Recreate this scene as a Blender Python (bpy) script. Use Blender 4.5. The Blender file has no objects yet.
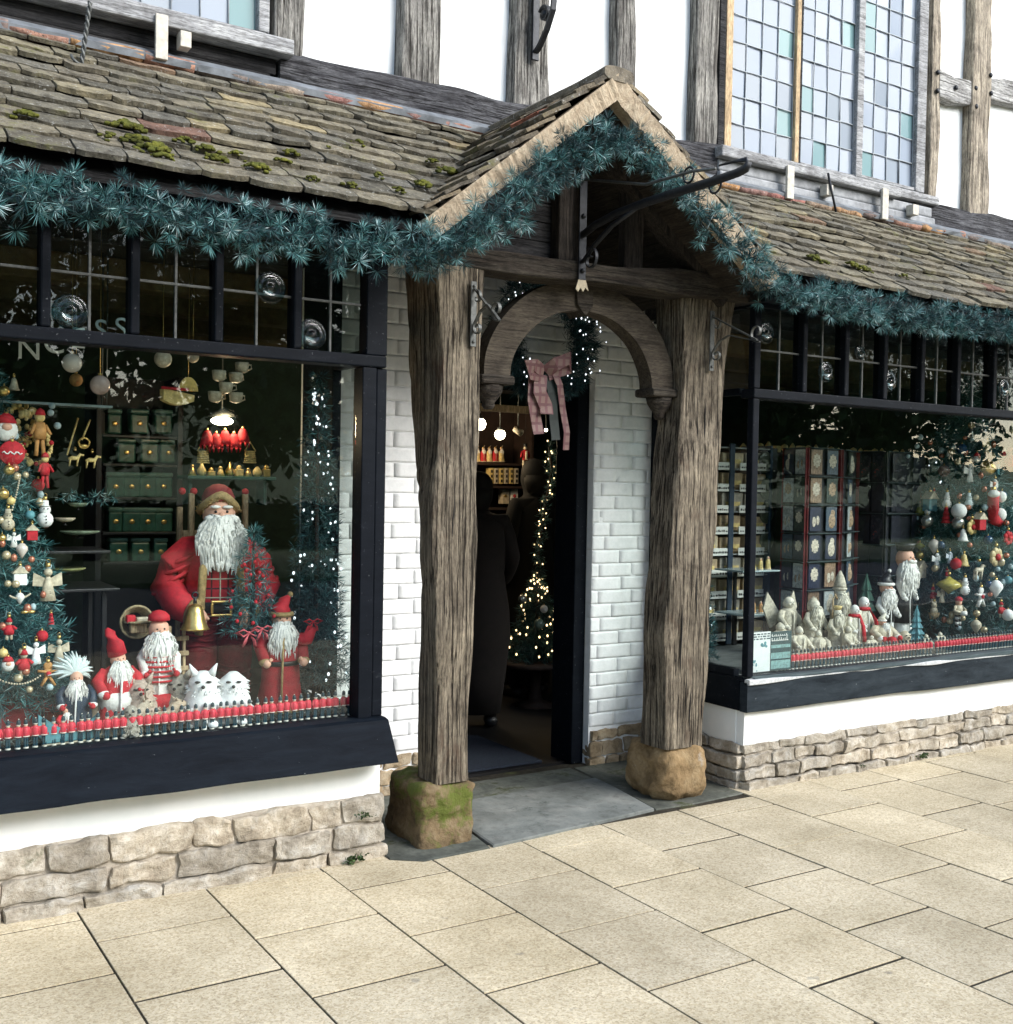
import bpy, math, random, colorsys
from mathutils import Vector, Matrix, noise
R = random.Random(7)
PI = math.pi
sc = bpy.context.scene
COL = sc.collection

# ------------------------------------------------------------------ camera
F, CX, CY, CH = 1110., 506.5, 512., 1.5
YAW = math.radians(57.6); PIT = math.atan(25 / F); ROLL = .018
dh = Vector((math.cos(YAW), math.sin(YAW), 0)); r0 = Vector((math.sin(YAW), -math.cos(YAW), 0)); zz = Vector((0, 0, 1))
vd = dh * math.cos(PIT) - zz * math.sin(PIT); vu = zz * math.cos(PIT) + dh * math.sin(PIT)
cr = r0 * math.cos(ROLL) + vu * math.sin(ROLL); cu = vu * math.cos(ROLL) - r0 * math.sin(ROLL)
cam = bpy.data.cameras.new('camera'); camo = bpy.data.objects.new('camera', cam); COL.objects.link(camo)
m = Matrix.Identity(4)
for i in range(3):
    m[i][0] = cr[i]; m[i][1] = cu[i]; m[i][2] = -vd[i]
m[2][3] = CH
camo.matrix_world = m
cam.sensor_fit = 'HORIZONTAL'; cam.sensor_width = 36; cam.lens = F / 1013 * 36
cam.clip_start = .05; cam.clip_end = 300
sc.camera = camo

def at(px, py, Y):
    """world point on the facade-parallel plane at depth Y"""
    q = vd + cr * (px - CX) / F - cu * (py - CY) / F
    t = Y / q.y
    return Vector((q.x * t, Y, CH + q.z * t))

# ------------------------------------------------------------------ tagging
def tag(o, label=None, cat=None, group=None, kind=None):
    if label: o['label'] = label
    if cat: o['category'] = cat
    if group: o['group'] = group
    if kind: o['kind'] = kind
    return o

def thing(name, label, cat, loc=(0, 0, 0), rz=0, group=None):
    o = bpy.data.objects.new(name, None); COL.objects.link(o)
    o.empty_display_size = .05
    o.location = loc; o.rotation_euler = (0, 0, rz)
    return tag(o, label, cat, group)

def wloc(o):
    v = Vector(o.location)
    while o.parent:
        o = o.parent; v += Vector(o.location)
    return v

# ------------------------------------------------------------------ mesh builder
class MB:
    def __init__(s): s.v = []; s.f = []; s.m = []; s.sm = []
    def add(s, vs, fs, m=0, smooth=False):
        b = len(s.v); s.v += [tuple(v) for v in vs]
        for f in fs: s.f.append([b + i for i in f]); s.m.append(m); s.sm.append(smooth)
    def box(s, x0, x1, y0, y1, z0, z1, m=0):
        s.add([(x0,y0,z0),(x1,y0,z0),(x1,y1,z0),(x0,y1,z0),(x0,y0,z1),(x1,y0,z1),(x1,y1,z1),(x0,y1,z1)],
              [(0,3,2,1),(4,5,6,7),(0,1,5,4),(1,2,6,5),(2,3,7,6),(3,0,4,7)], m)
    def obox(s, c, ax, ay, az, m=0):
        c = Vector(c); ax, ay, az = Vector(ax), Vector(ay), Vector(az)
        vs = [c + ax*i + ay*j + az*k for k in (-1,1) for i, j in ((-1,-1),(1,-1),(1,1),(-1,1))]
        s.add(vs, [(0,3,2,1),(4,5,6,7),(0,1,5,4),(1,2,6,5),(2,3,7,6),(3,0,4,7)], m)
    def cbox(s, x0, x1, y0, y1, z0, z1, b=.004, m=0):
        """box with chamfered edges"""
        b = min(b, (x1-x0)*.45, (y1-y0)*.45, (z1-z0)*.45)
        s.rstone(((x0+x1)/2,(y0+y1)/2,(z0+z1)/2), ((x1-x0)/2,(y1-y0)/2,(z1-z0)/2), b, 0, m, False)
    def rstone(s, c, h, b, jit=0, m=0, smooth=True, seed=0, n=4):
        """rounded block: cube grid projected, optionally displaced by noise"""
        c = Vector(c); h = Vector(h)
        base = len(s.v); idx = {}; vs = []
        N = n if jit else 3
        def co(i, hh):
            if N == 3: return (-hh, -hh + b, hh - b, hh)[i]
            t = i / N * 2 - 1
            return hh * t
        def vert(i, j, k):
            key = (i, j, k)
            if key in idx: return idx[key]
            p = Vector((co(i, h.x), co(j, h.y), co(k, h.z)))
            q = Vector((max(-h.x+b, min(h.x-b, p.x)), max(-h.y+b, min(h.y-b, p.y)), max(-h.z+b, min(h.z-b, p.z))))
            dlt = p - q
            if dlt.length > 1e-9: p = q + dlt.normalized() * min(b, dlt.length)
            if jit:
                w = (c + p) * 9 + Vector((seed, seed*.7, 0))
                p += noise.noise_vector(w) * jit + noise.noise_vector(w * 3.1) * jit * .45
            idx[key] = len(vs); vs.append(c + p); return idx[key]
        fs = []
        for a in range(N):
            for e in range(N):
                fs += [[vert(a,e,0), vert(a,e+1,0), vert(a+1,e+1,0), vert(a+1,e,0)],
                       [vert(a,e,N), vert(a+1,e,N), vert(a+1,e+1,N), vert(a,e+1,N)],
                       [vert(a,0,e), vert(a+1,0,e), vert(a+1,0,e+1), vert(a,0,e+1)],
                       [vert(a,N,e), vert(a,N,e+1), vert(a+1,N,e+1), vert(a+1,N,e)],
                       [vert(0,a,e), vert(0,a,e+1), vert(0,a+1,e+1), vert(0,a+1,e)],
                       [vert(N,a,e), vert(N,a+1,e), vert(N,a+1,e+1), vert(N,a,e+1)]]
        s.add(vs, fs, m, smooth)
    def tube(s, pts, rad, n=8, m=0, cap=True, flat=1.0):
        pts = [Vector(p) for p in pts]
        if not hasattr(rad, '__len__'): rad = [rad] * len(pts)
        vs = []; fs = []
        for i, p in enumerate(pts):
            t = (pts[min(i+1, len(pts)-1)] - pts[max(i-1, 0)])
            t = t.normalized() if t.length > 1e-9 else Vector((0,0,1))
            ref = Vector((0,0,1)) if abs(t.z) < .9 else Vector((0,1,0))
            a = t.cross(ref).normalized(); b = t.cross(a)
            for k in range(n):
                an = 2*PI*k/n
                vs.append(p + a*math.cos(an)*rad[i] + b*math.sin(an)*rad[i]*flat)
        for i in range(len(pts)-1):
            for k in range(n):
                fs.append((i*n+k, i*n+(k+1)%n, (i+1)*n+(k+1)%n, (i+1)*n+k))
        if cap:
            fs.append(tuple(range(n))[::-1]); fs.append(tuple((len(pts)-1)*n+k for k in range(n)))
        s.add(vs, fs, m, True)
    def lathe(s, prof, c=(0,0,0), n=14, m=0, sx=1, sy=1):
        c = Vector(c); vs = []; fs = []
        for r, z in prof:
            for k in range(n):
                a = 2*PI*k/n; vs.append(c + Vector((math.cos(a)*r*sx, math.sin(a)*r*sy, z)))
        for i in range(len(prof)-1):
            for k in range(n): fs.append((i*n+k, i*n+(k+1)%n, (i+1)*n+(k+1)%n, (i+1)*n+k))
        fs.append(tuple(range(n))[::-1]); fs.append(tuple((len(prof)-1)*n+k for k in range(n)))
        s.add(vs, fs, m, True)
    def ball(s, c, r, sx=1, sy=1, sz=1, n=12, m=0):
        k = max(5, n//2+1)
        s.lathe([(max(.002, math.sin(PI*i/k))*r, -math.cos(PI*i/k)*r*sz) for i in range(k+1)], c, n, m, sx, sy)
    def build(s, name, mats, parent=None, world=True, **kw):
        me = bpy.data.meshes.new(name)
        off = wloc(parent) if (parent and world) else Vector((0,0,0))
        if off.length: s.v = [(v[0]-off.x, v[1]-off.y, v[2]-off.z) for v in s.v]
        me.from_pydata(s.v, [], s.f)
        if not isinstance(mats, (list, tuple)): mats = [mats]
        for q in mats: me.materials.append(q)
        me.polygons.foreach_set('material_index', s.m)
        me.polygons.foreach_set('use_smooth', s.sm)
        me.update()
        o = bpy.data.objects.new(name, me); COL.objects.link(o)
        if parent: o.parent = parent
        if kw: tag(o, **kw)
        return o

def hewn(mb, secs, axis='Z', n=40, amp=.006, seed=0, rnd=.25, m=0, fine=1.0):
    """hand-hewn timber: sections (t, a0, a1, b0, b1) along the axis, rounded rectangle, surface wandering with noise.
    axis Z: a=x b=y; axis X: a=z b=y; axis Y: a=x b=z"""
    t0, t1 = secs[0][0], secs[-1][0]
    prof = []
    for i in range(8):
        pass
    K = 24; vs = []; fs = []
    for i in range(n+1):
        t = t0 + (t1-t0)*i/n
        for j in range(len(secs)-1):
            if (secs[j][0] <= t <= secs[j+1][0]) or (secs[j][0] >= t >= secs[j+1][0]): break
        A, B = secs[j], secs[j+1]
        u = (t-A[0])/(B[0]-A[0]) if B[0] != A[0] else 0
        u = max(0, min(1, u)); 
        a0, a1, b0, b1 = [A[q]+(B[q]-A[q])*u for q in range(1, 5)]
        ca, cb, ha, hb = (a0+a1)/2, (b0+b1)/2, (a1-a0)/2, (b1-b0)/2
        for k in range(K):
            an = 2*PI*(k+.5)/K
            cs, sn = math.cos(an), math.sin(an)
            e = rnd
            qa = math.copysign(abs(cs)**e, cs); qb = math.copysign(abs(sn)**e, sn)
            pa = ca + ha*qa; pb = cb + hb*qb
            w = Vector((pa*5, pb*5, t*2.2)) + Vector((seed*3.3, seed*1.7, seed))
            w2 = Vector((pa*38, pb*38, t*4)) + Vector((seed, 0, 0))
            d = noise.noise(w)*amp + noise.noise(w2)*amp*.55*fine
            pa += qa*d; pb += qb*d
            vs.append({'Z': (pa, pb, t), 'X': (t, pb, pa), 'Y': (pa, t, pb)}[axis])
    for i in range(n):
        for k in range(K):
            fs.append((i*K+k, i*K+(k+1) % K, (i+1)*K+(k+1) % K, (i+1)*K+k))
    fs.append(tuple(range(K))[::-1]); fs.append(tuple(n*K+k for k in range(K)))
    mb.add(vs, fs, m, False)

# ------------------------------------------------------------------ materials
def newmat(name):
    mt = bpy.data.materials.new(name); mt.use_nodes = True
    nt = mt.node_tree; b = nt.nodes['Principled BSDF']
    return mt, nt, b
def nd(nt, t, **kw):
    x = nt.nodes.new(t)
    for k, v in kw.items():
        if k in x.inputs: x.inputs[k].default_value = v
        else: setattr(x, k, v)
    return x
def ramp(nt, fac, stops, interp='LINEAR'):
    x = nt.nodes.new('ShaderNodeValToRGB'); x.color_ramp.interpolation = interp
    e = x.color_ramp.elements
    while len(e) < len(stops): e.new(.5)
    for q, (p, c) in zip(e, stops):
        q.position = p; q.color = (c[0], c[1], c[2], 1) if hasattr(c, '__len__') else (c, c, c, 1)
    nt.links.new(fac, x.inputs[0]); return x.outputs[0]
def coords(nt, scale=(1,1,1)):
    tc = nt.nodes.new('ShaderNodeTexCoord'); mp = nt.nodes.new('ShaderNodeMapping')
    mp.inputs['Scale'].default_value = scale
    nt.links.new(tc.outputs['Object'], mp.inputs[0]); return mp.outputs[0]
def ntex(nt, co, scale, detail=4, rough=.6, dist=0):
    x = nd(nt, 'ShaderNodeTexNoise'); x.inputs['Scale'].default_value = scale; x.inputs['Detail'].default_value = detail
    x.inputs['Roughness'].default_value = rough; x.inputs['Distortion'].default_value = dist
    nt.links.new(co, x.inputs['Vector']); return x.outputs['Fac']
def mixc(nt, f, a, b, mode='MIX'):
    x = nt.nodes.new('ShaderNodeMix'); x.data_type = 'RGBA'; x.blend_type = mode
    for i, v in ((0, f), (6, a), (7, b)):
        if hasattr(v, 'links') or isinstance(v, bpy.types.NodeSocket): nt.links.new(v, x.inputs[i])
        else: x.inputs[i].default_value = v if i == 0 else (v[0], v[1], v[2], 1)
    return x.outputs[2]
def bump(nt, b, h, strength=.3, dist=.01, prev=None):
    x = nt.nodes.new('ShaderNodeBump'); x.inputs['Strength'].default_value = strength; x.inputs['Distance'].default_value = dist
    nt.links.new(h, x.inputs['Height'])
    if prev is not None: nt.links.new(prev, x.inputs['Normal'])
    nt.links.new(x.outputs[0], b.inputs['Normal']); return x.outputs[0]
def isl(nt):
    return nt.nodes.new('ShaderNodeNewGeometry').outputs['Random Per Island']

CACHE = {}
def pm(name, c, rough=.6, var=.25, scale=40, metal=0, bmp=.2, spec=.5, emit=0):
    """painted / plain surface with mottled tone"""
    if name in CACHE: return CACHE[name]
    mt, nt, b = newmat(name)
    co = coords(nt); n = ntex(nt, co, scale, 5, .65)
    d = tuple(max(0, x*(1-var)) for x in c); l = tuple(min(1, x*(1+var*.7)) for x in c)
    nt.links.new(ramp(nt, n, [(.3, d), (.7, l)]), b.inputs['Base Color'])
    b.inputs['Roughness'].default_value = rough; b.inputs['Metallic'].default_value = metal
    b.inputs['Specular IOR Level'].default_value = spec
    if bmp: bump(nt, b, n, bmp, .004)
    if emit:
        b.inputs['Emission Color'].default_value = (c[0], c[1], c[2], 1); b.inputs['Emission Strength'].default_value = emit
    CACHE[name] = mt; return mt

def wood(name, axis, light, mid, dark, crack=.5, sc_=1.0, stain=None, bstr=.8):
    mt, nt, b = newmat(name)
    s = {'X': (.07,1,1), 'Y': (1,.07,1), 'Z': (1,1,.07)}[axis]
    co = coords(nt, s); co1 = coords(nt)
    g = ntex(nt, co, 60*sc_, 8, .75, .25)
    s2 = {'X': (.022,1,1), 'Y': (1,.022,1), 'Z': (1,1,.022)}[axis]
    co2 = coords(nt, s2); g2 = ntex(nt, co2, 95*sc_, 5, .7, .15)
    big = ntex(nt, co1, 6, 6, .65, .5)
    wv = nd(nt, 'ShaderNodeTexWave'); wv.inputs['Scale'].default_value = 9*sc_; wv.inputs['Distortion'].default_value = 9
    wv.inputs['Detail'].default_value = 3; wv.inputs['Detail Scale'].default_value = 1.2
    wv.bands_direction = 'DIAGONAL'
    nt.links.new(co, wv.inputs['Vector'])
    c = ramp(nt, g, [(.3, dark), (.48, mid), (.7, light)])
    c = mixc(nt, .16, c, ramp(nt, wv.outputs['Fac'], [(.1, dark), (.6, light)]), 'MIX')
    ck = ramp(nt, g2, [(.39, (.10,.085,.075)), (.47, (1,1,1))])
    s3 = {'X': (.16,1,1), 'Y': (1,.16,1), 'Z': (1,1,.16)}[axis]
    g3 = ntex(nt, coords(nt, s3), 190*sc_, 3, .7)
    c = mixc(nt, .75, c, ramp(nt, g3, [(.36, (.45,.43,.41)), (.52, (1,1,1)), (.66, (1.3,1.28,1.25))]), 'MULTIPLY')
    c = mixc(nt, crack, c, ck, 'MULTIPLY')
    bg = ramp(nt, big, [(.33, (.55,.53,.52)), (.5, (.95,.94,.93)), (.68, (1.25,1.24,1.2))])
    c = mixc(nt, .9, c, bg, 'MULTIPLY')
    if stain:
        st = ramp(nt, ntex(nt, coords(nt, (1,1,.5)), 7, 4, .6, .6), [(.58, 0), (.72, .8)])
        c = mixc(nt, st, c, stain)
    nt.links.new(c, b.inputs['Base Color'])
    b.inputs['Roughness'].default_value = .88; b.inputs['Specular IOR Level'].default_value = .25
    p = bump(nt, b, g, bstr, .012); bump(nt, b, ck, bstr, .006, p)
    return mt

M = {}
M['post'] = wood('post_oak', 'Z', (.33,.285,.215), (.165,.14,.105), (.035,.029,.022), 1.0, 1.0, (.085,.052,.034), 1.0)
M['beam'] = wood('beam_oak', 'X', (.085,.075,.058), (.038,.032,.026), (.03,.02,.014), .6, 1.0)
M['depthbeam'] = wood('rafter_oak', 'Y', (.06,.05,.04), (.03,.024,.018), (.01,.008,.006), .5, 1.0)
M['archwood'] = wood('arch_oak', 'X', (.095,.082,.062), (.058,.048,.036), (.025,.02,.015), .3, 1.0, None, .4)
M['gablewood'] = wood('gable_oak', 'Z', (.07,.058,.048), (.035,.029,.024), (.012,.01,.008), .5, 1.0)
M['stud'] = wood('stud_oak', 'Z', (.40,.39,.36), (.19,.185,.17), (.015,.015,.015), 1.0, 1.1, (.10,.09,.08))
M['studwarm'] = wood('stud_oak_warm', 'Z', (.52,.46,.36), (.34,.30,.24), (.06,.045,.03), .75, 1.2)
M['bress'] = wood('bressummer_oak', 'X', (.15,.155,.165), (.05,.05,.057), (.008,.008,.01), .95, 1.2)
M['rail'] = wood('rail_oak', 'X', (.55,.56,.55), (.36,.36,.35), (.06,.06,.06), .7, 1.2)
M['sillwood'] = wood('sill_wood', 'X', (.42,.43,.44), (.30,.31,.32), (.12,.12,.12), .4, 1.0, None, .4)
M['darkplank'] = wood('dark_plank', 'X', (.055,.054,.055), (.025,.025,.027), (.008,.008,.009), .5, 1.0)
M['tanwood'] = wood('tan_wood', 'Z', (.62,.48,.30), (.48,.36,.22), (.2,.14,.08), .3, 1.0, None, .3)

def framepaint():
    mt, nt, b = newmat('black_frame_paint')
    co = coords(nt, (.3,1,1)); n = ntex(nt, co, 18, 6, .7, .3); n2 = ntex(nt, coords(nt), 90, 3, .6)
    c = ramp(nt, n, [(.3, (.003,.0045,.007)), (.6, (.006,.008,.012)), (.82, (.025,.03,.035))])
    c = mixc(nt, ramp(nt, n2, [(.68, 0), (.76, 1)]), c, (.16,.17,.18))
    nt.links.new(c, b.inputs['Base Color']); b.inputs['Roughness'].default_value = .5; b.inputs['Specular IOR Level'].default_value = .08
    bump(nt, b, n, .25, .004); return mt
M['frame'] = framepaint()
def fasciapaint(name, lo, hi):
    mt, nt, b = newmat(name)
    co = coords(nt, (.22,1,1)); n = ntex(nt, co, 22, 6, .7, .5); n2 = ntex(nt, coords(nt, (.5,1,1)), 60, 4, .7)
    c = ramp(nt, n, [(.3, lo), (.72, hi)])
    c = mixc(nt, ramp(nt, n2, [(.70, 0), (.76, 1)]), c, (.35,.37,.38))
    nt.links.new(c, b.inputs['Base Color']); b.inputs['Roughness'].default_value = .6; b.inputs['Specular IOR Level'].default_value = .06
    bump(nt, b, n, .35, .006); return mt
M['fascia'] = fasciapaint('fascia_paint', (.0025,.004,.007), (.008,.012,.018))
M['fascia2'] = fasciapaint('fascia_paint_worn', (.010,.014,.018), (.035,.046,.055))
M['ledge'] = fasciapaint('ledge_paint', (.03,.045,.05), (.10,.13,.135))
M['peel'] = pm('peeling_white_paint', (.5,.52,.52), .8, .3, 60)

def plaster():
    mt, nt, b = newmat('white_plaster')
    n = ntex(nt, coords(nt), 6, 6, .6); n2 = ntex(nt, coords(nt, (1,1,.5)), 2.2, 3, .6)
    c = ramp(nt, n, [(.3, (.76,.80,.79)), (.7, (.86,.87,.855))])
    c = mixc(nt, ramp(nt, n2, [(.62, 0), (.8, .3)]), c, (.62,.62,.58))
    nt.links.new(c, b.inputs['Base Color']); b.inputs['Roughness'].default_value = .85
    bump(nt, b, n, .25, .01); return mt
M['plaster'] = plaster()
def whitebrick():
    mt, nt, b = newmat('white_painted_brick')
    n = ntex(nt, coords(nt), 22, 6, .65); n2 = ntex(nt, coords(nt, (1,1,.5)), 4, 4, .6)
    c = ramp(nt, n, [(.3, (.72,.74,.74)), (.65, (.84,.85,.85))])
    c = mixc(nt, ramp(nt, n2, [(.6, 0), (.78, .4)]), c, (.50,.50,.46))
    nt.links.new(c, b.inputs['Base Color']); b.inputs['Roughness'].default_value = .6
    bump(nt, b, n, .35, .006); return mt
M['wbrick'] = whitebrick()
def stonemat(name, cs, sc_=14, moss=None, bs=.7):
    mt, nt, b = newmat(name)
    co = coords(nt); n = ntex(nt, co, sc_, 7, .7, .3); n2 = ntex(nt, co, sc_*5, 4, .7)
    c = ramp(nt, n, [(.28, cs[0]), (.5, cs[1]), (.72, cs[2])])
    rnd_ = ramp(nt, isl(nt), [(0, (.78,.76,.74)), (.5, (1,1,1)), (1, (1.12,1.06,.98))])
    c = mixc(nt, .9, c, rnd_, 'MULTIPLY')
    c = mixc(nt, .7, c, ramp(nt, ntex(nt, co, sc_*.35, 4, .6), [(.35, (.6,.58,.55)), (.55, (1.05,1.04,1.02))]), 'MULTIPLY')
    c = mixc(nt, .6, c, ramp(nt, n2, [(.3, (.55,.52,.5)), (.5, (1,1,1))]), 'MULTIPLY')
    if moss:
        mm = ramp(nt, ntex(nt, co, moss[1], 5, .7), [(moss[2], 0), (moss[2]+.1, 1)])
        c = mixc(nt, mm, c, moss[0])
    nt.links.new(c, b.inputs['Base Color']); b.inputs['Roughness'].default_value = .92; b.inputs['Specular IOR Level'].default_value = .2
    p = bump(nt, b, n, bs, .02); bump(nt, b, n2, bs*.6, .006, p); return mt
M['rubble'] = stonemat('rubble_stone', [(.22,.19,.15), (.42,.385,.32), (.60,.585,.54)], 16, ((.09,.10,.05), 6, .66))
M['rubbledark'] = stonemat('rubble_stone_brown', [(.16,.12,.07), (.34,.27,.18), (.48,.42,.32)], 12)
M['mortar'] = stonemat('lime_mortar', [(.26,.23,.19), (.42,.38,.32), (.55,.51,.44)], 9)
M['padmoss'] = stonemat('mossy_pad_stone', [(.08,.06,.035), (.22,.16,.09), (.34,.28,.18)], 9, ((.10,.12,.025), 5.5, .50), .9)
M['padstone'] = stonemat('ochre_pad_stone', [(.12,.08,.04), (.30,.21,.11), (.42,.33,.20)], 8, ((.34,.32,.28), 6, .62), 1.0)
M['slate'] = stonemat('worn_slate_step', [(.10,.11,.105), (.165,.18,.172), (.24,.25,.235)], 4, ((.06,.07,.062), 9, .6), .5)

def slabmat():
    mt, nt, b = newmat('buff_paving_slab')
    co = coords(nt)
    big = ntex(nt, co, 2.2, 4, .6); n = ntex(nt, co, 110, 3, .8); n3 = ntex(nt, co, 45, 4, .7)
    c = ramp(nt, big, [(.3, (.53,.462,.33)), (.7, (.65,.575,.43))])
    c = mixc(nt, 1, c, ramp(nt, isl(nt), [(0, (.90,.905,.91)), (.5, (.98,.98,.97)), (1, (1.07,1.06,1.03))]), 'MULTIPLY')
    vo = nd(nt, 'ShaderNodeTexVoronoi'); vo.inputs['Scale'].default_value = 150; nt.links.new(co, vo.inputs['Vector'])
    spk = ramp(nt, vo.outputs['Distance'], [(.12, 0), (.28, 1)])
    csp = nt.nodes.new('ShaderNodeSeparateColor'); nt.links.new(vo.outputs['Color'], csp.inputs[0])
    tone = ramp(nt, csp.outputs[0], [(0, (.35,.28,.2)), (.25, (.75,.66,.52)), (.55, (1.0,1.0,1.0)), (.85, (1.05,1.05,1.05)), (1, (1.35,1.35,1.3))])
    c = mixc(nt, .45, c, tone, 'MULTIPLY')
    pit = ramp(nt, ntex(nt, co, 170, 2, .5), [(.30, (.35,.3,.25)), (.38, (1,1,1))])
    c = mixc(nt, .6, c, pit, 'MULTIPLY')
    c = mixc(nt, .5, c, ramp(nt, n3, [(.35, (.75,.72,.68)), (.55, (1,1,1))]), 'MULTIPLY')
    st = ramp(nt, ntex(nt, co, 4.5, 5, .7), [(.62, 0), (.8, .5)])
    c = mixc(nt, st, c, (.25,.23,.18))
    gum = ramp(nt, ntex(nt, co, 13, 2, .4), [(.74, 0), (.77, .45)])
    c = mixc(nt, gum, c, (.20,.19,.17))
    c = mixc(nt, 1, c, ramp(nt, ntex(nt, co, 1.1, 5, .7), [(.35, (.84,.83,.80)), (.6, (1.03,1.03,1.02))]), 'MULTIPLY')
    nt.links.new(c, b.inputs['Base Color']); b.inputs['Roughness'].default_value = .85; b.inputs['Specular IOR Level'].default_value = .3
    bump(nt, b, n, .25, .003); return mt
M['slab'] = slabmat()
M['joint'] = stonemat('slab_joint_dirt', [(.02,.018,.012), (.045,.04,.03), (.09,.08,.06)], 9, ((.10,.11,.04), 3, .58))
M['asphalt'] = pm('asphalt', (.10,.105,.11), .9, .3, 60)

def tilemat(name, cols, moss=.64):
    mt, nt, b = newmat(name)
    co = coords(nt); n = ntex(nt, co, 16, 6, .7); n2 = ntex(nt, co, 70, 4, .7); nb = ntex(nt, co, 3.2, 3, .6)
    c = ramp(nt, isl(nt), cols)
    c = mixc(nt, .95, c, ramp(nt, n, [(.32, (.35,.34,.32)), (.5, (.95,.95,.95)), (.7, (1.45,1.42,1.32))]), 'MULTIPLY')
    c = mixc(nt, ramp(nt, n2, [(.60, 0), (.74, .9)]), c, (.50,.51,.49))
    c = mixc(nt, ramp(nt, n2, [(.30, 1), (.40, 0)]), c, (.035,.034,.028))
    ml = nt.nodes.new('ShaderNodeMath'); ml.operation = 'MULTIPLY'
    nt.links.new(ramp(nt, n, [(.5, 0), (.66, 1)]), ml.inputs[0]); nt.links.new(ramp(nt, nb, [(moss-.12, 0), (moss, 1)]), ml.inputs[1])
    c = mixc(nt, ml.outputs[0], c, (.09,.095,.03))
    nt.links.new(c, b.inputs['Base Color']); b.inputs['Roughness'].default_value = .95; b.inputs['Specular IOR Level'].default_value = .1
    p = bump(nt, b, n, .9, .02); bump(nt, b, n2, .5, .004, p); return mt
M['tile'] = tilemat('stone_tile', [(0, (.085,.08,.065)), (.25, (.14,.125,.095)), (.5, (.185,.165,.12)), (.7, (.11,.105,.09)), (.9, (.19,.17,.12)), (.985, (.24,.20,.12)), (1, (.15,.09,.07))])
M['tileporch'] = tilemat('porch_tile', [(0, (.09,.08,.065)), (.35, (.16,.13,.09)), (.7, (.16,.145,.12)), (.93, (.3,.24,.15)), (1, (.32,.12,.08))])
M['redtile'] = tilemat('red_clay_tile', [(0, (.40,.13,.10)), (.3, (.16,.15,.14)), (.55, (.42,.17,.11)), (.75, (.22,.19,.16)), (1, (.45,.24,.10))], .9)
M['verge'] = stonemat('cream_verge_mortar', [(.28,.22,.15), (.42,.345,.25), (.52,.45,.34)], 34)
M['lead'] = pm('lead_flashing', (.15,.165,.18), .6, .5, 12, .1)
M['moss'] = stonemat('moss', [(.03,.035,.01), (.09,.10,.02), (.19,.19,.03)], 30)
M['iron'] = pm('black_iron', (.02,.022,.026), .5, .4, 60, .6)
M['ironlight'] = pm('weathered_iron', (.10,.105,.10), .55, .4, 50, .5)
M['brown'] = pm('dark_brown_wood', (.035,.02,.016), .7, .4, 14)

def glassmat(name, rough=.0, tint=(1,1,1), boost=1.0, wobble=0):
    mt = bpy.data.materials.new(name); mt.use_nodes = True; nt = mt.node_tree; nt.nodes.clear()
    out = nt.nodes.new('ShaderNodeOutputMaterial'); mix = nt.nodes.new('ShaderNodeMixShader')
    tr = nt.nodes.new('ShaderNodeBsdfTransparent'); gl = nt.nodes.new('ShaderNodeBsdfGlossy')
    tr.inputs[0].default_value = (tint[0], tint[1], tint[2], 1); gl.inputs['Roughness'].default_value = rough
    fr = nt.nodes.new('ShaderNodeFresnel'); ge = nt.nodes.new('ShaderNodeNewGeometry')
    io = nt.nodes.new('ShaderNodeMath'); io.operation = 'MULTIPLY_ADD'; io.inputs[1].default_value = 1/1.5-1.5; io.inputs[2].default_value = 1.5
    nt.links.new(ge.outputs['Backfacing'], io.inputs[0]); nt.links.new(io.outputs[0], fr.inputs[0])
    mu = nt.nodes.new('ShaderNodeMath'); mu.operation = 'MULTIPLY'; mu.inputs[1].default_value = boost; mu.use_clamp = True
    nt.links.new(fr.outputs[0], mu.inputs[0]); nt.links.new(mu.outputs[0], mix.inputs[0])
    nt.links.new(tr.outputs[0], mix.inputs[1]); nt.links.new(gl.outputs[0], mix.inputs[2]); nt.links.new(mix.outputs[0], out.inputs[0])
    if wobble:
        n = ntex(nt, coords(nt), 6, 2, .5); bp = nt.nodes.new('ShaderNodeBump'); bp.inputs['Strength'].default_value = wobble; bp.inputs['Distance'].default_value = .01
        nt.links.new(n, bp.inputs['Height']); nt.links.new(bp.outputs[0], gl.inputs['Normal'])
    return mt
M['glass'] = glassmat('shop_window_glass', 0, (.95,.98,.97), 1.0, .03)
M['oldglass'] = glassmat('old_transom_glass', .01, (.7,.78,.78), .9, .15)
def panemat(name, c):
    mt, nt, b = newmat(name)
    n = ntex(nt, coords(nt), 3, 2, .5)
    cc = mixc(nt, 1, c, ramp(nt, isl(nt), [(0, (.86,.88,.9)), (1, (1.1,1.08,1.05))]), 'MULTIPLY')
    nt.links.new(cc, b.inputs['Base Color']); b.inputs['Roughness'].default_value = .12
    b.inputs['Specular IOR Level'].default_value = .10; bump(nt, b, n, .25, .01); return mt
M['pane'] = panemat('sky_toned_leaded_glass', (.235,.275,.33))  # pale diffuse colour stands in for sky reflected in the glass
M['paneteal'] = panemat('teal_leaded_glass', (.15,.25,.26))
M['pane2'] = panemat('sky_grey_leaded_glass', (.225,.26,.30))  # greyer copy, reflected sky put into the colour

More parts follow.
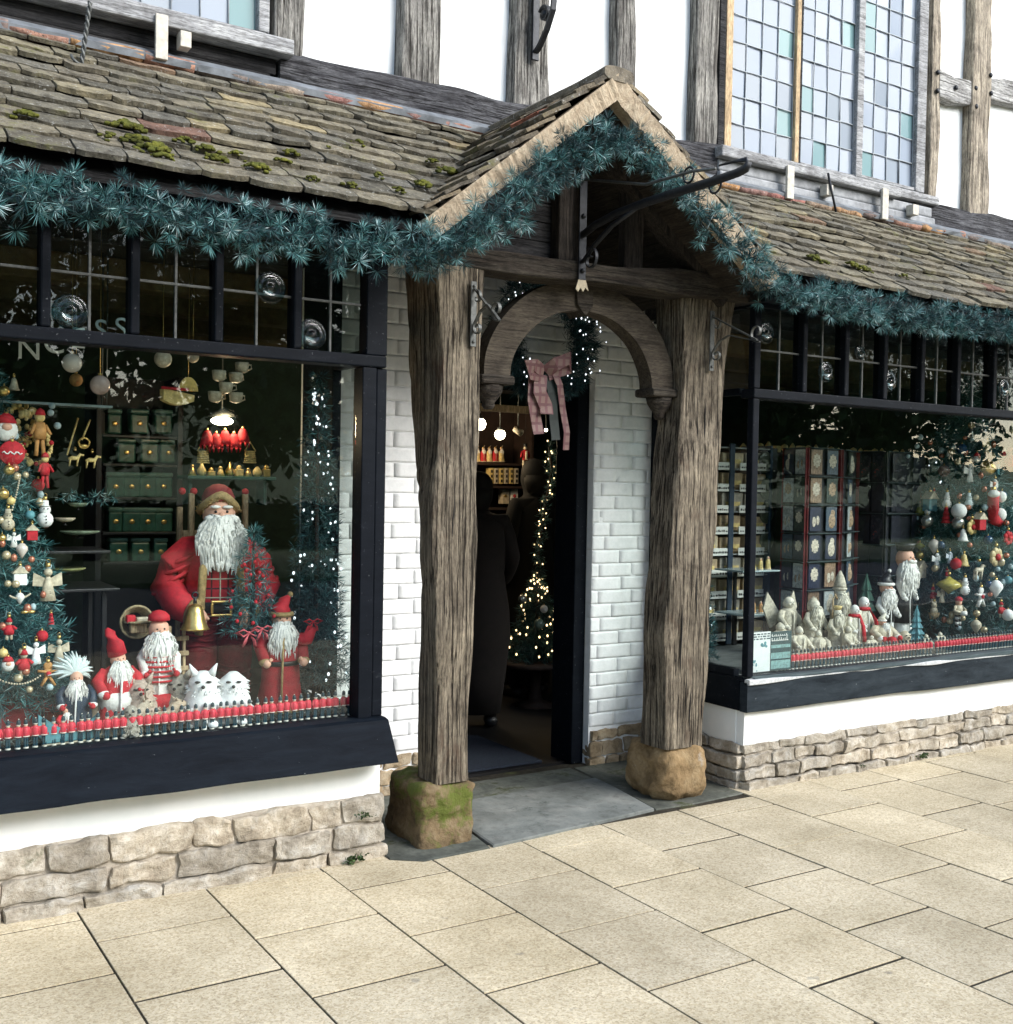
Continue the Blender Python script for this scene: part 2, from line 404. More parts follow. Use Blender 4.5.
def foliage(name, dark, light, tip=None):
    mt, nt, b = newmat(name)
    c = ramp(nt, isl(nt), [(0, dark), (.75, light), (1, tip or light)])
    nt.links.new(c, b.inputs['Base Color']); b.inputs['Roughness'].default_value = .55; b.inputs['Specular IOR Level'].default_value = .4
    return mt
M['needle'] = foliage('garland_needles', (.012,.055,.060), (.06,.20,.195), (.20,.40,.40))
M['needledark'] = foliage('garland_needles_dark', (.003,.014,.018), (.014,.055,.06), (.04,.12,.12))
M['needlefrost'] = foliage('frosted_needle_tips', (.12,.27,.28), (.30,.46,.47), (.62,.74,.74))
M['fir'] = foliage('fir_foliage', (.006,.022,.028), (.022,.075,.082), (.06,.16,.17))
M['firlight'] = foliage('fir_foliage_teal', (.012,.05,.055), (.05,.17,.175), (.15,.33,.34))
M['leaf'] = foliage('tree_leaves', (.012,.03,.008), (.045,.085,.02), (.07,.12,.03))

red = pm('red_fabric', (.48,.014,.026), .75, .3, 50)
dred = pm('dark_red_fabric', (.20,.007,.014), .8, .4, 30)
white = pm('white_fur', (.78,.77,.74), .9, .15, 60, 0, .6)
cream = pm('cream_ceramic', (.55,.48,.36), .5, .4, 50)
tan = pm('tan_fur', (.33,.23,.10), .9, .4, 60, 0, .8)
gold = pm('gold_metal', (.75,.52,.18), .3, .25, 40, .9)
yell = pm('pale_gold_paint', (.72,.55,.22), .5, .4, 50)
skin = pm('doll_skin', (.68,.38,.27), .6, .1, 40)
black = pm('black_leather', (.012,.012,.014), .45, .3, 40)
green = pm('green_paint', (.02,.09,.06), .6, .4, 40)
navy = pm('navy_paint', (.01,.03,.06), .55, .3, 60)
teal = pm('teal_paint', (.10,.28,.33), .6, .3, 30)
grey = pm('grey_fur', (.36,.33,.28), .95, .4, 60, 0, .8)
beige = pm('beige_plush', (.48,.38,.28), .95, .35, 60, 0, .8)
pearl = pm('pearl_glaze', (.62,.55,.50), .15, .2, 12)
blueb = pm('blue_glass_bauble', (.015,.05,.12), .1, .3, 12)
orange = pm('gingerbread', (.50,.25,.08), .7, .3, 40)
clear = pm('silver_bauble', (.5,.5,.46), .15, .4, 20, .7)
M['bulb'] = pm('warm_lamp_glow', (1,.86,.60), .4, .02, 10, 0, 0, .5, 9)
M['fairy'] = pm('fairy_light_glow', (.85,.93,1), .4, .02, 10, 0, 0, .5, .75)
M['fairywarm'] = pm('warm_fairy_light_glow', (1,.72,.35), .4, .02, 10, 0, 0, .5, 1.8)

M['leadbar'] = pm('grey_lead_came', (.30,.33,.35), .6, .2, 40)
M['bull'] = glassmat('bullseye_glass', .12, (.50,.64,.66), 1.3, .3)
M['slate2'] = stonemat('dark_mossy_slate', [(.05,.055,.05), (.105,.115,.10), (.19,.19,.17)], 6, ((.05,.06,.025), 6, .55), .5)
M['brickdirt'] = M['rubbledark']
# ================================================================== GROUND
g = MB(); g.box(-60, 80, -70, 3.0, -.35, -.12)
g.build('road', M['asphalt'], kind='structure')
g = MB(); g.box(-6, 16, -1.6, 4.9, -.3, -.0045)
g.build('pavement_bed', M['joint'], kind='structure')
g = MB(); g.box(-6, 16, -1.75, -1.606, -.3, .0)
g.build('kerb', M['rubble'], kind='structure')
xs = [-2.79,-2.34,-1.89,-1.44,-.99,-.54,-.09,.36,.81,1.26,1.71,2.14,2.58,3.02,3.47,3.95,4.42,4.88,5.33,5.79,6.24,6.7,7.15,7.6,8.05,8.5,8.95,9.4]
offs = [3.24, 3.0]
slab = MB()
special = {2.14: 3.02, 1.71: 3.25, 1.26: 3.0, .81: 3.23, .36: 3.45, 2.58: 3.27, 3.02: 3.03, 3.47: 3.29, 3.95: 3.06, 4.42: 3.30}
rr = random.Random(3)
for i in range(len(xs)-1):
    x0, x1 = xs[i]+.0028, xs[i+1]-.0028
    y0 = special.get(xs[i], 3.0 + .24*(i % 2))
    ymax = 4.10 if not (2.14 < xs[i]+.2 < 3.95) else 3.93
    ys = [y0 + .482*k for k in range(-10, 3)]
    ys = [y for y in ys if y < ymax-.12] + [ymax]
    for a, b in zip(ys[:-1], ys[1:]):
        q = rr.uniform(.0055, .0085); dz = rr.uniform(-.0015, .0015)
        slab.cbox(x0+rr.uniform(0,.0015), x1-rr.uniform(0,.0015), a+q, b-q, -.05+dz, dz, .0012)
slab.build('pavement_slabs', M['slab'], kind='structure')
# grey joints and slate step inside porch
st = MB()
def prism(mb, poly, z0, z1, m=0, inset=.004):
    n = len(poly); cx = sum(p[0] for p in poly)/n; cy = sum(p[1] for p in poly)/n
    vs = [(x, y, z0) for x, y in poly] + [(x, y, z1-inset) for x, y in poly] + [(x+(cx-x)*inset*4, y+(cy-y)*inset*4, z1) for x, y in poly]
    fs = [tuple(range(2*n, 3*n))]
    for r_ in range(2):
        for i in range(n): fs.append((r_*n+i, r_*n+(i+1) % n, (r_+1)*n+(i+1) % n, (r_+1)*n+i))
    mb.add(vs, fs, m)
prism(st, [(2.43,3.885),(2.62,3.90),(3.0,3.935),(3.37,3.975),(3.44,4.36),(3.46,4.55),(2.50,4.50)], -.03, .012)
st.build('porch_step', M['slate'], kind='structure'); st = MB()
prism(st, [(2.50,4.515),(3.46,4.565),(3.48,4.80),(2.50,4.80)], -.03, .004)
prism(st, [(3.385,3.98),(3.60,3.965),(3.98,3.99),(4.0,4.8),(3.5,4.8),(3.455,4.36)], -.03, .001)
prism(st, [(1.99,3.96),(2.10,3.875),(2.415,3.885),(2.44,4.06),(2.47,4.78),(2.0,4.78)], -.03, .006)
st.build('porch_paving', M['slate2'], kind='structure')
fl = MB(); fl.box(-3, 9, 4.92, 9, -.05, .004)
fl.build('shop_floor', pm('dark_shop_floor', (.012,.011,.011), .5, .4, 8), kind='structure')

# ================================================================== SHOP BUILDING (one building, parts below)
B = thing('timber_framed_shop', 'old timber framed shop with white panels above, tiled pent roof and two bay windows', 'shop', (3.0, 4.8, 0))

def rubble(mb, x0, x1, z0, z1, Y, rows, seed, axis='X', depth=.10, bat=0, wmin=.12, wmax=.3):
    """rubble stones on a facade plane; axis X: wall runs along x and faces -y; axis Y: wall runs along y and faces -x (Y is then x)"""
    q = random.Random(seed); hs = [q.uniform(.8, 1.25) for _ in range(rows)]; s_ = sum(hs); z = z0
    for r_ in range(rows):
        h = hs[r_]*(z1-z0)/s_; x = x0 - q.uniform(0, .1)
        while x < x1 - .02:
            w = q.uniform(wmin, wmax); xe = min(x+w, x1)
            if x1 - xe < .06: xe = x1
            xa = max(x, x0)
            if xe - xa > .03:
                c = (xa+xe)/2; d = depth/2; pr_ = bat*(1-(z-z0)/(z1-z0)) + q.uniform(-.008, .01)
                hx, hz = (xe-xa)/2-.004, h/2-.004+q.uniform(-.003,.002)
                bb = min(hx, hz)*q.uniform(.12,.3)
                if axis == 'X': mb.rstone((c, Y+d-pr_, z+h/2), (hx, d, hz), bb, .017, 0, False, seed+x, 10)
                else: mb.rstone((Y+d-pr_, c, z+h/2), (d, hx, hz), bb, .017, 0, False, seed+x, 10)
            x = xe
        z += h
# left plinth
p = MB(); rubble(p, -.9, 2.005, -.04, .245, 4.035, 3, 11, bat=.02, wmin=.13, wmax=.42); p.build('rubble_plinth', M['rubble'], B)
p = MB(); hewn(p, [(-.9,-.05,.242,4.043,4.2),(1.99,-.05,.242,4.043,4.2)], 'X', 160, .013, 44, .12); p.build('mortar_bed', M['mortar'], B)
p = MB(); hewn(p, [(-.9,.225,.43,4.055,4.2),(1.985,.225,.43,4.055,4.2)], 'X', 60, .006, 4, .12, fine=.3); p.build('plinth_render', M['plaster'], B)
# small sprigs at plinth foot added later. right plinth
p = MB(); rubble(p, 4.0, 8.5, -.03, .225, 4.05, 4, 23, bat=.05, wmin=.12, wmax=.34)
rubble(p, 4.06, 4.82, -.03, .225, 3.985, 4, 29, 'Y', bat=.02); p.build('rubble_plinth', M['rubble'], B)
p = MB(); hewn(p, [(4.03,-.04,.220,4.054,4.2),(8.5,-.04,.220,4.054,4.2)], 'X', 200, .014, 45, .12); p.build('mortar_bed', M['mortar'], B)
p = MB(); p.box(4.02, 4.2, 4.11, 4.82, -.03, .219); p.build('mortar_bed', M['mortar'], B)
p = MB(); hewn(p, [(4.005,.215,.41,4.045,4.2),(8.5,.215,.41,4.045,4.2)], 'X', 60, .006, 5, .12, fine=.3)
hewn(p, [(4.1,4.0,4.15,.213,.408),(4.82,4.0,4.15,.213,.408)], 'Y', 12, .003, 6, .12, fine=.3); p.build('plinth_render', M['plaster'], B)

# painted brick wall with door opening
def brickwall(mb, x0, x1, z0, z1, Y, seed, hole=None):
    q = random.Random(seed); z = z0; r_ = 0
    while z < z1 - .01:
        h = .074 + q.uniform(-.002, .002); x = x0 - (.115 if r_ % 2 else 0) - q.uniform(0, .01)
        while x < x1:
            w = .226 + q.uniform(-.012, .012)
            a, b = max(x, x0), min(x+w, x1)
            parts = [(a, b)]
            if hole and z + h/2 < hole[2]:
                parts = []
                if a < hole[0]: parts.append((a, min(b, hole[0])))
                if b > hole[1]: parts.append((max(a, hole[1]), b))
            for a_, b_ in parts:
                if b_ - a_ > .02:
                    pr_ = q.uniform(0, .006)
                    mb.rstone(((a_+b_)/2, Y-pr_*.3+.0312, z+h/2), ((b_-a_)/2-.0003, .034, h/2-.0006-q.uniform(0,.0010)), .0018, .0020, 0, True, seed+x*3, 6)
            x += w
        z += h; r_ += 1
DX0, DX1, DZ = 2.66, 3.61, 2.1
p = MB(); brickwall(p, 1.97, 4.06, .2, 2.66, 4.82, 5, (DX0, DX1, DZ)); p.build('painted_brick_wall', M['wbrick'], B)
p = MB()
p.box(1.976, DX0, 4.8185, 4.93, 0, 2.7); p.box(DX1, 4.1, 4.8185, 4.93, 0, 2.7); p.box(DX0, DX1, 4.819, 4.929, DZ, 2.7)
p.build('wall_core', M['wbrick'], B)
p = MB(); rubble(p, 1.97, DX0, -.02, .19, 4.80, 3, 41, wmin=.08, wmax=.2); p.build('rubble_plinth', M['rubbledark'], B); p = MB(); rubble(p, DX1, 4.05, -.02, .19, 4.80, 3, 43, wmin=.08, wmax=.2)
p.build('rubble_plinth', M['rubbledark'], B)
# door frame, open door
p = MB(); p.cbox(DX1-.08, DX1-.002, 4.862, 5.06, 0, DZ-.004, .006); p.cbox(DX0+.002, DX0+.08, 4.862, 5.06, 0, DZ-.004, .006)
p.cbox(DX0+.082, DX1-.082, 4.864, 5.058, DZ-.10, DZ-.005, .006)
p.build('door_frame', M['frame'], B)
p = MB(); p.cbox(2.70, 2.738, 5.07, 5.86, .02, 1.98, .004)
for k in range(5): p.cbox(2.7385, 2.749, 5.08+k*.156, 5.235+k*.156, .03, 1.97, .004)
dr = p.build('door', M['frame'], B)
p = MB(); p.ball((2.79,5.76,1.02), .03); p.tube([(2.75,5.76,1.02),(2.79,5.76,1.02)], .01); p.build('handle', M['ironlight'], dr)

# bays ------------------------------------------------------------
def wframe(x0, x1, muls, name):
    p = MB()
    # transom rail, head, sill
    p.cbox(x0, x1, 4.005, 4.10, 1.965, 2.012, .006)
    p.cbox(x0, x1, 4.02, 4.09, 2.42, 2.50, .004)
    p.cbox(x0, x1, 4.05, 4.10, .545, .567, .004)
    for mx in muls: p.cbox(mx-.017, mx+.017, 4.008, 4.085, 2.013, 2.419, .007)
    return p
# left bay frame
p = wframe(-.9, 1.965, [-.53,-.22,.08,.385,.69,.985,1.285,1.59], 'l')
p.cbox(1.865, 1.925, 4.012, 4.10, .568, 1.964, .004); p.cbox(1.928, 1.975, 4.02, 4.11, .57, 1.9635, .006); p.cbox(1.88, 1.97, 4.014, 4.09, 2.0135, 2.4185, .004)
p.cbox(1.93, 1.972, 4.46, 4.80, .57, 2.5, .004)
p.cbox(1.93, 1.97, 4.112, 4.458, .54, .57, .004); p.cbox(1.93, 1.97, 4.112, 4.458, 1.99, 2.05, .004)
wl = p.build('window_frame', M['frame'], B, label='black painted frame of the left bay window')
p = MB(); p.box(-.9, 1.864, 4.07, 4.074, .568, 1.963); p.box(1.948, 1.952, 4.112, 4.458, .571, 1.989); p.build('window_pane', M['glass'], wl)
def leads(x0, x1, muls, mat_parent, bull):
    p = MB(); g_ = MB()
    e = [x0]+list(muls)+[x1]
    for a, b in zip(e[:-1], e[1:]):
        a += .017; b -= .017; c = (a+b)/2
        g_.box(a, b, 4.045, 4.048, 2.013, 2.419)
        p.cbox(c-.005, c+.005, 4.038, 4.0445, 2.014, 2.418, .002); p.cbox(a, b, 4.037, 4.0435, 2.204, 2.214, .002)
        p.cbox(c-.005, c+.005, 4.049, 4.055, 2.014, 2.418, .002)
    for (bx, bz, r_) in bull:
        bl = MB(); bl.lathe([(.001,.022),(r_*.16,.02),(r_*.24,.008),(r_*.4,.004),(r_*.5,.010),(r_*.62,.009),(r_*.72,.003),(r_*.85,.006),(r_,.004),(r_*1.02,0),(r_*1.0,-.004),(.001,-.004)], (0,0,0), 24)
        bl.v = [(x+bx, 4.040-z, y+bz) for x, y, z in bl.v]
        bl.build('bullseye_pane', M['bull'], mat_parent)
    p.build('lead_bar', M['ironlight'], mat_parent)
    g_.build('transom_pane', M['oldglass'], mat_parent)
bs = [at(70,312,4.045), at(311,335,4.045), at(270,288,4.045)]
leads(-.9, 1.88, [-.53,-.22,.08,.385,.69,.985,1.285,1.59], wl, [(q.x, q.z, .06) for q in bs])
# right bay frame
rm = [4.345, 4.66, 4.97, 5.285, 5.605, 5.945, 6.28, 6.62, 6.95, 7.3, 7.65, 8.0]
p = wframe(3.985, 8.5, rm, 'r')
p.cbox(3.987, 4.03, 4.012, 4.055, .57, 1.9635, .006); p.cbox(3.987, 4.03, 4.01, 4.055, 2.0135, 2.4185, .006)
p.cbox(3.99, 4.03, 4.112, 4.80, 1.985, 2.02, .004); p.cbox(3.99, 4.03, 4.112, 4.80, 2.42, 2.5, .004); p.cbox(3.99, 4.03, 4.75, 4.80, .57, 1.984, .004)
p.cbox(3.99, 4.03, 4.112, 4.80, .56, .60, .004); p.cbox(3.99, 4.03, 4.40, 4.43, 2.021, 2.419, .004)
wr = p.build('window_frame', M['frame'], B, label='black painted frame of the right bay window')
p = MB(); p.box(4.031, 8.5, 4.07, 4.074, .568, 1.963); p.box(4.006, 4.010, 4.057, 4.749, .601, 1.984); p.box(4.006, 4.010, 4.057, 4.75, 2.021, 2.418)
p.build('window_pane', M['glass'], wr)
bs = [(at(765,333,4.045), .055), (at(825,372,4.045), .055), (at(859,353,4.045), .04), (at(888,381,4.045), .06), (at(1003,388,4.045), .055)]
leads(4.03, 8.4, rm, wr, [(q.x, q.z, r_) for q, r_ in bs])
# ledges and fascias
p = MB(); p.cbox(-.9, 1.926, 3.985, 4.068, .561, .5665, .002); p.build('window_ledge', M['ledge'], B)
p = MB(); hewn(p, [(4.03,.548,.5665,4.0,4.068),(8.5,.548,.5665,4.0,4.068)], 'X', 90, .006, 8, .15, fine=.3); p.build('window_ledge', M['ledge'], B)
p = MB(); hewn(p, [(3.985,.543,.547,4.003,4.015),(8.5,.543,.547,4.003,4.015)], 'X', 400, .017, 9, .3); p.build('peeling_paint_edge', M['peel'], B)
p = MB()
n_ = 60; vs = []; xa, xb = -.9, 1.975
for i in range(n_+1):
    x = xa+(xb-xa)*i/n_; e_ = noise.noise(Vector((x*4, 0, 0)))*.004
    xx = x
    f_ = .0 if i < n_ else .03
    vs += [(xx, 3.99, .570), (xx+f_*.2, 3.975, .562+e_), (xx+f_, 3.925, .398+e_*1.5), (xx+f_, 3.955, .392+e_), (xx, 4.06, .40), (xx, 4.06, .570)]
fs = []
for i in range(n_):
    for k in range(6): fs.append((i*6+k, i*6+(k+1) % 6, (i+1)*6+(k+1) % 6, (i+1)*6+k))
fs += [(5,4,3,2,1,0), tuple(n_*6+k for k in range(6))]
p.add(vs, fs, 0); p.build('sill_board', M['fascia'], B)
p = MB(); hewn(p, [(3.985,.392,.543,4.006,4.06),(8.5,.392,.543,4.006,4.06)], 'X', 120, .005, 15, .12, fine=.5)
p.build('sill_board', M['fascia2'], B)
p = MB(); hewn(p, [(4.064,3.985,4.03,.394,.559),(4.80,3.985,4.03,.394,.559)], 'Y', 20, .003, 16, .12, fine=.5); p.build('sill_board', M['frame'], B)
# display platforms, ceilings, side cheeks, soffit
p = MB(); p.box(-.9, 1.925, 4.075, 4.95, .50, .5645); p.build('display_platform', pm('dark_platform_cloth', (.03,.035,.035), .9, .4, 20), B)
p = MB(); p.box(4.035, 8.5, 4.075, 4.95, .50, .5645); p.build('display_platform', pm('grey_platform_cloth', (.12,.13,.13), .9, .3, 20), B)
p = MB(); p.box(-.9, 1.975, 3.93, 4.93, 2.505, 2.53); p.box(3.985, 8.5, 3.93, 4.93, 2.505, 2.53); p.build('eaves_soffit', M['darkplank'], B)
p = MB(); p.cbox(-.9, 1.99, 3.86, 3.925, 2.40, 2.53, .004); p.cbox(3.93, 8.5, 3.86, 3.925, 2.42, 2.55, .004); p.build('eaves_fascia', M['frame'], B)
# interior shell
p = MB(); wm = pm('dark_green_shop_wall', (.022,.05,.038), .8, .4, 6)
p.box(-1.1, 9.1, 8.6, 8.7, 0, 2.7); p.box(-1.2, -1.0, 4.0, 8.7, 0, 2.7); p.box(8.6, 8.8, 4.0, 8.7, 0, 2.7)
p.build('interior_wall', wm, B)
p = MB(); p.box(-1.1, 9.1, 4.95, 8.65, 2.56, 2.64); p.build('interior_ceiling', pm('dark_ceiling', (.05,.045,.035), .8, .3, 6), B)
p = MB()
for yy in (5.5, 6.2, 6.9, 7.6): p.cbox(-1, 8.6, yy, yy+.14, 2.42, 2.559, .008)
p.build('ceiling_beam', pm('ceiling_beam_brown', (.16,.11,.05), .7, .4, 20), B)

# upper storey ----------------------------------------------------
p = MB(); p.box(-2, 11, 4.775, 4.95, 2.72, 5.4); p.build('plaster_wall', M['plaster'], B)
def up(x0, x1, mat, seed, z0=3.36, z1=5.3, name='stud', amp=.012):
    q = MB(); hewn(q, [(z0,x0,x1,4.70,4.80),(z1,x0+.01,x1-.005,4.70,4.80)], 'Z', 60, amp, seed, .25); return q.build(name, mat, B)
up(1.735, 1.87, M['stud'], 31); up(2.36, 2.57, M['stud'], 32, 3.38); up(2.985, 3.20, M['stud'], 33, 3.38); up(3.625, 3.755, M['stud'], 34, 3.3)
up(4.175, 4.345, M['stud'], 35, 3.4); up(6.205, 6.30, M['studwarm'], 36, 3.42); up(6.63, 6.845, M['studwarm'], 37, 3.40)
up(7.55, 7.8, M['stud'], 38); up(-.6, -.4, M['stud'], 39)
q = MB(); hewn(q, [(1.76,3.215,3.405,4.69,4.80),(2.3,3.225,3.40,4.69,4.80),(3.2,3.21,3.41,4.69,4.80),(4.36,3.22,3.44,4.69,4.80)], 'X', 90, .022, 51, .22); q.build('bressummer', M['bress'], B)
q = MB(); hewn(q, [(6.05,3.24,3.42,4.69,4.80),(9.5,3.28,3.46,4.69,4.80)], 'X', 70, .02, 52, .22); q.build('bressummer', M['bress'], B)
a_, b_ = at(932,55,4.7), at(932,84,4.7); c_, d_ = at(969,60,4.7), at(969,92,4.7)
q = MB(); hewn(q, [(6.29,4.12,4.30,4.706,4.80),(6.45,4.10,4.27,4.706,4.80),(6.64,4.13,4.30,4.706,4.80)], 'X', 20, .01, 53, .22); q.build('wall_rail', M['rail'], B)
q = MB(); hewn(q, [(6.84,4.20,4.36,4.706,4.80),(7.1,4.22,4.40,4.706,4.80),(7.56,4.24,4.40,4.706,4.80)], 'X', 30, .01, 54, .22); q.build('wall_rail', M['rail'], B)
for x, z in ((6.26,4.26),(6.26,4.14),(6.66,4.24),(6.67,4.12),(6.82,4.36),(6.83,4.24),(6.45,4.2)):
    q = MB(); q.ball((x, 4.695, z), .017, 1, .6, 1, 8); q.build('timber_peg', M['iron'], B)

# right leaded window
def leaded(x0, x1, z0, z1, cols, rowh, teals, seed):
    fr_ = MB(); pa = MB(); q = random.Random(seed)
    w = (x1-x0)/cols; r_ = 0; z = z0
    while z < z1:
        for c in range(cols):
            mm = 1 if (c, r_) in teals else (2 if q.random() < .25 else 0)
            t = q.uniform(-.0035, .0035); t2 = q.uniform(-.0035, .0035)
            xa, xb = x0+c*w, x0+(c+1)*w
            sg = noise.noise(Vector((c*.9+seed, r_*.4, 0)))*.004
            pa.add([(xa,4.735+t,z),(xb,4.735-t,z),(xb,4.735-t+t2,z+rowh),(xa,4.735+t+t2,z+rowh)], [(0,1,2,3)], mm)
        z += rowh; r_ += 1
    for c in range(cols+1):
        x = x0+c*w; pts = [(x+noise.noise(Vector((c*3+seed, k*.5, 0)))*.005, 4.73, z0+(z-z0)*k/12) for k in range(13)]
        fr_.tube(pts, .0032, 6)
    for k in range(r_+1):
        pts = [(x0+(x1-x0)*i/8, 4.729, z0+k*rowh+noise.noise(Vector((k*2.3, i*.4+seed, 0)))*.006) for i in range(9)]
        fr_.tube(pts, .0032, 6)
    return pa, fr_
wu = MB()
zb = 3.455
wu.cbox(4.35, 4.46, 4.71, 4.80, 3.42, 5.3, .006)
wu_o = None
jm = MB(); jm.cbox(4.40, 4.452, 4.702, 4.762, 3.43, 5.3, .004); jm.cbox(4.965, 5.00, 4.705, 4.762, 3.46, 5.3, .004)
dk = MB(); dk.cbox(4.352, 4.398, 4.704, 4.77, 3.43, 5.3, .004); dk.cbox(5.002, 5.022, 4.71, 4.762, 3.46, 5.3, .003)
wt = MB(); wt.cbox(5.50, 5.56, 4.702, 4.762, 3.46, 5.3, .006); wt.cbox(6.07, 6.16, 4.70, 4.762, 3.46, 5.3, .006); wt.cbox(5.023, 5.499, 4.708, 4.76, 3.445, 3.47, .004); wt.cbox(5.561, 6.069, 4.708, 4.76, 3.462, 3.485, .004)
wo = wt.build('leaded_window', M['sillwood'], B, label='tall leaded upstairs window with small pale and teal panes')
jm.build('mullion', M['tanwood'], wo); dk.build('jamb', M['darkplank'], wo)
for (x0, x1, z0, cols, te, sd) in ((4.453, 4.964, 3.45, 4, {(3,1),(3,4),(0,6)}, 1), (5.023, 5.499, 3.471, 4, {(1,0),(0,2),(3,5),(1,7)}, 2), (5.561, 6.069, 3.486, 4, {(0,0),(3,2),(0,6),(0,5)}, 3)):
    pa, fr_ = leaded(x0, x1, z0, 5.2, cols, .155, te, sd)
    pa.build('window_pane', [M['pane'], M['paneteal'], M['pane2']], wo); fr_.build('lead_bar', M['leadbar'], wo)
# sill assembly right
p = MB(); p.cbox(4.31, 5.83, 4.62, 4.775, 3.365, 3.428, .008); p.cbox(5.835, 6.26, 4.655, 4.775, 3.385, 3.44, .008); so = p.build('window_sill', M['sillwood'], B)
p = MB(); p.cbox(4.33, 6.2, 4.668, 4.77, 3.30, 3.3645, .01); p.cbox(4.33, 6.22, 4.655, 4.77, 3.235, 3.298, .012)
p.build('sill_moulding', pm('weathered_grey_board', (.26,.27,.28), .8, .4, 18), so)
bm_ = pm('pale_batten', (.50,.47,.40), .8, .3, 30)
for x in (4.83, 5.66): p = MB(); p.cbox(x-.028, x+.028, 4.60, 4.618, 3.20, 3.39, .003); p.build('batten', bm_, so)
for x in (5.16, 5.95): p = MB(); p.cbox(x-.028, x+.028, 4.60, 4.655, 3.27, 3.335, .003); p.build('batten', bm_, so)
p = MB(); p.tube([at(828,173,4.6), at(836,212,4.58)], .007); p.build('tie_rod', M['iron'], so)
# left window
wt = MB(); wt.cbox(.3, 1.70, 4.702, 4.76, 3.445, 3.46, .003); wt.cbox(1.665, 1.715, 4.70, 4.762, 3.461, 5.3, .005); wt.cbox(.62, .68, 4.70, 4.762, 3.461, 5.3, .005)
wo = wt.build('leaded_window', M['sillwood'], B, label='low edge of the upstairs leaded window at the left')
pa, fr_ = leaded(.681, 1.664, 3.461, 5.2, 8, .155, {(7,0),(2,1)}, 4)
pa.build('window_pane', [M['pane'], M['paneteal'], M['pane2']], wo); fr_.build('lead_bar', M['leadbar'], wo)
p = MB(); p.cbox(-.6, 1.80, 4.62, 4.775, 3.355, 3.425, .008); so = p.build('window_sill', M['sillwood'], B)
p = MB(); p.cbox(-.6, 1.75, 4.70, 4.77, 3.285, 3.354, .01); p.cbox(-.6, 1.72, 4.688, 4.77, 3.20, 3.284, .012); p.build('sill_moulding', M['darkplank'], so)
p = MB(); p.cbox(1.20, 1.25, 4.60, 4.618, 3.21, 3.39, .003); p.build('batten', bm_, so); p = MB(); p.cbox(1.30, 1.345, 4.60, 4.66, 3.28, 3.345, .003); p.build('batten', bm_, so)
p = MB(); tp = [at(90,2,4.5)+Vector((0,0,.0)), at(85,40,4.5), at(81,67,4.5)]
for ph in (0, PI):
    pts = []
    for i in range(50):
        u = i/49; c = tp[0].lerp(tp[2], u); pts.append(c + Vector((math.cos(u*26+ph)*.005, math.sin(u*26+ph)*.005, 0)))
    p.tube(pts, .0055, 6)
e_ = tp[2]; p.tube([e_, e_+Vector((-.01,-.03,-.005)), e_+Vector((-.035,-.035,.01)), e_+Vector((-.04,-.02,.03))], .006, 6)
t_ = p.build('iron_tie_rod', M['ironlight'], None); tag(t_, 'twisted pale iron rod reaching down to the roof tiles at the upper left', 'iron rod')

# ================================================================== ROOFS
EY, EZ, TY, TZ = 3.76, 2.52, 4.70, 3.20
sl = Vector((0, TY-EY, TZ-EZ)); SLN = sl.length; sl.normalize()
nrm = Vector((0, -sl.z, sl.y))
def tiles(mb, O, U, V, N, ulim, vlen, seed, gauge=.106, wmin=.15, wmax=.25, lift=.027, jag=.28):
    """courses of thick irregular stone tiles. ulim(v) -> (u0,u1)"""
    q = random.Random(seed); k = 0; v = -.02
    while v < vlen - .03:
        gg = gauge*(1.12 - .22*v/vlen)
        u0, u1 = ulim(min(max(v+gg*.5, 0), vlen)); u = u0 - q.uniform(0, .2)
        sag = lambda uu: noise.noise(Vector((uu*1.1, v*2, seed)))*.012
        while u < u1:
            w = q.uniform(wmin, wmax); a, b = max(u, u0), min(u+w, u1); u += w
            if b - a < .03: continue
            L = gg*1.45; th = q.uniform(.013, .021); dv = q.uniform(-.011, .008); tl = q.uniform(-.006, .006); lf = lift + q.uniform(-.003, .005)
            nx, ny = 6, 4; vs = []
            for j in range(ny+1):
                for i in range(nx+1):
                    uu = a+.003+(b-a-.006)*i/nx; vv = v+dv+L*j/ny
                    cw = Vector((uu*17, vv*17, seed+k*.37))
                    if j == 0: vv += noise.noise(cw*1.7)*.011*jag*2 - (.004 if 0 < i < nx else -.005)
                    if i in (0, nx): uu += noise.noise(cw*2.1)*.004
                    h = lf*(1-j/ny) + tl*(i/nx-.5) + noise.noise(cw)*.005 + (-.004 if j == 0 else 0) + sag(uu)*2
                    vs.append(O + U*uu + V*vv + N*(h+th))
            nb = len(vs)
            for j in range(ny+1):
                for i in range(nx+1):
                    vs.append(vs[j*(nx+1)+i] - N*th)
            fs = []; st_ = nx+1
            for j in range(ny):
                for i in range(nx):
                    fs.append((j*st_+i, j*st_+i+1, (j+1)*st_+i+1, (j+1)*st_+i))
            for i in range(nx): fs.append((i, nb+i, nb+i+1, i+1))
            for j in range(ny):
                fs.append((j*st_, (j+1)*st_, nb+(j+1)*st_, nb+j*st_)); fs.append((j*st_+nx, nb+j*st_+nx, nb+(j+1)*st_+nx, (j+1)*st_+nx))
            mb.add(vs, fs, 0)
        v += gg; k += 1
O = Vector((0, EY, EZ)); RX = 2.865; RZ = 3.225; HWS = {-1: .875, 1: .935}; HW = .9
p = MB(); tiles(p, O, Vector((1,0,0)), sl, nrm, lambda v: (-1.2, 2.02 + (2.90-2.02)*v/SLN), SLN-.03, 61)
rl = p.build('pent_roof', M['tile'], B, label='mossy stone tiled pent roof over the left window')
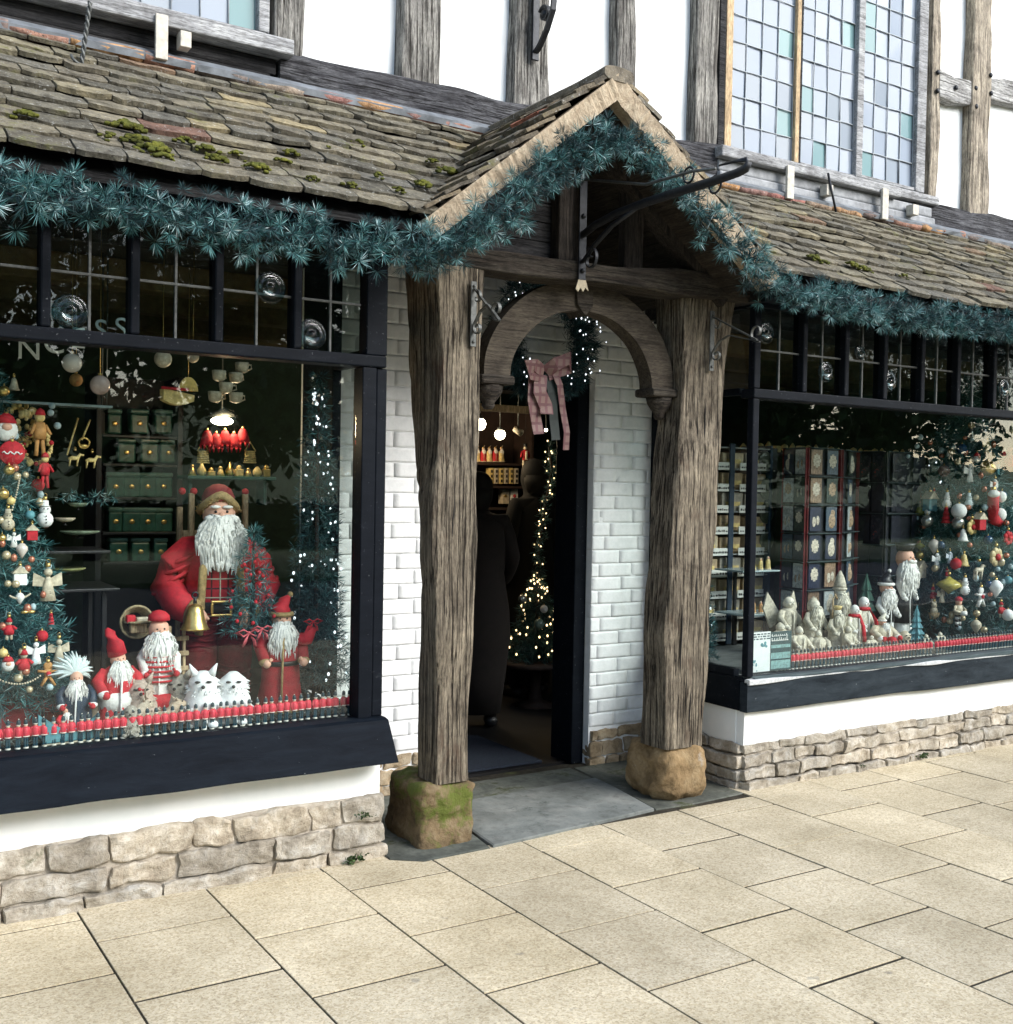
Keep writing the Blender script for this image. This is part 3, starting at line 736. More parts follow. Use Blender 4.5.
p = MB(); tiles(p, O, Vector((1,0,0)), sl, nrm, lambda v: (3.79 - (3.79-2.91)*v/SLN, 8.9), SLN-.03, 62)
rr_ = p.build('pent_roof', M['tile'], B, label='stone tiled pent roof over the right window')
p = MB()
for x0, x1 in ((-1.2, 2.0), (3.8, 8.9)):
    vs = [(x0,EY+.02,EZ-.025),(x1,EY+.02,EZ-.025),(x1 + (.8 if x0 < 0 else 0),TY+.06,TZ+.02),(x0 - (.8 if x0 > 0 else 0),TY+.06,TZ+.02)]
    p.add(vs + [(v[0], v[1], v[2]-.03) for v in vs], [(0,1,2,3),(7,6,5,4),(0,4,5,1),(1,5,6,2),(2,6,7,3),(3,7,4,0)])
p.build('roof_boarding', M['darkplank'], B)
# red tile course + lead flashing at top
def topcourse(x0, x1, seed, mred):
    q = random.Random(seed); p_ = MB(); x = x0
    while x < x1:
        w = q.uniform(.20, .32); xe = min(x+w, x1); dz = q.uniform(-.006, .006)
        c = Vector((0, TY-.05, TZ+.012+dz)); pts = [Vector((x+(xe-x)*i/4, c.y+q.uniform(-.004,.004), c.z+q.uniform(-.003,.003))) for i in range(5)]
        p_.tube(pts, [.036]*5, 10, 0, True, .75); x = xe + .004
    p_.build('top_tile_course', mred, B)
topcourse(-1.2, 2.80, 5, M['redtile']); topcourse(3.9, 8.9, 9, M['redtile'])
p = MB()
for x0, x1 in ((-1.2, 2.88), (3.8, 8.9)):
    n_ = 60; vs = []
    for i in range(n_+1):
        x = x0+(x1-x0)*i/n_; w = noise.noise(Vector((x*7, 1, 0)))*.008
        vs += [(x, 4.612+w, 3.226+w*.7), (x, 4.665, 3.262+w*.4), (x, 4.70, 3.275), (x, 4.70, 3.245), (x, 4.62, 3.20)]
    fs = [(i*5+k, i*5+(k+1) % 5, (i+1)*5+(k+1) % 5, (i+1)*5+k) for i in range(n_) for k in range(5)]
    fs += [(4,3,2,1,0), tuple(n_*5+k for k in range(5))]
    p.add(vs, fs, 0, False)
p.build('lead_flashing', M['lead'], B)
# moss clumps
q = random.Random(12)
def mossat(px, py, r_):
    # intersect pixel ray with left/right roof plane
    d_ = vd + cr*(px-CX)/F - cu*(py-CY)/F; C_ = Vector((0,0,CH))
    t = (O - C_).dot(nrm)/d_.dot(nrm); P = C_ + d_*t + nrm*.062
    mo = MB(); r_ *= q.uniform(.7, 1.15)
    for _ in range(int(26*r_/.03)+6):
        g1, g2 = q.gauss(0, .45), q.gauss(0, .4)
        P2 = P + Vector((g1*r_*1.5, 0, 0)) + sl*g2*r_*.8 - nrm*(.012+.012*(g1*g1+g2*g2))
        s_ = r_*q.uniform(.16, .42)
        mo.rstone(P2, (s_, s_*.9, s_*.55), s_*.5, s_*.6, 0, False, q.random()*50, 4)
    mo.build('moss_clump', M['moss'], rl if px < 600 else rr_)
for a in [(25,127,.03),(125,137,.032),(138,152,.045),(155,160,.035),(160,168,.025),(108,148,.02),(182,152,.022),(205,160,.03),(215,170,.03),(236,165,.025),(255,178,.03),(280,172,.03),(310,190,.03),(348,196,.03),(288,163,.022),(355,152,.025),(375,186,.025),(420,194,.035),(445,180,.032),(395,200,.022),(430,170,.02),(325,158,.015),(810,265,.03),(820,270,.022),(848,272,.03),(860,276,.03),(900,283,.02)]: mossat(*a)
# porch roof
def porch_tiles(side, seed):
    HW = HWS[side]; V = Vector((-side*HW, 0, RZ-2.52))  # upslope
    ln = V.length; V.normalize(); N = Vector((side*V.z, 0, abs(V.x)))
    Oo = Vector((RX+side*HW, 3.70, 2.52))
    p_ = MB()
    # valley: at slope position v the porch roof meets the pent roof at y where pent z == z(v)
    def lim(v):
        z = 2.52 + V.z*v; y = EY + (z-EZ)/(TZ-EZ)*(TY-EY)
        return (0, min(y, 4.76)-3.70 + .04)
    tiles(p_, Oo, Vector((0,1,0)), V, N, lim, ln-.10, seed, .11, .16, .24)
    return p_
p = porch_tiles(-1, 71); p.build('porch_roof', M['tileporch'], B)
p = porch_tiles(1, 72); p.build('porch_roof', M['tileporch'], B)
p = MB(); hewn(p, [(3.70, RX-.075, RX+.075, RZ-.03, RZ+.028),(4.8, RX-.075, RX+.075, RZ-.03, RZ+.028)], 'Y', 30, .008, 3, .6); p.build('porch_ridge', M['tileporch'], B)
# verge mortar (front edge band) & under-boards
for side in (-1, 1):
    HW = HWS[side]
    p = MB(); n_ = 120; vs = []
    for i in range(n_+1):
        u = i/n_; x = RX + side*(HW+.02)*(1-u); z = 2.495 + (RZ+.0-2.495)*u
        w = noise.noise(Vector((x*5, side, 0)))*.008 + noise.noise(Vector((x*60, side, 0)))*.006; tt = .08
        nx_, nz_ = side*.63, .776
        vs += [(x+nx_*.004, 3.700+w, z+.004), (x-nx_*tt, 3.712+w, z-nz_*(tt+w)), (x-nx_*tt, 3.78, z-nz_*tt), (x, 3.78, z)]
    fs = [(i*4+k, i*4+(k+1) % 4, (i+1)*4+(k+1) % 4, (i+1)*4+k) for i in range(n_) for k in range(4)] + [(3,2,1,0), tuple(n_*4+k for k in range(4))]
    p.add(vs, fs, 0, False); p.build('verge_mortar', M['verge'], B)
    p = MB(); vs = []
    for y in (3.782, 4.775):
        for a in (0, 1):
            x = RX + side*HW*(1-a); z = 2.5 + (RZ-.02-2.5)*a
            vs += [(x, y, z), (x-side*.02, y, z-.05)]
    p.add(vs, [(0,2,6,4),(1,5,7,3),(0,4,5,1),(2,3,7,6),(0,1,3,2),(4,6,7,5)]); p.build('rafter_board', M['depthbeam'], B)
# mossy toes at valley foot
# ================================================================== PORCH FRAME (timbers of the building)
p = MB()
hewn(p, [(.262,2.22,2.375,4.005,4.18),(.6,2.22,2.38,4.0,4.18),(.95,2.205,2.385,3.99,4.15),(1.2,2.175,2.385,3.985,4.11),(1.42,2.175,2.38,3.99,4.12),(1.62,2.205,2.385,4.0,4.22),(1.95,2.21,2.40,4.0,4.25),(2.2,2.195,2.42,4.0,4.30),(2.46,2.18,2.43,4.0,4.33)], 'Z', 160, .015, 21, .14)
# knot hollow
po = p.build('porch_post', M['post'], B, label='old oak porch post left of the door, standing on a mossy stone')
p = MB(); q = random.Random(2)
for kz, ky, r_ in ((1.12, 3.990, .062),):
    for k in range(5):
        rr2 = r_*(1-k*.19)
        p.tube([(2.30+math.cos(a)*rr2*.75+.010*noise.noise(Vector((a*1.2 if a < PI else (2*PI-a)*1.2, k*.3, 1))), ky+.002, kz+math.sin(a)*rr2*1.35) for a in [2*PI*i/24 for i in range(25)]], .0042, 6, 0, False)
    p.ball((2.30, ky+.006, kz), r_*.35, .8, .5, 1.3, 8)
p.build('knot', M['post'], po)
p = MB(); qc = random.Random(5)
for _ in range(15):
    x = qc.uniform(2.22, 2.365); z0 = qc.uniform(.3, 1.7); z1 = z0+qc.uniform(.12, .5)
    p.tube([(x+noise.noise(Vector((z*6, x*9, 0)))*.012, 3.992 if .9 < z < 1.5 else 4.002, z) for z in [z0+(z1-z0)*i/10 for i in range(11)]], [.0008+qc.uniform(.0018,.0035)*math.sin(PI*i/10) for i in range(11)], 5)
p.build('crack', pm('dark_crack', (.01,.008,.006), .9, .1, 10), po)
p = MB()
hewn(p, [(.25,3.50,3.735,4.05,4.25),(.45,3.495,3.75,4.05,4.24),(.8,3.475,3.76,4.045,4.22),(1.2,3.49,3.765,4.04,4.20),(1.6,3.54,3.785,4.045,4.25),(1.95,3.55,3.82,4.05,4.26),(2.25,3.55,3.87,4.05,4.26),(2.47,3.545,3.90,4.05,4.27)], 'Z', 160, .017, 22, .14)
po2 = p.build('porch_post', M['post'], B, label='old oak porch post right of the door, standing on an ochre stone')
p = MB(); qc = random.Random(8)
for _ in range(15):
    x = qc.uniform(3.53, 3.72); z0 = qc.uniform(.3, 1.6); z1 = z0+qc.uniform(.12, .5)
    p.tube([(x+noise.noise(Vector((z*6, x*9, 0)))*.012, 4.046, z) for z in [z0+(z1-z0)*i/10 for i in range(11)]], [.0008+qc.uniform(.0018,.0035)*math.sin(PI*i/10) for i in range(11)], 5)
for (x, z0, z1, yy) in ((3.70, 1.45, 1.95, 4.044), (3.66, .85, 1.3, 4.036), (3.57, .6, .95, 4.035)):
    p.tube([(x+noise.noise(Vector((z*6, x, 0)))*.012, yy+.003, z) for z in [z0+(z1-z0)*i/10 for i in range(11)]], [.001+.004*math.sin(PI*i/10) for i in range(11)], 5)
p.build('crack', pm('dark_crack', (.01,.008,.006), .9, .1, 10), po2)
# pad stones
p = MB(); p.rstone((2.275,4.155,.125), (.125,.165,.138), .028, .02, 0, True, 5, 20); p.build('pad_stone', M['padmoss'], B, label='square pad stone with bright green moss under the left post')
p = MB(); p.rstone((3.635,4.205,.12), (.15,.17,.142), .085, .024, 0, True, 31, 24); p.v = [(3.635+(x-3.635)*(1.08-.6*max(0,z-.05)), y, z) for x, y, z in p.v]
p.build('pad_stone', M['padstone'], B, label='rough ochre pad stone under the right post')
# tie beam
p = MB(); hewn(p, [(2.13,2.405,2.485,4.0,4.14),(2.6,2.405,2.495,4.0,4.14),(3.1,2.425,2.50,4.005,4.14),(3.45,2.42,2.535,4.0,4.14),(3.93,2.43,2.54,4.0,4.14)], 'X', 70, .013, 24, .2); p.build('tie_beam', M['beam'], B)
# gable framing
p = MB(); hewn(p, [(2.50,2.80,2.93,4.02,4.11),(3.16,2.80,2.93,4.02,4.11)], 'Z', 24, .005, 25, .15); p.build('king_post', M['gablewood'], B)
p = MB(); hewn(p, [(2.525,3.20,3.31,4.06,4.12),(2.92,3.20,3.31,4.06,4.12)], 'Z', 18, .005, 26, .15); p.build('gable_stud', M['gablewood'], B); p = MB(); hewn(p, [(2.50,2.36,2.44,4.06,4.12),(2.85,2.36,2.44,4.06,4.12)], 'Z', 14, .004, 27, .15); p.build('gable_stud', M['gablewood'], B)
p = MB()
for k in range(8):
    z = 2.50+k*.085; xl = RX-HW+.05+(z+.08-2.5)*1.2
    if xl < 2.79: p.cbox(xl, 2.798, 4.08+.003*(k % 2), 4.10+.003*(k % 2), z, z+.082, .004)
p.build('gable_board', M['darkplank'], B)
for side in (-1, 1):
    p = MB(); vs = []
    A_ = Vector((RX+side*.92, 4.05, 2.42)); B_ = Vector((RX+side*.02, 4.05, 3.17)); dr_ = (B_-A_).normalized(); up_ = Vector((0,1,0)).cross(dr_)*side
    p.obox((A_+B_)/2, dr_*(B_-A_).length/2, (0,.045,0), up_*.035); p.build('principal_rafter', M['gablewood'], B)
# arch braces
acx, acz, ro, ri = 3.02, 1.985, .52, .39
for side in (-1, 1):
    p = MB(); vs = []; n_ = 22
    for i in range(n_+1):
        a = PI/2*i/n_ if i < n_ else PI/2
        aa = a*.955
        wob = noise.noise(Vector((a*2, side, 3)))*.008
        def pt(r_, zz_): return (acx+side*math.cos(aa)*r_*1.03, acz+math.sin(aa)*r_*.88+zz_)
        o_, i_ = pt(ro+wob, 0), pt(ri+wob - .02*math.sin(aa), 0)
        vs += [(o_[0],4.115,o_[1]), (i_[0],4.115,i_[1]), (i_[0],4.21,i_[1]), (o_[0],4.21,o_[1])]
    fs = [(i*4+k, i*4+(k+1) % 4, (i+1)*4+(k+1) % 4, (i+1)*4+k) for i in range(n_) for k in range(4)] + [(3,2,1,0), tuple(n_*4+k for k in range(4))]
    p.add(vs, fs, 0, False); p.build('arch_brace', M['archwood'], B)
    cxx = acx+side*.475
    p = MB(); p.cbox(cxx-.085, cxx+.085, 4.09, 4.235, 1.945, 1.985, .01)
    p.lathe([(.07,.0),(.062,-.03),(.045,-.055),(.028,-.075),(.03,-.09),(.018,-.105)], (cxx+side*.01, 4.16, 1.944), 14, 0, 1, .9)
    p.build('corbel', M['beam'], B)
p = MB(); vs = [(3.0-.045,4.10,2.43),(3.0+.05,4.10,2.43),(3.0+.05,4.10,2.335),(3.01,4.10,2.285),(3.0-.035,4.10,2.335)]
vs += [(a, 4.225, c) for a, b, c in vs]
p.add(vs, [(4,3,2,1,0),(5,6,7,8,9)] + [(i, (i+1) % 5, 5+(i+1) % 5, 5+i) for i in range(5)]); p.build('arch_keystone', M['beam'], B)
# rear beam above door wall
p = MB(); p.box(1.98, 4.0, 4.72, 4.83, 2.66, 2.80); p.box(1.97, 1.999, 3.93, 4.8, 2.43, 2.56); p.box(3.93, 3.984, 3.93, 4.8, 2.43, 2.56); p.build('wall_plate', M['darkplank'], B)

# ================================================================== IRONWORK
def ribbon(mb, pts, w, t, wd=(1,0,0), m=0):
    """flat iron bar following pts, width along wd"""
    pts = [Vector(q_) for q_ in pts]; wd = Vector(wd).normalized(); vs = []
    for i, P in enumerate(pts):
        tg = (pts[min(i+1, len(pts)-1)]-pts[max(i-1, 0)]).normalized(); n_ = tg.cross(wd).normalized()
        vs += [P+wd*w/2+n_*t/2, P-wd*w/2+n_*t/2, P-wd*w/2-n_*t/2, P+wd*w/2-n_*t/2]
    fs = [(i*4+k, i*4+(k+1) % 4, (i+1)*4+(k+1) % 4, (i+1)*4+k) for i in range(len(pts)-1) for k in range(4)] + [(3,2,1,0), tuple((len(pts)-1)*4+k for k in range(4))]
    mb.add(vs, fs, m)
def spiral(c, r0_, r1_, a0, a1, n_=26, X=0):
    return [Vector((X, c[0]+math.cos(a0+(a1-a0)*i/n_)*(r0_+(r1_-r0_)*i/n_), c[1]+math.sin(a0+(a1-a0)*i/n_)*(r0_+(r1_-r0_)*i/n_))) for i in range(n_+1)]
def basket_bracket(X, Y, z0, z1, yo, zo, label):
    t = thing('hanging_bracket', label, 'bracket', (X, Y, z0), 0, 'iron basket brackets on the porch posts')
    p = MB(); p.cbox(X-.014, X+.014, Y-.006, Y, z0, z1, .002)
    for z in (z0+.02, z1-.02): p.ball((X, Y-.007, z), .007)
    p.build('back_plate', M['ironlight'], t)
    p = MB(); za = z0+.15
    ribbon(p, spiral((Y-.04, z0+.075), .008, .032, 0, 2*PI*1.15, 26, X)+[Vector((X, Y-.06, z0+.14)), Vector((X, Y-.12, za+.01)), Vector((X, yo, zo))] + spiral((yo+.02, zo+.045), .046, .012, -1.9, 4.4, 24, X), .014, .005)
    p.build('scroll_arm', M['ironlight'], t)
    p = MB(); ribbon(p, [Vector((X, Y-.01, z1-.03)), Vector((X, yo+.02, zo+.01))], .012, .006); ribbon(p, spiral((Y-.035, z1-.07), .03, .01, 1.6, 6.5, 20, X), .012, .004); p.build('strut', M['ironlight'], t)
basket_bracket(2.35, 3.99, 2.08, 2.35, 3.78, 2.165, 'scrolled iron basket bracket fixed high on the left porch post')
basket_bracket(3.72, 4.035, 2.08, 2.37, 3.71, 2.19, 'scrolled iron basket bracket fixed high on the right porch post')
# big sign bracket
t = thing('sign_bracket', 'large black wrought iron sign bracket jutting out from the porch gable', 'sign bracket', (2.93, 4.0, 2.42))
X = 2.905
p = MB(); p.cbox(X-.02, X+.02, 3.988, 3.996, 2.42, 2.95, .002)
for z in (2.46, 2.7, 2.9): p.ball((X, 3.986, z), .011)
p.build('back_plate', M['iron'], t)
p = MB(); vs = [(X-.02,2.42),(X+.02,2.42),(X+.036,2.375),(X+.018,2.388),(X+.006,2.368),(X-.008,2.386),(X-.02,2.366),(X-.034,2.378)]
vv = [(a, 3.988, b) for a, b in vs] + [(a, 3.994, b) for a, b in vs]
p.add(vv, [tuple(range(8))[::-1], tuple(range(8, 16))] + [(i, (i+1) % 8, 8+(i+1) % 8, 8+i) for i in range(8)]); p.build('fleur_end', pm('worn_brass_tip', (.30,.26,.18), .6, .4, 40, .3), t)
p = MB()
arm = [(3.985,2.62),(3.90,2.645),(3.75,2.665),(3.56,2.672),(3.35,2.672),(3.15,2.67),(3.03,2.672),(2.99,2.678),(2.975,2.695),(2.99,2.712),(3.05,2.718),(3.13,2.722)]
p.tube([(X, a, b) for a, b in arm], [.016,.017,.018,.019,.019,.018,.017,.016,.012,.009,.006,.004], 8)
p.tube([(X, a, b) for a, b in [(3.985,2.50),(3.90,2.56),(3.78,2.62),(3.60,2.665)]], [.009,.011,.011,.008], 8)
p.build('arm', M['iron'], t)
p = MB(); p.tube([(X,3.985,2.86),(X,3.56,2.745),(X,3.28,2.735),(X,3.15,2.715)], .0065, 6); p.build('stay_rod', M['ironlight'], t)
for yy, zz_, r_ in ((3.30,2.725,.03),(3.15,2.655,.032)):
    p = MB(); p.tube([(X, yy+math.cos(a)*r_, zz_+math.sin(a)*r_) for a in [2*PI*i/20 for i in range(21)]], .0045, 6, 0, False); p.build('hanging_ring', M['iron'], t)
p = MB(); ribbon(p, spiral((3.93, 2.50), .055, .012, 1.2, 8.5, 36, X), .014, .006); p.build('scroll', M['iron'], t)
# scroll bracket on upper stud
u0 = at(538, 30, 4.66); X = u0.x
t = thing('iron_scroll', 'black iron scroll bracket on the wall timber above the porch roof', 'iron scroll', (X, 4.69, 3.7))
p = MB(); zb_ = at(538, 62, 4.69).z; p.cbox(X-.02, X+.02, 4.676, 4.69, zb_, zb_+.62, .003); p.build('back_plate', M['iron'], t)
p = MB(); zc = zb_+.06
ribbon(p, [Vector((X,4.60,zc+.32)),Vector((X,4.55,zc+.29)),Vector((X,4.52,zc+.22)),Vector((X,4.53,zc+.14)),Vector((X,4.58,zc+.06)),Vector((X,4.64,zc+.0)),Vector((X,4.675,zc-.02))], .028, .014)
ribbon(p, spiral((4.60, zc+.14), .045, .012, .5, 8, 30, X), .026, .01); p.ball((X,4.60,zc+.14), .022)
ribbon(p, spiral((4.62, zc+.29), .035, .012, .5, 6, 24, X), .022, .008)
p.build('scroll', M['iron'], t)
# ================================================================== FOLIAGE HELPERS
def rvec(q):
    while True:
        v = Vector((q.uniform(-1,1), q.uniform(-1,1), q.uniform(-1,1)))
        if .05 < v.length < 1: return v.normalized()
def needles(mb, c, axis, n, L, w, q, spread=.9, m=0, frost=.1):
    """one tuft of n needles round an axis"""
    axis = axis.normalized()
    for _ in range(n):
        d_ = (axis*(1-spread*.5) + rvec(q)*spread).normalized()
        l = L*q.uniform(.6, 1.1); s_ = d_.cross(rvec(q)).normalized()*w*q.uniform(.7, 1.2)
        b0 = c + d_*L*.08; mid = c + d_*l*.55
        mb.add([b0, mid+s_, c+d_*l, mid-s_], [(0,1,2,3)], 1 if q.random() < frost else m)
def path_pts(pts, step):
    out = []
    for a, b in zip(pts[:-1], pts[1:]):
        n = max(1, int((b-a).length/step))
        out += [a.lerp(b, i/n) for i in range(n)]
    return out + [pts[-1]]
def garland(name, label, pts, rad, seed, dens=1.0, nn=56):
    q = random.Random(seed); mb = MB(); core = MB()
    pp = path_pts(pts, .0072/dens)
    core.tube(path_pts(pts, .1), .009, 8)
    for i, P in enumerate(pp):
        tg = (pp[min(i+1, len(pp)-1)] - pp[max(i-1, 0)]).normalized()
        o = rvec(q); o = (o - tg*o.dot(tg)); o.normalize()
        if o.y > .3: o.y = -o.y
        rr_ = rad*q.uniform(.3, 1.05)*(1+.28*noise.noise(P*3.2+Vector((seed,0,0))))
        c = P + o*rr_*.75 + tg*q.uniform(-.02, .02)
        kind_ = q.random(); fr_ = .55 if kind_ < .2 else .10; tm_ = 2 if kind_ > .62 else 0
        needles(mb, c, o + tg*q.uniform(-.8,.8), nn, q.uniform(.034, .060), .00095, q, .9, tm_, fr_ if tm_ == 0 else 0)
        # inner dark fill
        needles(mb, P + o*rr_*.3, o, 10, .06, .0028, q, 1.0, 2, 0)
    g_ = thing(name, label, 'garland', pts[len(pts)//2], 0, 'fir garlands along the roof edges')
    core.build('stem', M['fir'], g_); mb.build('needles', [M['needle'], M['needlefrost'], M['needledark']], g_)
GP = lambda l, Y: [at(x, y, Y) for x, y in l]
gl = [(-140,186),(-60,192),(0,199),(50,201),(100,207),(150,210),(200,222),(250,230),(300,236),(350,244),(400,250),(440,257)]
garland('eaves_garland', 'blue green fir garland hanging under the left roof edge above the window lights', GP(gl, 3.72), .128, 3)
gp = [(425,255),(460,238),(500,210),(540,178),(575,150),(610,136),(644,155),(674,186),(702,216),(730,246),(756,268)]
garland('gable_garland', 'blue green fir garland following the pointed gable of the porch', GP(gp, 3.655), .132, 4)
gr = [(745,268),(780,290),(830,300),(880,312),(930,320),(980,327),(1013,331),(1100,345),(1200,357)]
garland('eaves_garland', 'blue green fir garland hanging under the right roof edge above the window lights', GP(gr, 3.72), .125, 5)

def fir(name, label, base, h, r, q, tiers=14, per=16, L=.05, mats=None, lights=0, lm=None, cat='christmas tree', trunk=True, back=True, group=None, frost=.03):
    t = thing(name, label, cat, base, 0, group)
    mb = MB(); tr = MB(); lt = MB(); base = Vector(base)
    tr.tube([base, base+Vector((0,0,h*.95))], [r*.06+.006, .004], 8)
    tr.lathe([(r*.25,0),(r*.22,.02),(.02,.03)], base, 12)
    for i in range(tiers):
        u = i/(tiers-1); z = h*(.08+.90*u); rad = r*(1-u)**.9+.015
        n = max(5, int(per*(1-u*.72)))
        for k in range(n):
            a = 2*PI*(k+q.random()*.7)/n + i
            rr_ = rad*q.uniform(.75, 1.08); ends = Vector((math.cos(a)*rr_, math.sin(a)*rr_, -rr_*.22+q.uniform(-.01,.01)))
            steps = max(2, int(rr_/(L*.42)))
            for s_ in range(steps):
                f_ = (s_+1)/steps
                needles(mb, base+Vector((0,0,z))+ends*f_, ends+Vector((0,0,.3*rr_)), 15, L*q.uniform(.8,1.1), L*.035, q, .8, 0, frost)
    if trunk: tr.build('trunk', M['brown'], t)
    mb.build('foliage', mats or [M['fir'], M['firlight']], t)
    if lights:
        for _ in range(lights):
            u = q.random()**1.2*.96; a = q.uniform(-PI, PI); rad = (r*(1-u)**.9+.015)*q.uniform(.75, 1.05)
            c = base+Vector((math.cos(a)*rad, math.sin(a)*rad, h*(.08+.9*u)))
            lt.ball(c, q.uniform(.0035,.0062) if lm is not M['fairywarm'] else .0065, 1, 1, 1.3, 6)
        lt.build('light_string', lm or M['fairy'], t)
    return t

# ================================================================== FIGURE HELPERS
def fur_beard(mb, c, w, h, d, q, n=160, m=0):
    """hanging beard of tapering strands over a solid core"""
    c = Vector(c)
    prof = [(.1,0),(.75,-.12),(1,-.35),(.92,-.6),(.6,-.85),(.15,-1)]
    mb.lathe([(max(.003,a*w/2), b*h) for a, b in prof], c, 14, m, 1, d/w*1.0)
    for _ in range(n):
        u = q.random(); a = -PI/2 + q.uniform(-1.5, 1.5)
        rr_ = w/2*(.25+.8*math.sin(min(1, u+.18)*PI*.8))
        s0 = c+Vector((math.cos(a)*rr_*.8, math.sin(a)*rr_*.8*d/w, -u*h*.75))
        s1 = s0+Vector((math.cos(a)*w*.10+q.uniform(-1,1)*w*.06, math.sin(a)*w*.05, -h*q.uniform(.18,.34)))
        mb.tube([s0, (s0+s1)/2+Vector((math.cos(a)*w*.07, -w*.03, 0)), s1], [w*.045, w*.035, w*.006], 5, m, False)
def face(mb_parts, t, c, r, H, sk=None):
    """head with nose, cheeks, eyes"""
    p = MB(); c = Vector(c)
    p.ball(c, r, 1, .95, 1.12, 16); p.ball(c+Vector((0,-r*.98,-r*.05)), r*.2, 1, 1, 1.1, 8)
    p.ball(c+Vector((r*.42,-r*.72,-r*.2)), r*.26, 1, .8, 1, 8); p.ball(c+Vector((-r*.42,-r*.72,-r*.2)), r*.26, 1, .8, 1, 8)
    h = p.build('head', sk or skin, t, False)
    for s_ in (-1, 1):
        p = MB(); p.ball(c+Vector((s_*r*.34,-r*.88,r*.18)), r*.09, 1, .6, 1, 8); p.build('eye', black, h, False)
    return h
def robed(name, label, cat, base, h, robe, trim, hatm=None, beard=True, beardm=None, hat='cone', skinm=None, rz=0, wide=.30, group=None, q=None, belt=None, extra=None, sleeve=None, arms=True, lean=0):
    """bearded doll or figurine in a long robe, front towards -y"""
    q = q or R
    t = thing(name, label, cat, base, rz, group)
    w = h*wide
    p = MB(); prof = [(w*.62,0),(w*.6,h*.04),(w*.5,h*.25),(w*.46,h*.42),(w*.47,h*.55),(w*.40,h*.66),(w*.2,h*.72)]
    n_ = 20; vs = []
    base_i = len(p.v)
    p.lathe(prof, (0,0,0), n_, 0, 1, .78)
    p.v = [(x*(1+.05*math.sin(7*math.atan2(y, x)+z*20)), y*(1+.05*math.sin(7*math.atan2(y, x))), z) for x, y, z in p.v]
    if arms:
        for s_ in (-1, 1):
            p.tube([(s_*w*.30,0,h*.66),(s_*w*.54,-w*.05,h*.56),(s_*w*.50,-w*.36,h*.45)], [w*.16,w*.165,w*.14], 9)
    b = p.build('robe', robe, t, False)
    p = MB()
    p.lathe([(w*.64,-.0),(w*.68,h*.015),(w*.66,h*.04),(w*.6,h*.05)], (0,0,0), n_, 0, 1, .8)
    p.tube([(-w*.03,-w*.40,h*.66),(-w*.06,-w*.42,h*.4),(-w*.1,-w*.50,h*.04)], w*.03, 7)
    if arms:
        for s_ in (-1, 1): p.ball((s_*w*.495,-w*.38,h*.446), w*.16, 1, 1, .7, 9)
    p.build('trim', trim, b, False)
    if arms:
        p = MB()
        for s_ in (-1, 1):
            p.ball((s_*w*.47,-w*.48,h*.435), w*.11, 1, 1, 1, 8); p.tube([(s_*w*.42,-w*.50,h*.45),(s_*w*.36,-w*.54,h*.48)], w*.045, 6)
        p.build('mitten', sleeve or trim, t, False)
    if belt:
        p = MB(); p.lathe([(w*.475,h*.40),(w*.50,h*.405),(w*.50,h*.435),(w*.475,h*.44)], (0,0,0), n_, 0, 1, .8); p.build('belt', belt, t, False)
    r_ = h*.085
    face(None, t, (0,-w*.04,h*.79), r_, h, skinm)
    if beard:
        p = MB(); fur_beard(p, (0,-w*.20,h*.785), r_*3.0, h*.33, r_*1.9, q, 110)
        p.ball((0,-w*.04-r_*.9,h*.768), r_*.5, 1.5, .6, .45, 8); p.build('beard', beardm or white, t, False)
    if hat == 'cone':
        p = MB(); c0 = Vector((0,-w*.02,h*.83))
        p.tube([c0, c0+Vector((0,0,h*.06)), c0+Vector((w*.08,0,h*.12)), c0+Vector((w*.22,.0,h*.17))], [r_*1.08,r_*.95,r_*.6,r_*.12], 12)
        hh = p.build('hat', hatm, t, False)
        p = MB(); p.tube([c0+Vector((math.cos(a)*r_*1.05, math.sin(a)*r_*1.05, -.0+r_*.1)) for a in [2*PI*i/16 for i in range(17)]], r_*.26, 7, 0, False); p.ball(c0+Vector((w*.23,0,h*.175)), r_*.3)
        p.build('hat_trim', trim, hh, False)
    elif hat == 'hood':
        p = MB(); c0 = Vector((0,w*.03,h*.80))
        p.lathe([(r_*1.15,-r_*.9),(r_*1.25,-.2*r_),(r_*1.1,r_*.5),(r_*.6,r_*1.1),(.003,r_*1.35)], c0, 14, 0, 1, .9); p.build('hood', hatm, t, False)
    elif hat == 'tall':
        p = MB(); c0 = Vector((0,-w*.02,h*.84)); p.lathe([(r_*1.05,0),(r_*1.0,r_*.8),(r_*.7,r_*1.9),(r_*.15,r_*3)], c0, 12); p.lathe([(r_*1.15,-.1*r_),(r_*1.2,.15*r_),(r_*1.05,.3*r_)], c0, 12); p.build('hat', hatm, t, False)
    elif hat == 'crown':
        p = MB(); c0 = Vector((0,-w*.02,h*.86)); p.lathe([(r_*.8,0),(r_*.95,r_*.5),(r_*1.05,r_*.8),(r_*.7,r_*.6),(.003,r_*.7)], c0, 12); p.build('crown', hatm, t, False)
    return t

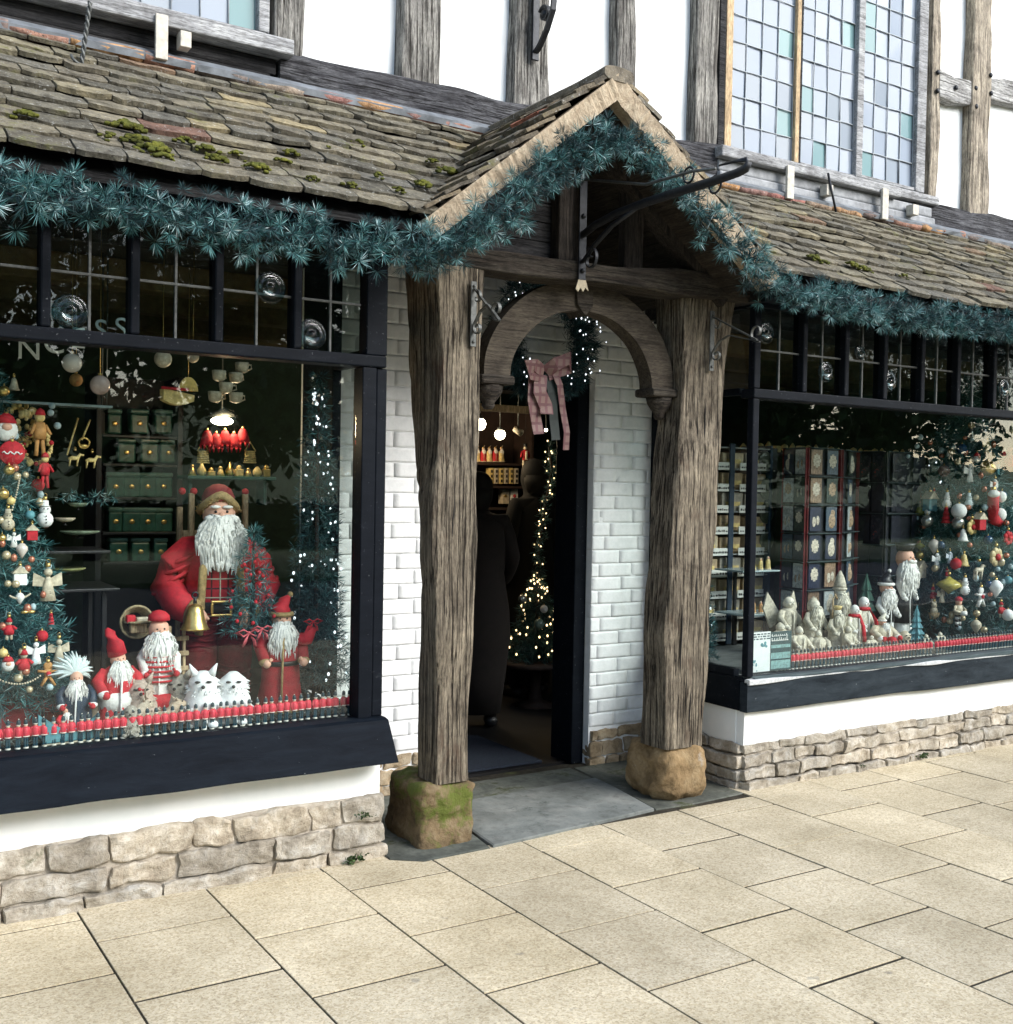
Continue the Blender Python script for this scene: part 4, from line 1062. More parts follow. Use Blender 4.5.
def ringbow(mb, c, s_, m=0):
    c = Vector(c)
    for k in (-1, 1):
        mb.tube([c, c+Vector((k*s_*.5,-s_*.1,s_*.3)), c+Vector((k*s_,0,s_*.05)), c+Vector((k*s_*.5,-s_*.1,-s_*.25)), c], [s_*.1,s_*.22,s_*.24,s_*.2,s_*.1], 6, m, False, .4)
        mb.tube([c, c+Vector((k*s_*.35,-.01,-s_*.6)), c+Vector((k*s_*.5,0,-s_*1.1))], [s_*.1,s_*.16,s_*.16], 5, m, True, .3)
    mb.ball(c, s_*.16, 1, 1, 1, 8, m)

PLZ = .565   # left platform top
PRZ = .565   # right platform top
def on(px, py_base, Y, z):
    """point at pixel column px on plane Y, dropped to height z"""
    P = at(px, py_base, Y); return Vector((P.x, Y, z))

# ================================================================== LEFT WINDOW DISPLAY
# ---- large bearded doll
q = random.Random(77)
t = thing('bearded_doll', 'largest bearded doll, in a red coat with a gold buckle', 'doll', (1.47, 4.58, PLZ), -.15)
S = .93
p = MB()
for s_ in (-1, 1):
    p.tube([(s_*.075,-.01,.02),(s_*.085,-.015,.12),(s_*.085,-.02,.2),(s_*.08,0,.30),(s_*.065,0,.42)], [.055,.078,.088,.088,.085], 14)
    p.tube([(s_*.075,-.01,.02),(s_*.085,-.09,.03)], [.05,.04], 10)
for k in range(12): 
    z = .06+k*.028
    for s_ in (-1, 1): p.tube([(s_*.083+math.cos(a)*.083, -.015+math.sin(a)*.083, z+math.sin(a*3+k)*.006) for a in [2*PI*i/14 for i in range(15)]], .006, 5, 0, False)
p.build('trousers', dred, t, False)
p = MB(); p.lathe([(.13,.36),(.145,.42),(.15,.50),(.145,.58),(.12,.65),(.06,.70)], (0,0,0), 20, 0, 1, .75)
def plaid():
    mt, nt, b = newmat('red_tartan')
    co = coords(nt)
    sep = nt.nodes.new('ShaderNodeSeparateXYZ'); nt.links.new(co, sep.inputs[0])
    def stripe(o, f_, lo):
        mm = nt.nodes.new('ShaderNodeMath'); mm.operation = 'MULTIPLY'; mm.inputs[1].default_value = f_; nt.links.new(o, mm.inputs[0])
        fr_ = nt.nodes.new('ShaderNodeMath'); fr_.operation = 'FRACT'; nt.links.new(mm.outputs[0], fr_.inputs[0])
        return ramp(nt, fr_.outputs[0], [(0, 0), (lo, 1)], 'CONSTANT')
    c = mixc(nt, stripe(sep.outputs[0], 30, .8), (.36,.012,.02), (.05,.01,.015))
    c = mixc(nt, stripe(sep.outputs[2], 26, .82), c, (.06,.01,.015))
    c = mixc(nt, stripe(sep.outputs[0], 15, .93), c, (.5,.45,.35))
    c = mixc(nt, stripe(sep.outputs[2], 13, .94), c, (.5,.45,.35))
    nt.links.new(c, b.inputs['Base Color']); b.inputs['Roughness'].default_value = .8; return mt
M['plaid'] = plaid()
p.build('tartan_shirt', M['plaid'], t, False)
p = MB()
for s_ in (-1, 1):
    p.tube([(s_*.06,.0,.665),(s_*.13,.0,.645),(s_*.20,.01,.58),(s_*.235,.0,.50),(s_*.19,-.07,.43),(s_*.125,-.13,.40)], [.05,.068,.078,.078,.068,.055], 12)
    for k in range(4):
        zc = .62-k*.04; xc = .16+k*.022
        p.tube([(s_*xc+math.cos(a)*.07, math.sin(a)*.075, zc+math.cos(a)*.03) for a in [2*PI*i/12 for i in range(13)]], .009, 5, 0, False)
    vs = []
    for i in range(9):
        z = .30+.36*i/8; rr_ = .165-.02*(i/8)
        for a in (s_*.62, s_*1.1, s_*1.57, s_*2.2, PI):
            vs.append((math.sin(a)*rr_*1.03, -math.cos(a)*rr_*.82, z))
    p.add(vs, [(i*5+k, i*5+k+1, (i+1)*5+k+1, (i+1)*5+k) for i in range(8) for k in range(4)], 0, True)
cj = p.build('coat', red, t, False)
p = MB()
for s_ in (-1, 1):
    p.tube([(s_*.05,-.09,.67),(s_*.085,-.125,.58),(s_*.095,-.125,.45),(s_*.10,-.115,.31)], [.016,.02,.02,.02], 8)
    p.tube([(s_*.135,-.12,.405),(s_*.115,-.14,.395)], [.062,.06], 12)
p.build('fur_trim', tan, cj, False)
for s_ in (-1, 1):
    p = MB(); p.ball((s_*.10,-.165,.385), .03, 1, 1, 1.1, 10)
    for f_ in range(4): p.tube([(s_*.10-.02+f_*.013,-.175,.375),(s_*.10-.02+f_*.013,-.195,.355),(s_*.10-.018+f_*.012,-.185,.335)], [.008,.0075,.006], 6)
    p.tube([(s_*.085,-.165,.395),(s_*.07,-.185,.38)], [.009,.007], 6); p.build('hand', skin, t, False)
p = MB(); p.lathe([(.148,.395),(.153,.40),(.153,.435),(.148,.44)], (0,0,0), 24, 0, 1, .78); be = p.build('belt', black, t, False)
p = MB()
p.cbox(-.05,.05,-.142,-.128,.385,.395); p.cbox(-.05,.05,-.142,-.128,.44,.45); p.cbox(-.05,-.038,-.1415,-.1285,.396,.439); p.cbox(.038,.05,-.1415,-.1285,.396,.439); p.build('buckle', gold, be, False)
face(None, t, (0,-.045,.80), .068, 1)
p = MB(); fur_beard(p, (0,-.105,.80), .19, .235, .11, q, 420); p.ball((-.03,-.115,.785), .03, 1.4, .7, .55, 10); p.ball((.03,-.115,.785), .03, 1.4, .7, .55, 10)
for s_ in (-1, 1): p.ball((s_*.025,-.108,.832), .014, 1.6, .6, .5, 8)
p.build('beard', white, t, False)
p = MB(); p.lathe([(.078,.0),(.078,.02),(.062,.05),(.03,.068),(.004,.072)], (0,-.02,.855), 16); hh = p.build('hat', dred, t, False)
p = MB(); p.tube([(math.cos(a)*.086, -.02+math.sin(a)*.073, .868-.055*abs(math.cos(a))**1.5+.012*(math.sin(a) < 0)) for a in [2*PI*i/28 for i in range(29)]], .018, 9, 0, False)
q2 = random.Random(4)
for _ in range(160):
    a = q2.uniform(0, 2*PI); c = Vector((math.cos(a)*.086, -.02+math.sin(a)*.073, .868-.055*abs(math.cos(a))**1.5)); d_ = rvec(q2); p.tube([c, c+d_*.028], [.006,.001], 4, 0, False)
p.build('fur_brim', tan, hh, False)
for ch in t.children_recursive:
    for v_ in ch.data.vertices:
        if ch.name.split('.')[0] not in ('head', 'beard', 'eye'): v_.co.x *= .86
# small fir held in the doll's arm
tp = Vector((1.555, 4.37, PLZ+.32))
ft = fir('small_fir', 'small green fir with red berries held in the arm of the largest doll', tp, .42, .105, random.Random(8), 9, 9, .05, [M['firlight'], M['needlefrost']], 0, cat='christmas tree', frost=.08)
p = MB(); q2 = random.Random(9)
for _ in range(18):
    a = q2.uniform(-PI, 0); u = q2.uniform(.0, .75); rr_ = .11*(1-u)+.01
    p.ball(tp+Vector((math.cos(a)*rr_-.01, math.sin(a)*rr_, .03+.38*u)), .0085, 1, 1, 1, 6)
p.build('berries', red, ft)
p = MB(); ringbow(p, tp+Vector((-.05,-.10,.015)), .05); ringbow(p, tp+Vector((.0,-.11,.03)), .04); p.build('bow', pm('pink_red_ribbon', (.55,.10,.12), .6, .4, 60), ft)
# gold bell
bp = at(195, 604, 4.36)
t = thing('gold_bell', 'gold hand bell hanging from the hand of the largest doll', 'bell', bp - Vector((0,0,.10)))
p = MB(); p.lathe([(.058,0),(.052,.008),(.042,.03),(.034,.065),(.028,.09),(.012,.1),(.002,.102)], (0,0,0), 20); p.build('bell_body', gold, t, False)
p = MB(); p.tube([(0,0,.1),(0,0,.125)], .007, 6); p.tube([(math.cos(a)*.012,0,.135+math.sin(a)*.012) for a in [2*PI*i/12 for i in range(13)]], .004, 6, 0, False); p.build('loop', black, t, False)
p = MB(); p.ball((0,0,.0), .012); p.build('clapper', gold, t, False)

# ---- medium doll at right
X_ = on(280, 690, 4.33, PLZ)
d2 = robed('bearded_doll', 'medium bearded doll in a red gold-trimmed coat raising one arm, right of the largest doll', 'doll', X_, .475, pm('deep_red_velvet', (.32,.01,.018), .8, .3, 40), tan, red, True, None, 'cone', None, -.1, .34, None, random.Random(5), black, None, skin)
p = MB(); p.tube([(.05,-.02,.29),(.10,-.05,.30),(.115,-.06,.345)], [.03,.028,.022], 8); p.build('raised_arm', red, d2, False)
p = MB(); ringbow(p, (.115,-.07,.37), .035); p.build('gift_bow', red, d2, False)
# ---- striped doll with basket
X_ = on(158, 700, 4.30, PLZ)
d3 = robed('bearded_doll', 'bearded doll in striped red and white clothes, left of the gold bell', 'doll', X_, .46, white, white, red, True, None, 'none', None, -.05, .26, None, random.Random(6), None, None, red)
p = MB(); p.lathe([(.042,.0),(.040,.018),(.024,.034),(.003,.04)], (0,0,.400), 14); p.lathe([(.082,-.001),(.078,.09),(.073,.12)], (0,0,.002), 18, 0, 1, .8); p.build('red_clothes', red, d3, False)
p = MB()
for k in range(6): p.tube([(math.cos(a)*.066, math.sin(a)*.053, .17+k*.019) for a in [2*PI*i/16 for i in range(17)]], .0045, 5, 0, False)
p.build('stripes', red, d3, False)
bk = at(137, 622, 4.40)
t = thing('wicker_basket', 'round wicker basket of small parcels behind the striped doll', 'basket', bk)
p = MB()
for k in range(7):
    rr_ = .062-k*.004
    p.tube([(math.cos(a)*rr_, k*.007, math.sin(a)*rr_) for a in [2*PI*i/22 for i in range(23)]], .0055, 5, 0, False)
p.lathe([(.055,.0),(.05,.006)], (0,0,0), 16); p.v = p.v
p.build('basket_ring', pm('wicker', (.30,.24,.14), .8, .5, 90), t, False)
p = MB(); p.cbox(-.045,-.012,-.03,0,-.0,.03); p.build('parcel', red, t, False)
p = MB(); p.cbox(-.008,.04,-.03,0,.0,.02); p.build('parcel', cream, t, False)
p = MB(); p.cbox(-.03,.03,-.03,0,-.04,-.004); p.build('parcel', M['tanwood'], t, False)
# wooden sled standing behind
sp = on(176, 690, 4.42, PLZ)
t = thing('wooden_sled', 'small pale wooden sled propped upright between the striped doll and gold bell', 'sled', sp)
p = MB(); p.cbox(-.035,-.022,-.01,.01,0,.36); p.cbox(.022,.035,-.01,.01,0,.36); p.build('runner', M['tanwood'], t, False)
p = MB()
for k in range(5): p.cbox(-.045,.045,-.018,-.0105,.06+k*.06,.08+k*.06)
p.build('slat', M['tanwood'], t, False)
# ---- pointed hat gnome with sack
X_ = on(117, 702, 4.25, PLZ)
d4 = robed('bearded_doll', 'small bearded doll with a leaning pointed red hat, left of the striped doll', 'doll', X_, .34, red, white, None, True, None, 'none', None, .15, .42, None, random.Random(16), None, None, red)
p = MB(); p.tube([(0,0,.285),(-.01,0,.325),(-.028,0,.365),(-.042,0,.385)], [.035,.032,.02,.007], 12); p.build('hat', red, d4, False)
p = MB(); p.lathe([(.07,.08),(.074,.12),(.066,.15)], (0,0,0), 16, 0, 1, .8); p.build('belt', white, d4, False)
X_ = on(99, 700, 4.26, PLZ)
t = thing('toy_sack', 'beige sack of tiny toys beside the doll in the pointed hat', 'sack', X_)
p = MB(); p.lathe([(.025,0),(.035,.03),(.034,.08),(.026,.115),(.032,.13),(.02,.125)], (0,0,.0), 14, 0, 1, .8); p.build('sack', beige, t, False)
p = MB(); q2 = random.Random(3)
for _ in range(9): p.ball((q2.uniform(-.025,.025), q2.uniform(-.02,.01), .13+q2.uniform(0,.03)), .010, 1, 1, 1, 6)
p.build('toys', red, t, False)
# ---- fluffy white haired figure
X_ = on(76, 712, 4.22, PLZ)
d5 = robed('bearded_doll', 'small doll with wild fluffy white hair beside the decorated tree', 'doll', X_, .27, navy, white, None, True, None, 'none', None, -.1, .40, None, random.Random(26), None, None, red)
p = MB(); q2 = random.Random(31)
for _ in range(200):
    d_ = rvec(q2); d_.y = abs(d_.y)*.6; d_.x *= .9
    if d_.z < -.3: d_.z = abs(d_.z)
    c = Vector((-.005,.0,.235)); L_ = q2.uniform(.045,.09)
    p.tube([c, c+d_*L_*.6, c+d_*L_+Vector((-.01,0,-.006))], [.008,.007,.001], 4, 0, False)
p.build('fluffy_hair', pm('pale_teal_white_hair', (.6,.68,.68), .9, .15, 40), d5, False)
X_ = on(93, 712, 4.19, PLZ)
X2 = on(66, 714, 4.19, PLZ)
d6 = robed('bearded_doll', 'tiny white-bearded doll sitting in the pale blue sleigh', 'doll', X2+Vector((.0,.01,.0)), .125, red, white, None, True, None, 'none', None, .3, .45, None, random.Random(27), None, None, white)
def sleigh(name, label, X_, mat, s_, grp=None):
    t = thing(name, label, 'sleigh', X_, .1, grp)
    p = MB(); vs = []; n_ = 12
    for i in range(n_+1):
        u = i/n_; x = (-.06+.12*u)*s_; top = (.035+.03*abs(2*u-1)**2)*s_; w = .03*s_
        vs += [(x,-w,.01),(x,-w*1.15,top),(x,-w*.9,top),(x,-w*.8,.018),(x,w*.8,.018),(x,w*.9,top),(x,w*1.15,top),(x,w,.01)]
    fs = [(i*8+k, i*8+(k+1) % 8, (i+1)*8+(k+1) % 8, (i+1)*8+k) for i in range(n_) for k in range(8)] + [tuple(range(8))[::-1], tuple(n_*8+k for k in range(8))]
    p.add(vs, fs, 0, False); p.build('sleigh_body', mat, t, False)
    p = MB()
    for y in (-.03*s_, .03*s_): p.tube([(-.065*s_,y,.004),(.05*s_,y,.004),(.07*s_,y,.015*s_),(.072*s_,y,.04*s_)], .004, 6)
    p.build('runner', cream, t, False)
sleigh('toy_sleigh', 'pale blue toy sleigh with cream runners, just right of the decorated tree foot', on(68, 716, 4.165, PLZ), teal, 1.5)
sleigh('toy_sleigh', 'smaller pale blue toy sleigh between the first sleigh and the plush animals', on(105, 714, 4.19, PLZ), pm('pale_blue_paint', (.25,.38,.45), .5, .3, 40), 1.2)
# ---- plush animals
def animal(name, label, X_, s_, mat, rz=0, ears=True, cat='plush animal', sit=False, antler=False, grp=None):
    t = thing(name, label, cat, X_, rz, grp)
    p = MB(); q2 = random.Random(int(s_*1000))
    if sit:
        pts = [(0,0,.005),(0,0,.035),(0,-.003,.07),(0,-.006,.095),(0,-.012,.118),(0,-.014,.14)]; rad = [.046,.052,.046,.034,.036,.012]
        p.tube([(a*s_,b*s_,c*s_) for a, b, c in pts], [r_*s_ for r_ in rad], 16)
        for k in (-1, 1): p.ball((k*.025*s_,-.04*s_,.01*s_), .016*s_, 1, 1.3, .7, 8)
        hc = Vector((0,-.012,.112))*s_
        for k in (-1, 1):
            if ears: p.tube([hc+Vector((k*.02*s_,0,.02*s_)), hc+Vector((k*.034*s_,0,.048*s_))], [.012*s_,.002], 7)
        for _ in range(220):
            u = q2.random(); a = q2.uniform(0, 2*PI); rr_ = (.052 if u < .5 else .038)*s_; z = .12*u*s_
            c = Vector((math.cos(a)*rr_, math.sin(a)*rr_, z)); p.tube([c*.96, c+Vector((math.cos(a)*.008, math.sin(a)*.008, -.006))*s_], [.004*s_,.0007], 4, 0, False)
    else:
        # lying / standing four legged body facing +x
        p.tube([(-.06*s_,0,.04*s_),(-.02*s_,0,.045*s_),(.03*s_,0,.045*s_),(.055*s_,0,.07*s_),(.07*s_,0,.095*s_),(.10*s_,0,.088*s_)], [.012*s_,.028*s_,.028*s_,.02*s_,.02*s_,.010*s_], 12)
        for x in (-.045, .035):
            for y in (-.014, .014): p.tube([(x*s_,y*s_,.04*s_),(x*s_-.004,y*s_,.018*s_),(x*s_+.004,y*s_,0)], [.010*s_,.006*s_,.006*s_], 7)
        if antler:
            for y in (-1, 1): p.tube([(.07*s_,y*.008*s_,.11*s_),(.06*s_,y*.03*s_,.15*s_),(.075*s_,y*.035*s_,.175*s_)], .003*s_, 5)
        for y in (-1, 1): p.tube([(.065*s_,y*.01*s_,.105*s_),(.058*s_,y*.025*s_,.118*s_)], [.006*s_,.002], 5)
        hc = Vector((.085,0,.098))*s_
    b = p.build('body', mat, t, False)
    p = MB()
    if sit:
        for k in (-1, 1): p.ball(hc+Vector((k*.014,-.033,.006))*s_, .0055*s_, 1.4, .6, .6, 7)
        p.ball(hc+Vector((0,-.038,-.006))*s_, .005*s_, 1, .8, 1, 7)
    else:
        for y in (-1, 1): p.ball(hc+Vector((.0,y*.013,.004))*s_, .003*s_, 1, 1, 1, 6)
    p.build('eyes', black, b, False)
    return t
wh = pm('bright_white_fur', (.86,.86,.86), .9, .08, 60, 0, .5)
animal('plush_cat', 'white plush cat with pointed ears sitting behind the soldiers, left of the white owl', on(203, 698, 4.20, PLZ), 1.5, wh, -.3, True, 'plush cat', True)
animal('plush_owl', 'round white plush owl without ears sitting right of the white cat', on(233, 697, 4.20, PLZ), 1.42, wh, -.3, False, 'plush owl', True)
animal('plush_fox', 'grey plush animal with pointed ears half hidden behind the white cat', on(180, 696, 4.28, PLZ), 1.35, grey, -.6, True, 'plush animal', True)
animal('plush_reindeer', 'beige plush animal lying in front of the striped doll', on(158, 700, 4.17, PLZ), 1.05, beige, .1, True)
animal('plush_reindeer', 'beige plush reindeer lying in front of the doll in the pointed hat', on(124, 703, 4.18, PLZ), 1.1, pm('light_beige_plush', (.50,.42,.33), .95, .35, 60, 0, .8), .1, True, antler=True)
animal('owl_ornament', 'tiny speckled owl perched above the soldiers below the pointed-hat doll', on(131, 712, 4.145, PLZ), .8, grey, -.3, False, 'owl', True)
animal('plush_reindeer', 'upright beige plush rabbit leaning between the two smaller dolls', on(140, 700, 4.24, PLZ), 1.35, pm('rose_beige_plush', (.46,.36,.30), .95, .35, 60, 0, .8), -.2, True, 'plush rabbit', True)
# fluffy snow along left platform
sn = MB(); q2 = random.Random(88)
for _ in range(900):
    x = q2.uniform(.3, 1.88); y = q2.uniform(4.135, 4.25); L_ = q2.uniform(.012,.03); d_ = rvec(q2); d_.z = abs(d_.z)*.5+.1
    c = Vector((x,y,PLZ+.004)); w = d_.cross(rvec(q2)).normalized()*.0035; sn.add([c-w, c+w, c+d_*L_], [(0,1,2)], 0)
o = sn.build('tinsel_moss', foliage('silver_green_tinsel', (.05,.08,.07), (.18,.25,.23), (.45,.55,.55)), None); tag(o, 'silvery green tinsel moss strewn along the left window sill', 'tinsel', kind='stuff')

# ---- toy soldiers in a row
hatm_ = navy
def soldier_mesh():
    p = MB(); h = .10
    p.lathe([(.0095,0),(.0095,.0045)], (0,0,0), 10, 3)                     # stand
    p.tube([(-.0038,0,.006),(-.0038,0,.045)], .0045, 6, 1, False); p.tube([(.0038,0,.006),(.0038,0,.045)], .0045, 6, 1, False)
    p.lathe([(.0105,.040),(.0122,.048),(.0122,.068),(.007,.077)], (0,0,0), 10, 0)
    for s_ in (-1, 1): p.tube([(s_*.0105,0,.073),(s_*.0130,-.001,.058),(s_*.0120,-.003,.042)], .0036, 6, 0)
    p.lathe([(.0125,.0415),(.0128,.042),(.0128,.044),(.0124,.0445)], (0,0,0), 10, 3)
    p.ball((0,0,.079), .0062, 1, 1, 1, 8, 2)
    p.lathe([(.0064,.081),(.0072,.088),(.0066,.097),(.002,.101)], (0,0,0), 10, 4)
    p.lathe([(.0072,.0815),(.0078,.083),(.007,.0845)], (0,0,0), 10, 3)
    p.ball((.0,-.0,.103), .0022, 1, 1, 1, 6, 3)
    return p
smats = [pm('soldier_red', (.62,.03,.06), .5, .15, 80), pm('soldier_blue', (.008,.05,.075), .45, .25, 80), pm('soldier_face', (.66,.46,.30), .5, .15, 80), pm('soldier_white', (.72,.68,.60), .5, .15, 80), pm('soldier_hat', (.01,.035,.05), .5, .2, 80)]
proto = soldier_mesh().build('toy_soldier', smats, None)
first = True
for grp, lab, x0, x1, z, skip in (('toy soldiers in the left window', 'tiny toy soldier in red coat in the row along the left window sill', .48, 1.875, PLZ, ()),
                            ('toy soldiers in the right window', 'tiny toy soldier in red coat in the row along the right window sill', 4.30, 6.42, PRZ, (43,))):
    n_ = int((x1-x0)/.0295)
    for i in range(n_+1):
        if i in skip: continue
        o = proto if first else proto.copy()
        if not first: COL.objects.link(o)
        first = False
        o.location = (x0+(x1-x0)*i/n_+R.uniform(-.0015,.0015), 4.117+R.uniform(-.002,.002), z)
        o.rotation_euler = (0, R.uniform(-.04,.04), R.uniform(-.25,.25))
        tag(o, lab, 'toy soldier', grp)

# ---- decorated tree at left edge
LT = Vector((.60, 4.52, PLZ+.06))
fir('christmas_tree', 'full decorated fir crowded with ornaments at the left edge of the left window', LT, 1.30, .30, random.Random(20), 24, 22, .055, [M['firlight'], M['needlefrost']], 0, frost=.05)
p = MB(); p.lathe([(.30,0),(.28,.03),(.2,.08),(.03,.12)], LT+Vector((0,0,-.06)), 24, 0, 1, .8); o = p.build('tree_skirt', dred, None); o['label'] = 'dark red cloth skirt round the foot of the decorated tree at the left'; o['category'] = 'tree skirt'

def cone_hit(px, py, base, h, r, pad=.012):
    for i in range(300):
        Y = 4.10+i*.004; P = at(px, py, Y); u = (P.z-base.z)/h
        rr_ = r*(1-max(0, min(1, (u-.08)/.9)))**.9+.015+pad
        if (P.x-base.x)**2+(P.y-base.y)**2 < rr_*rr_: return P
    P = at(px, py, base.y-.02); return P
def cap(p, c, r_, m): p.tube([c+Vector((0,0,r_)), c+Vector((0,0,r_*1.35))], r_*.2, 6, m)
ORN = {}
def ornament(kind, label, P, s_, mat=None, cat=None):
    """hung ornament, s_ = overall height in metres"""
    P = Vector(P); r_ = s_/2
    def one(nm, c_, p, mats): 
        t = thing(nm, label, c_, P); p.build('body', mats, t, False)
        h_ = MB(); h_.tube([(0,0,r_*.9),(0,0,r_*1.12)], r_*.13+.0008, 6); h_.tube([(math.cos(a)*r_*.12,0,r_*1.22+math.sin(a)*r_*.12) for a in [2*PI*i/8 for i in range(9)]], .0009, 4, 0, False)
        h_.build('hanger', gold, t, False); return t
    p = MB()
    if kind == 'bauble':
        p.ball((0,0,0), r_, 1, 1, 1, 16); return one('bauble', 'bauble', p, mat)
    if kind == 'drop':
        p.lathe([(.002,-r_*1.1),(r_*.3,-r_*.7),(r_*.75,0),(r_*.7,r_*.4),(r_*.35,r_*.8),(.002,r_*.95)], (0,0,0), 14); return one('drop_bauble', 'ornament', p, mat)
    if kind == 'top':
        p.lathe([(.002,-r_*.8),(r_*.35,-r_*.55),(r_*1.15,0),(r_*.9,r_*.25),(r_*.35,r_*.55),(.002,r_*.8)], (0,0,0), 16); return one('spinning_top', 'ornament', p, mat)
    if kind == 'snowman':
        p.ball((0,0,-r_*.45), r_*.55, 1, .9, 1, 12); p.ball((0,0,r_*.22), r_*.38, 1, .9, 1, 12); p.lathe([(r_*.42,r_*.48),(r_*.24,r_*.5),(r_*.22,r_*.85),(.002,r_*.87)], (0,0,0), 12)
        t = one('snowman_ornament', 'snowman', p, mat); e = MB()
        for k in (-1,1): e.ball((k*r_*.12,-r_*.36,r_*.3), r_*.05, 1,1,1,6)
        for k in range(3): e.ball((0,-r_*.50,-r_*(.2+k*.22)), r_*.05, 1,1,1,6)
        e.build('buttons', black, t, False); return t
    if kind == 'angel':
        p.lathe([(r_*.45,-r_),(r_*.3,-r_*.3),(r_*.16,r_*.25),(r_*.1,r_*.4)], (0,0,0), 12, 0, 1, .7); p.ball((0,0,r_*.6), r_*.24, 1,1,1,10)
        for k in (-1,1):
            p.add([(k*r_*.1,.0,r_*.25),(k*r_*.75,r_*.1,r_*.6),(k*r_*.8,r_*.1,-r_*.15),(k*r_*.2,r_*.05,-r_*.2),(k*r_*.1,.004,r_*.25),(k*r_*.75,r_*.1+.004,r_*.6),(k*r_*.8,r_*.1+.004,-r_*.15),(k*r_*.2,r_*.05+.004,-r_*.2)], [(0,1,2,3),(7,6,5,4),(0,4,5,1),(1,5,6,2),(2,6,7,3),(3,7,4,0)])
        return one('angel_ornament', 'angel', p, mat)
    if kind == 'ginger':
        p.ball((0,0,r_*.6), r_*.36, 1,.45,1, 10)
        p.tube([(0,0,r_*.4),(0,0,-r_*.3)], [r_*.25,r_*.3], 10, 0, True, .6)
        for k in (-1,1):
            p.tube([(0,0,r_*.15),(k*r_*.75,0,r_*.28)], [r_*.2,r_*.18], 8, 0, True, .6); p.tube([(k*r_*.1,0,-r_*.25),(k*r_*.5,0,-r_*.9)], [r_*.22,r_*.2], 8, 0, True, .6)
        t = one('gingerbread_ornament', 'gingerbread man', p, mat); e = MB(); e.ball((0,-r_*.2,r_*.05), r_*.2, 1,.6,1,8); e.build('heart', red, t, False); return t
    if kind == 'elf':
        p.lathe([(r_*.4,-r_*.55),(r_*.42,-r_*.2),(r_*.25,r_*.2),(r_*.1,r_*.3)], (0,0,0), 12, 0, 1,.75)
        for k in (-1,1): p.tube([(k*r_*.15,0,-r_*.5),(k*r_*.18,-.002,-r_)], r_*.13, 7, 1); p.tube([(k*r_*.25,0,r_*.15),(k*r_*.55,-r_*.2,-r_*.1)], r_*.12, 7, 0)
        p.ball((0,0,r_*.45), r_*.24, 1,1,1,10, 1); p.lathe([(r_*.28,r_*.52),(r_*.2,r_*.75),(r_*.03,r_*1.0)], (0,0,0), 10, 0)
        t = one('elf_ornament', 'elf', p, [mat, cream]); return t
    if kind == 'beardface':
        p.ball((0,0,-r_*.15), r_*.8, 1,.7,1.05, 14); t = one('bearded_face_ornament', 'ornament', p, mat)
        e = MB(); e.ball((0,-r_*.45,r_*.05), r_*.36, 1,.6,.8,10); e.build('face', skin, t, False)
        e = MB(); e.lathe([(r_*.75,r_*.35),(r_*.5,r_*.8),(r_*.1,r_*1.1)], (0,0,0), 12, 0, 1, .75); e.build('cap', red, t, False); return t
    if kind == 'house':
        p.cbox(-r_*.6,r_*.6,-r_*.4,r_*.4,-r_,r_*.2,.002); p.add([(-r_*.8,-r_*.5,r_*.2),(r_*.8,-r_*.5,r_*.2),(r_*.8,r_*.5,r_*.2),(-r_*.8,r_*.5,r_*.2),(0,-r_*.5,r_),(0,r_*.5,r_)], [(0,1,4),(3,5,2),(0,4,5,3),(1,2,5,4),(0,3,2,1)], 1)
        return one('house_ornament', 'ornament', p, [mat, cream])
    if kind == 'disc':
        p.lathe([(r_*.96,-.004),(r_,0),(r_*.96,.004)], (0,0,0), 24); p.v = [(x, z, y) for x, y, z in p.v]
        t = one('disc_ornament', 'ornament', p, mat); e = MB()
        e.tube([(-r_*.75+r_*1.5*i/10, -.006, r_*.12*math.sin(i*1.9)) for i in range(11)], r_*.06, 5); e.build('script_band', white, t, False); return t
    if kind == 'bell':
        p.lathe([(r_*.75,-r_*.8),(r_*.6,-r_*.6),(r_*.42,r_*.1),(r_*.3,r_*.6),(.003,r_*.85)], (0,0,0), 14); return one('bell_ornament', 'bell', p, mat)
    if kind == 'boot':
        p.tube([(0,0,r_*.9),(0,0,-r_*.1),(r_*.1,-.002,-r_*.6),(r_*.55,-.004,-r_*.8)], [r_*.3,r_*.3,r_*.34,r_*.24], 10); t = one('stocking_ornament', 'ornament', p, mat)
        e = MB(); e.ball((-r_*.1,-r_*.1,r_*.75), r_*.36,1,.8,.6,10); e.ball((r_*.45,-r_*.15,-r_*.35), r_*.36,1,.8,1,10); e.ball((r_*.5,-r_*.15,r_*.6), r_*.3,1,.8,1,10); e.build('fur', white, t, False); return t
    if kind == 'tower':
        for k in range(4): p.lathe([(r_*(.5-.09*k),-r_*.6+k*r_*.4),(r_*(.3-.05*k),-r_*.22+k*r_*.4)], (0,0,0), 12)
        p.lathe([(r_*.14,-r_),(r_*.14,-r_*.6)], (0,0,0), 8, 1); return one('tiered_ornament', 'ornament', p, [mat, white])
    if kind == 'horse':
        p.tube([(-r_*.7,0,0),(-r_*.3,0,r_*.1),(r_*.3,0,r_*.1),(r_*.55,0,r_*.5),(r_*.95,0,r_*.45)], [r_*.12,r_*.26,r_*.24,r_*.17,r_*.1], 10)
        for x in (-.5,.3):
            for y in (-.12,.12): p.tube([(r_*x,r_*y,0),(r_*(x-.1),r_*y,-r_*.8)], [r_*.1,r_*.06], 6)
        return one('rocking_horse_ornament', 'ornament', p, mat)
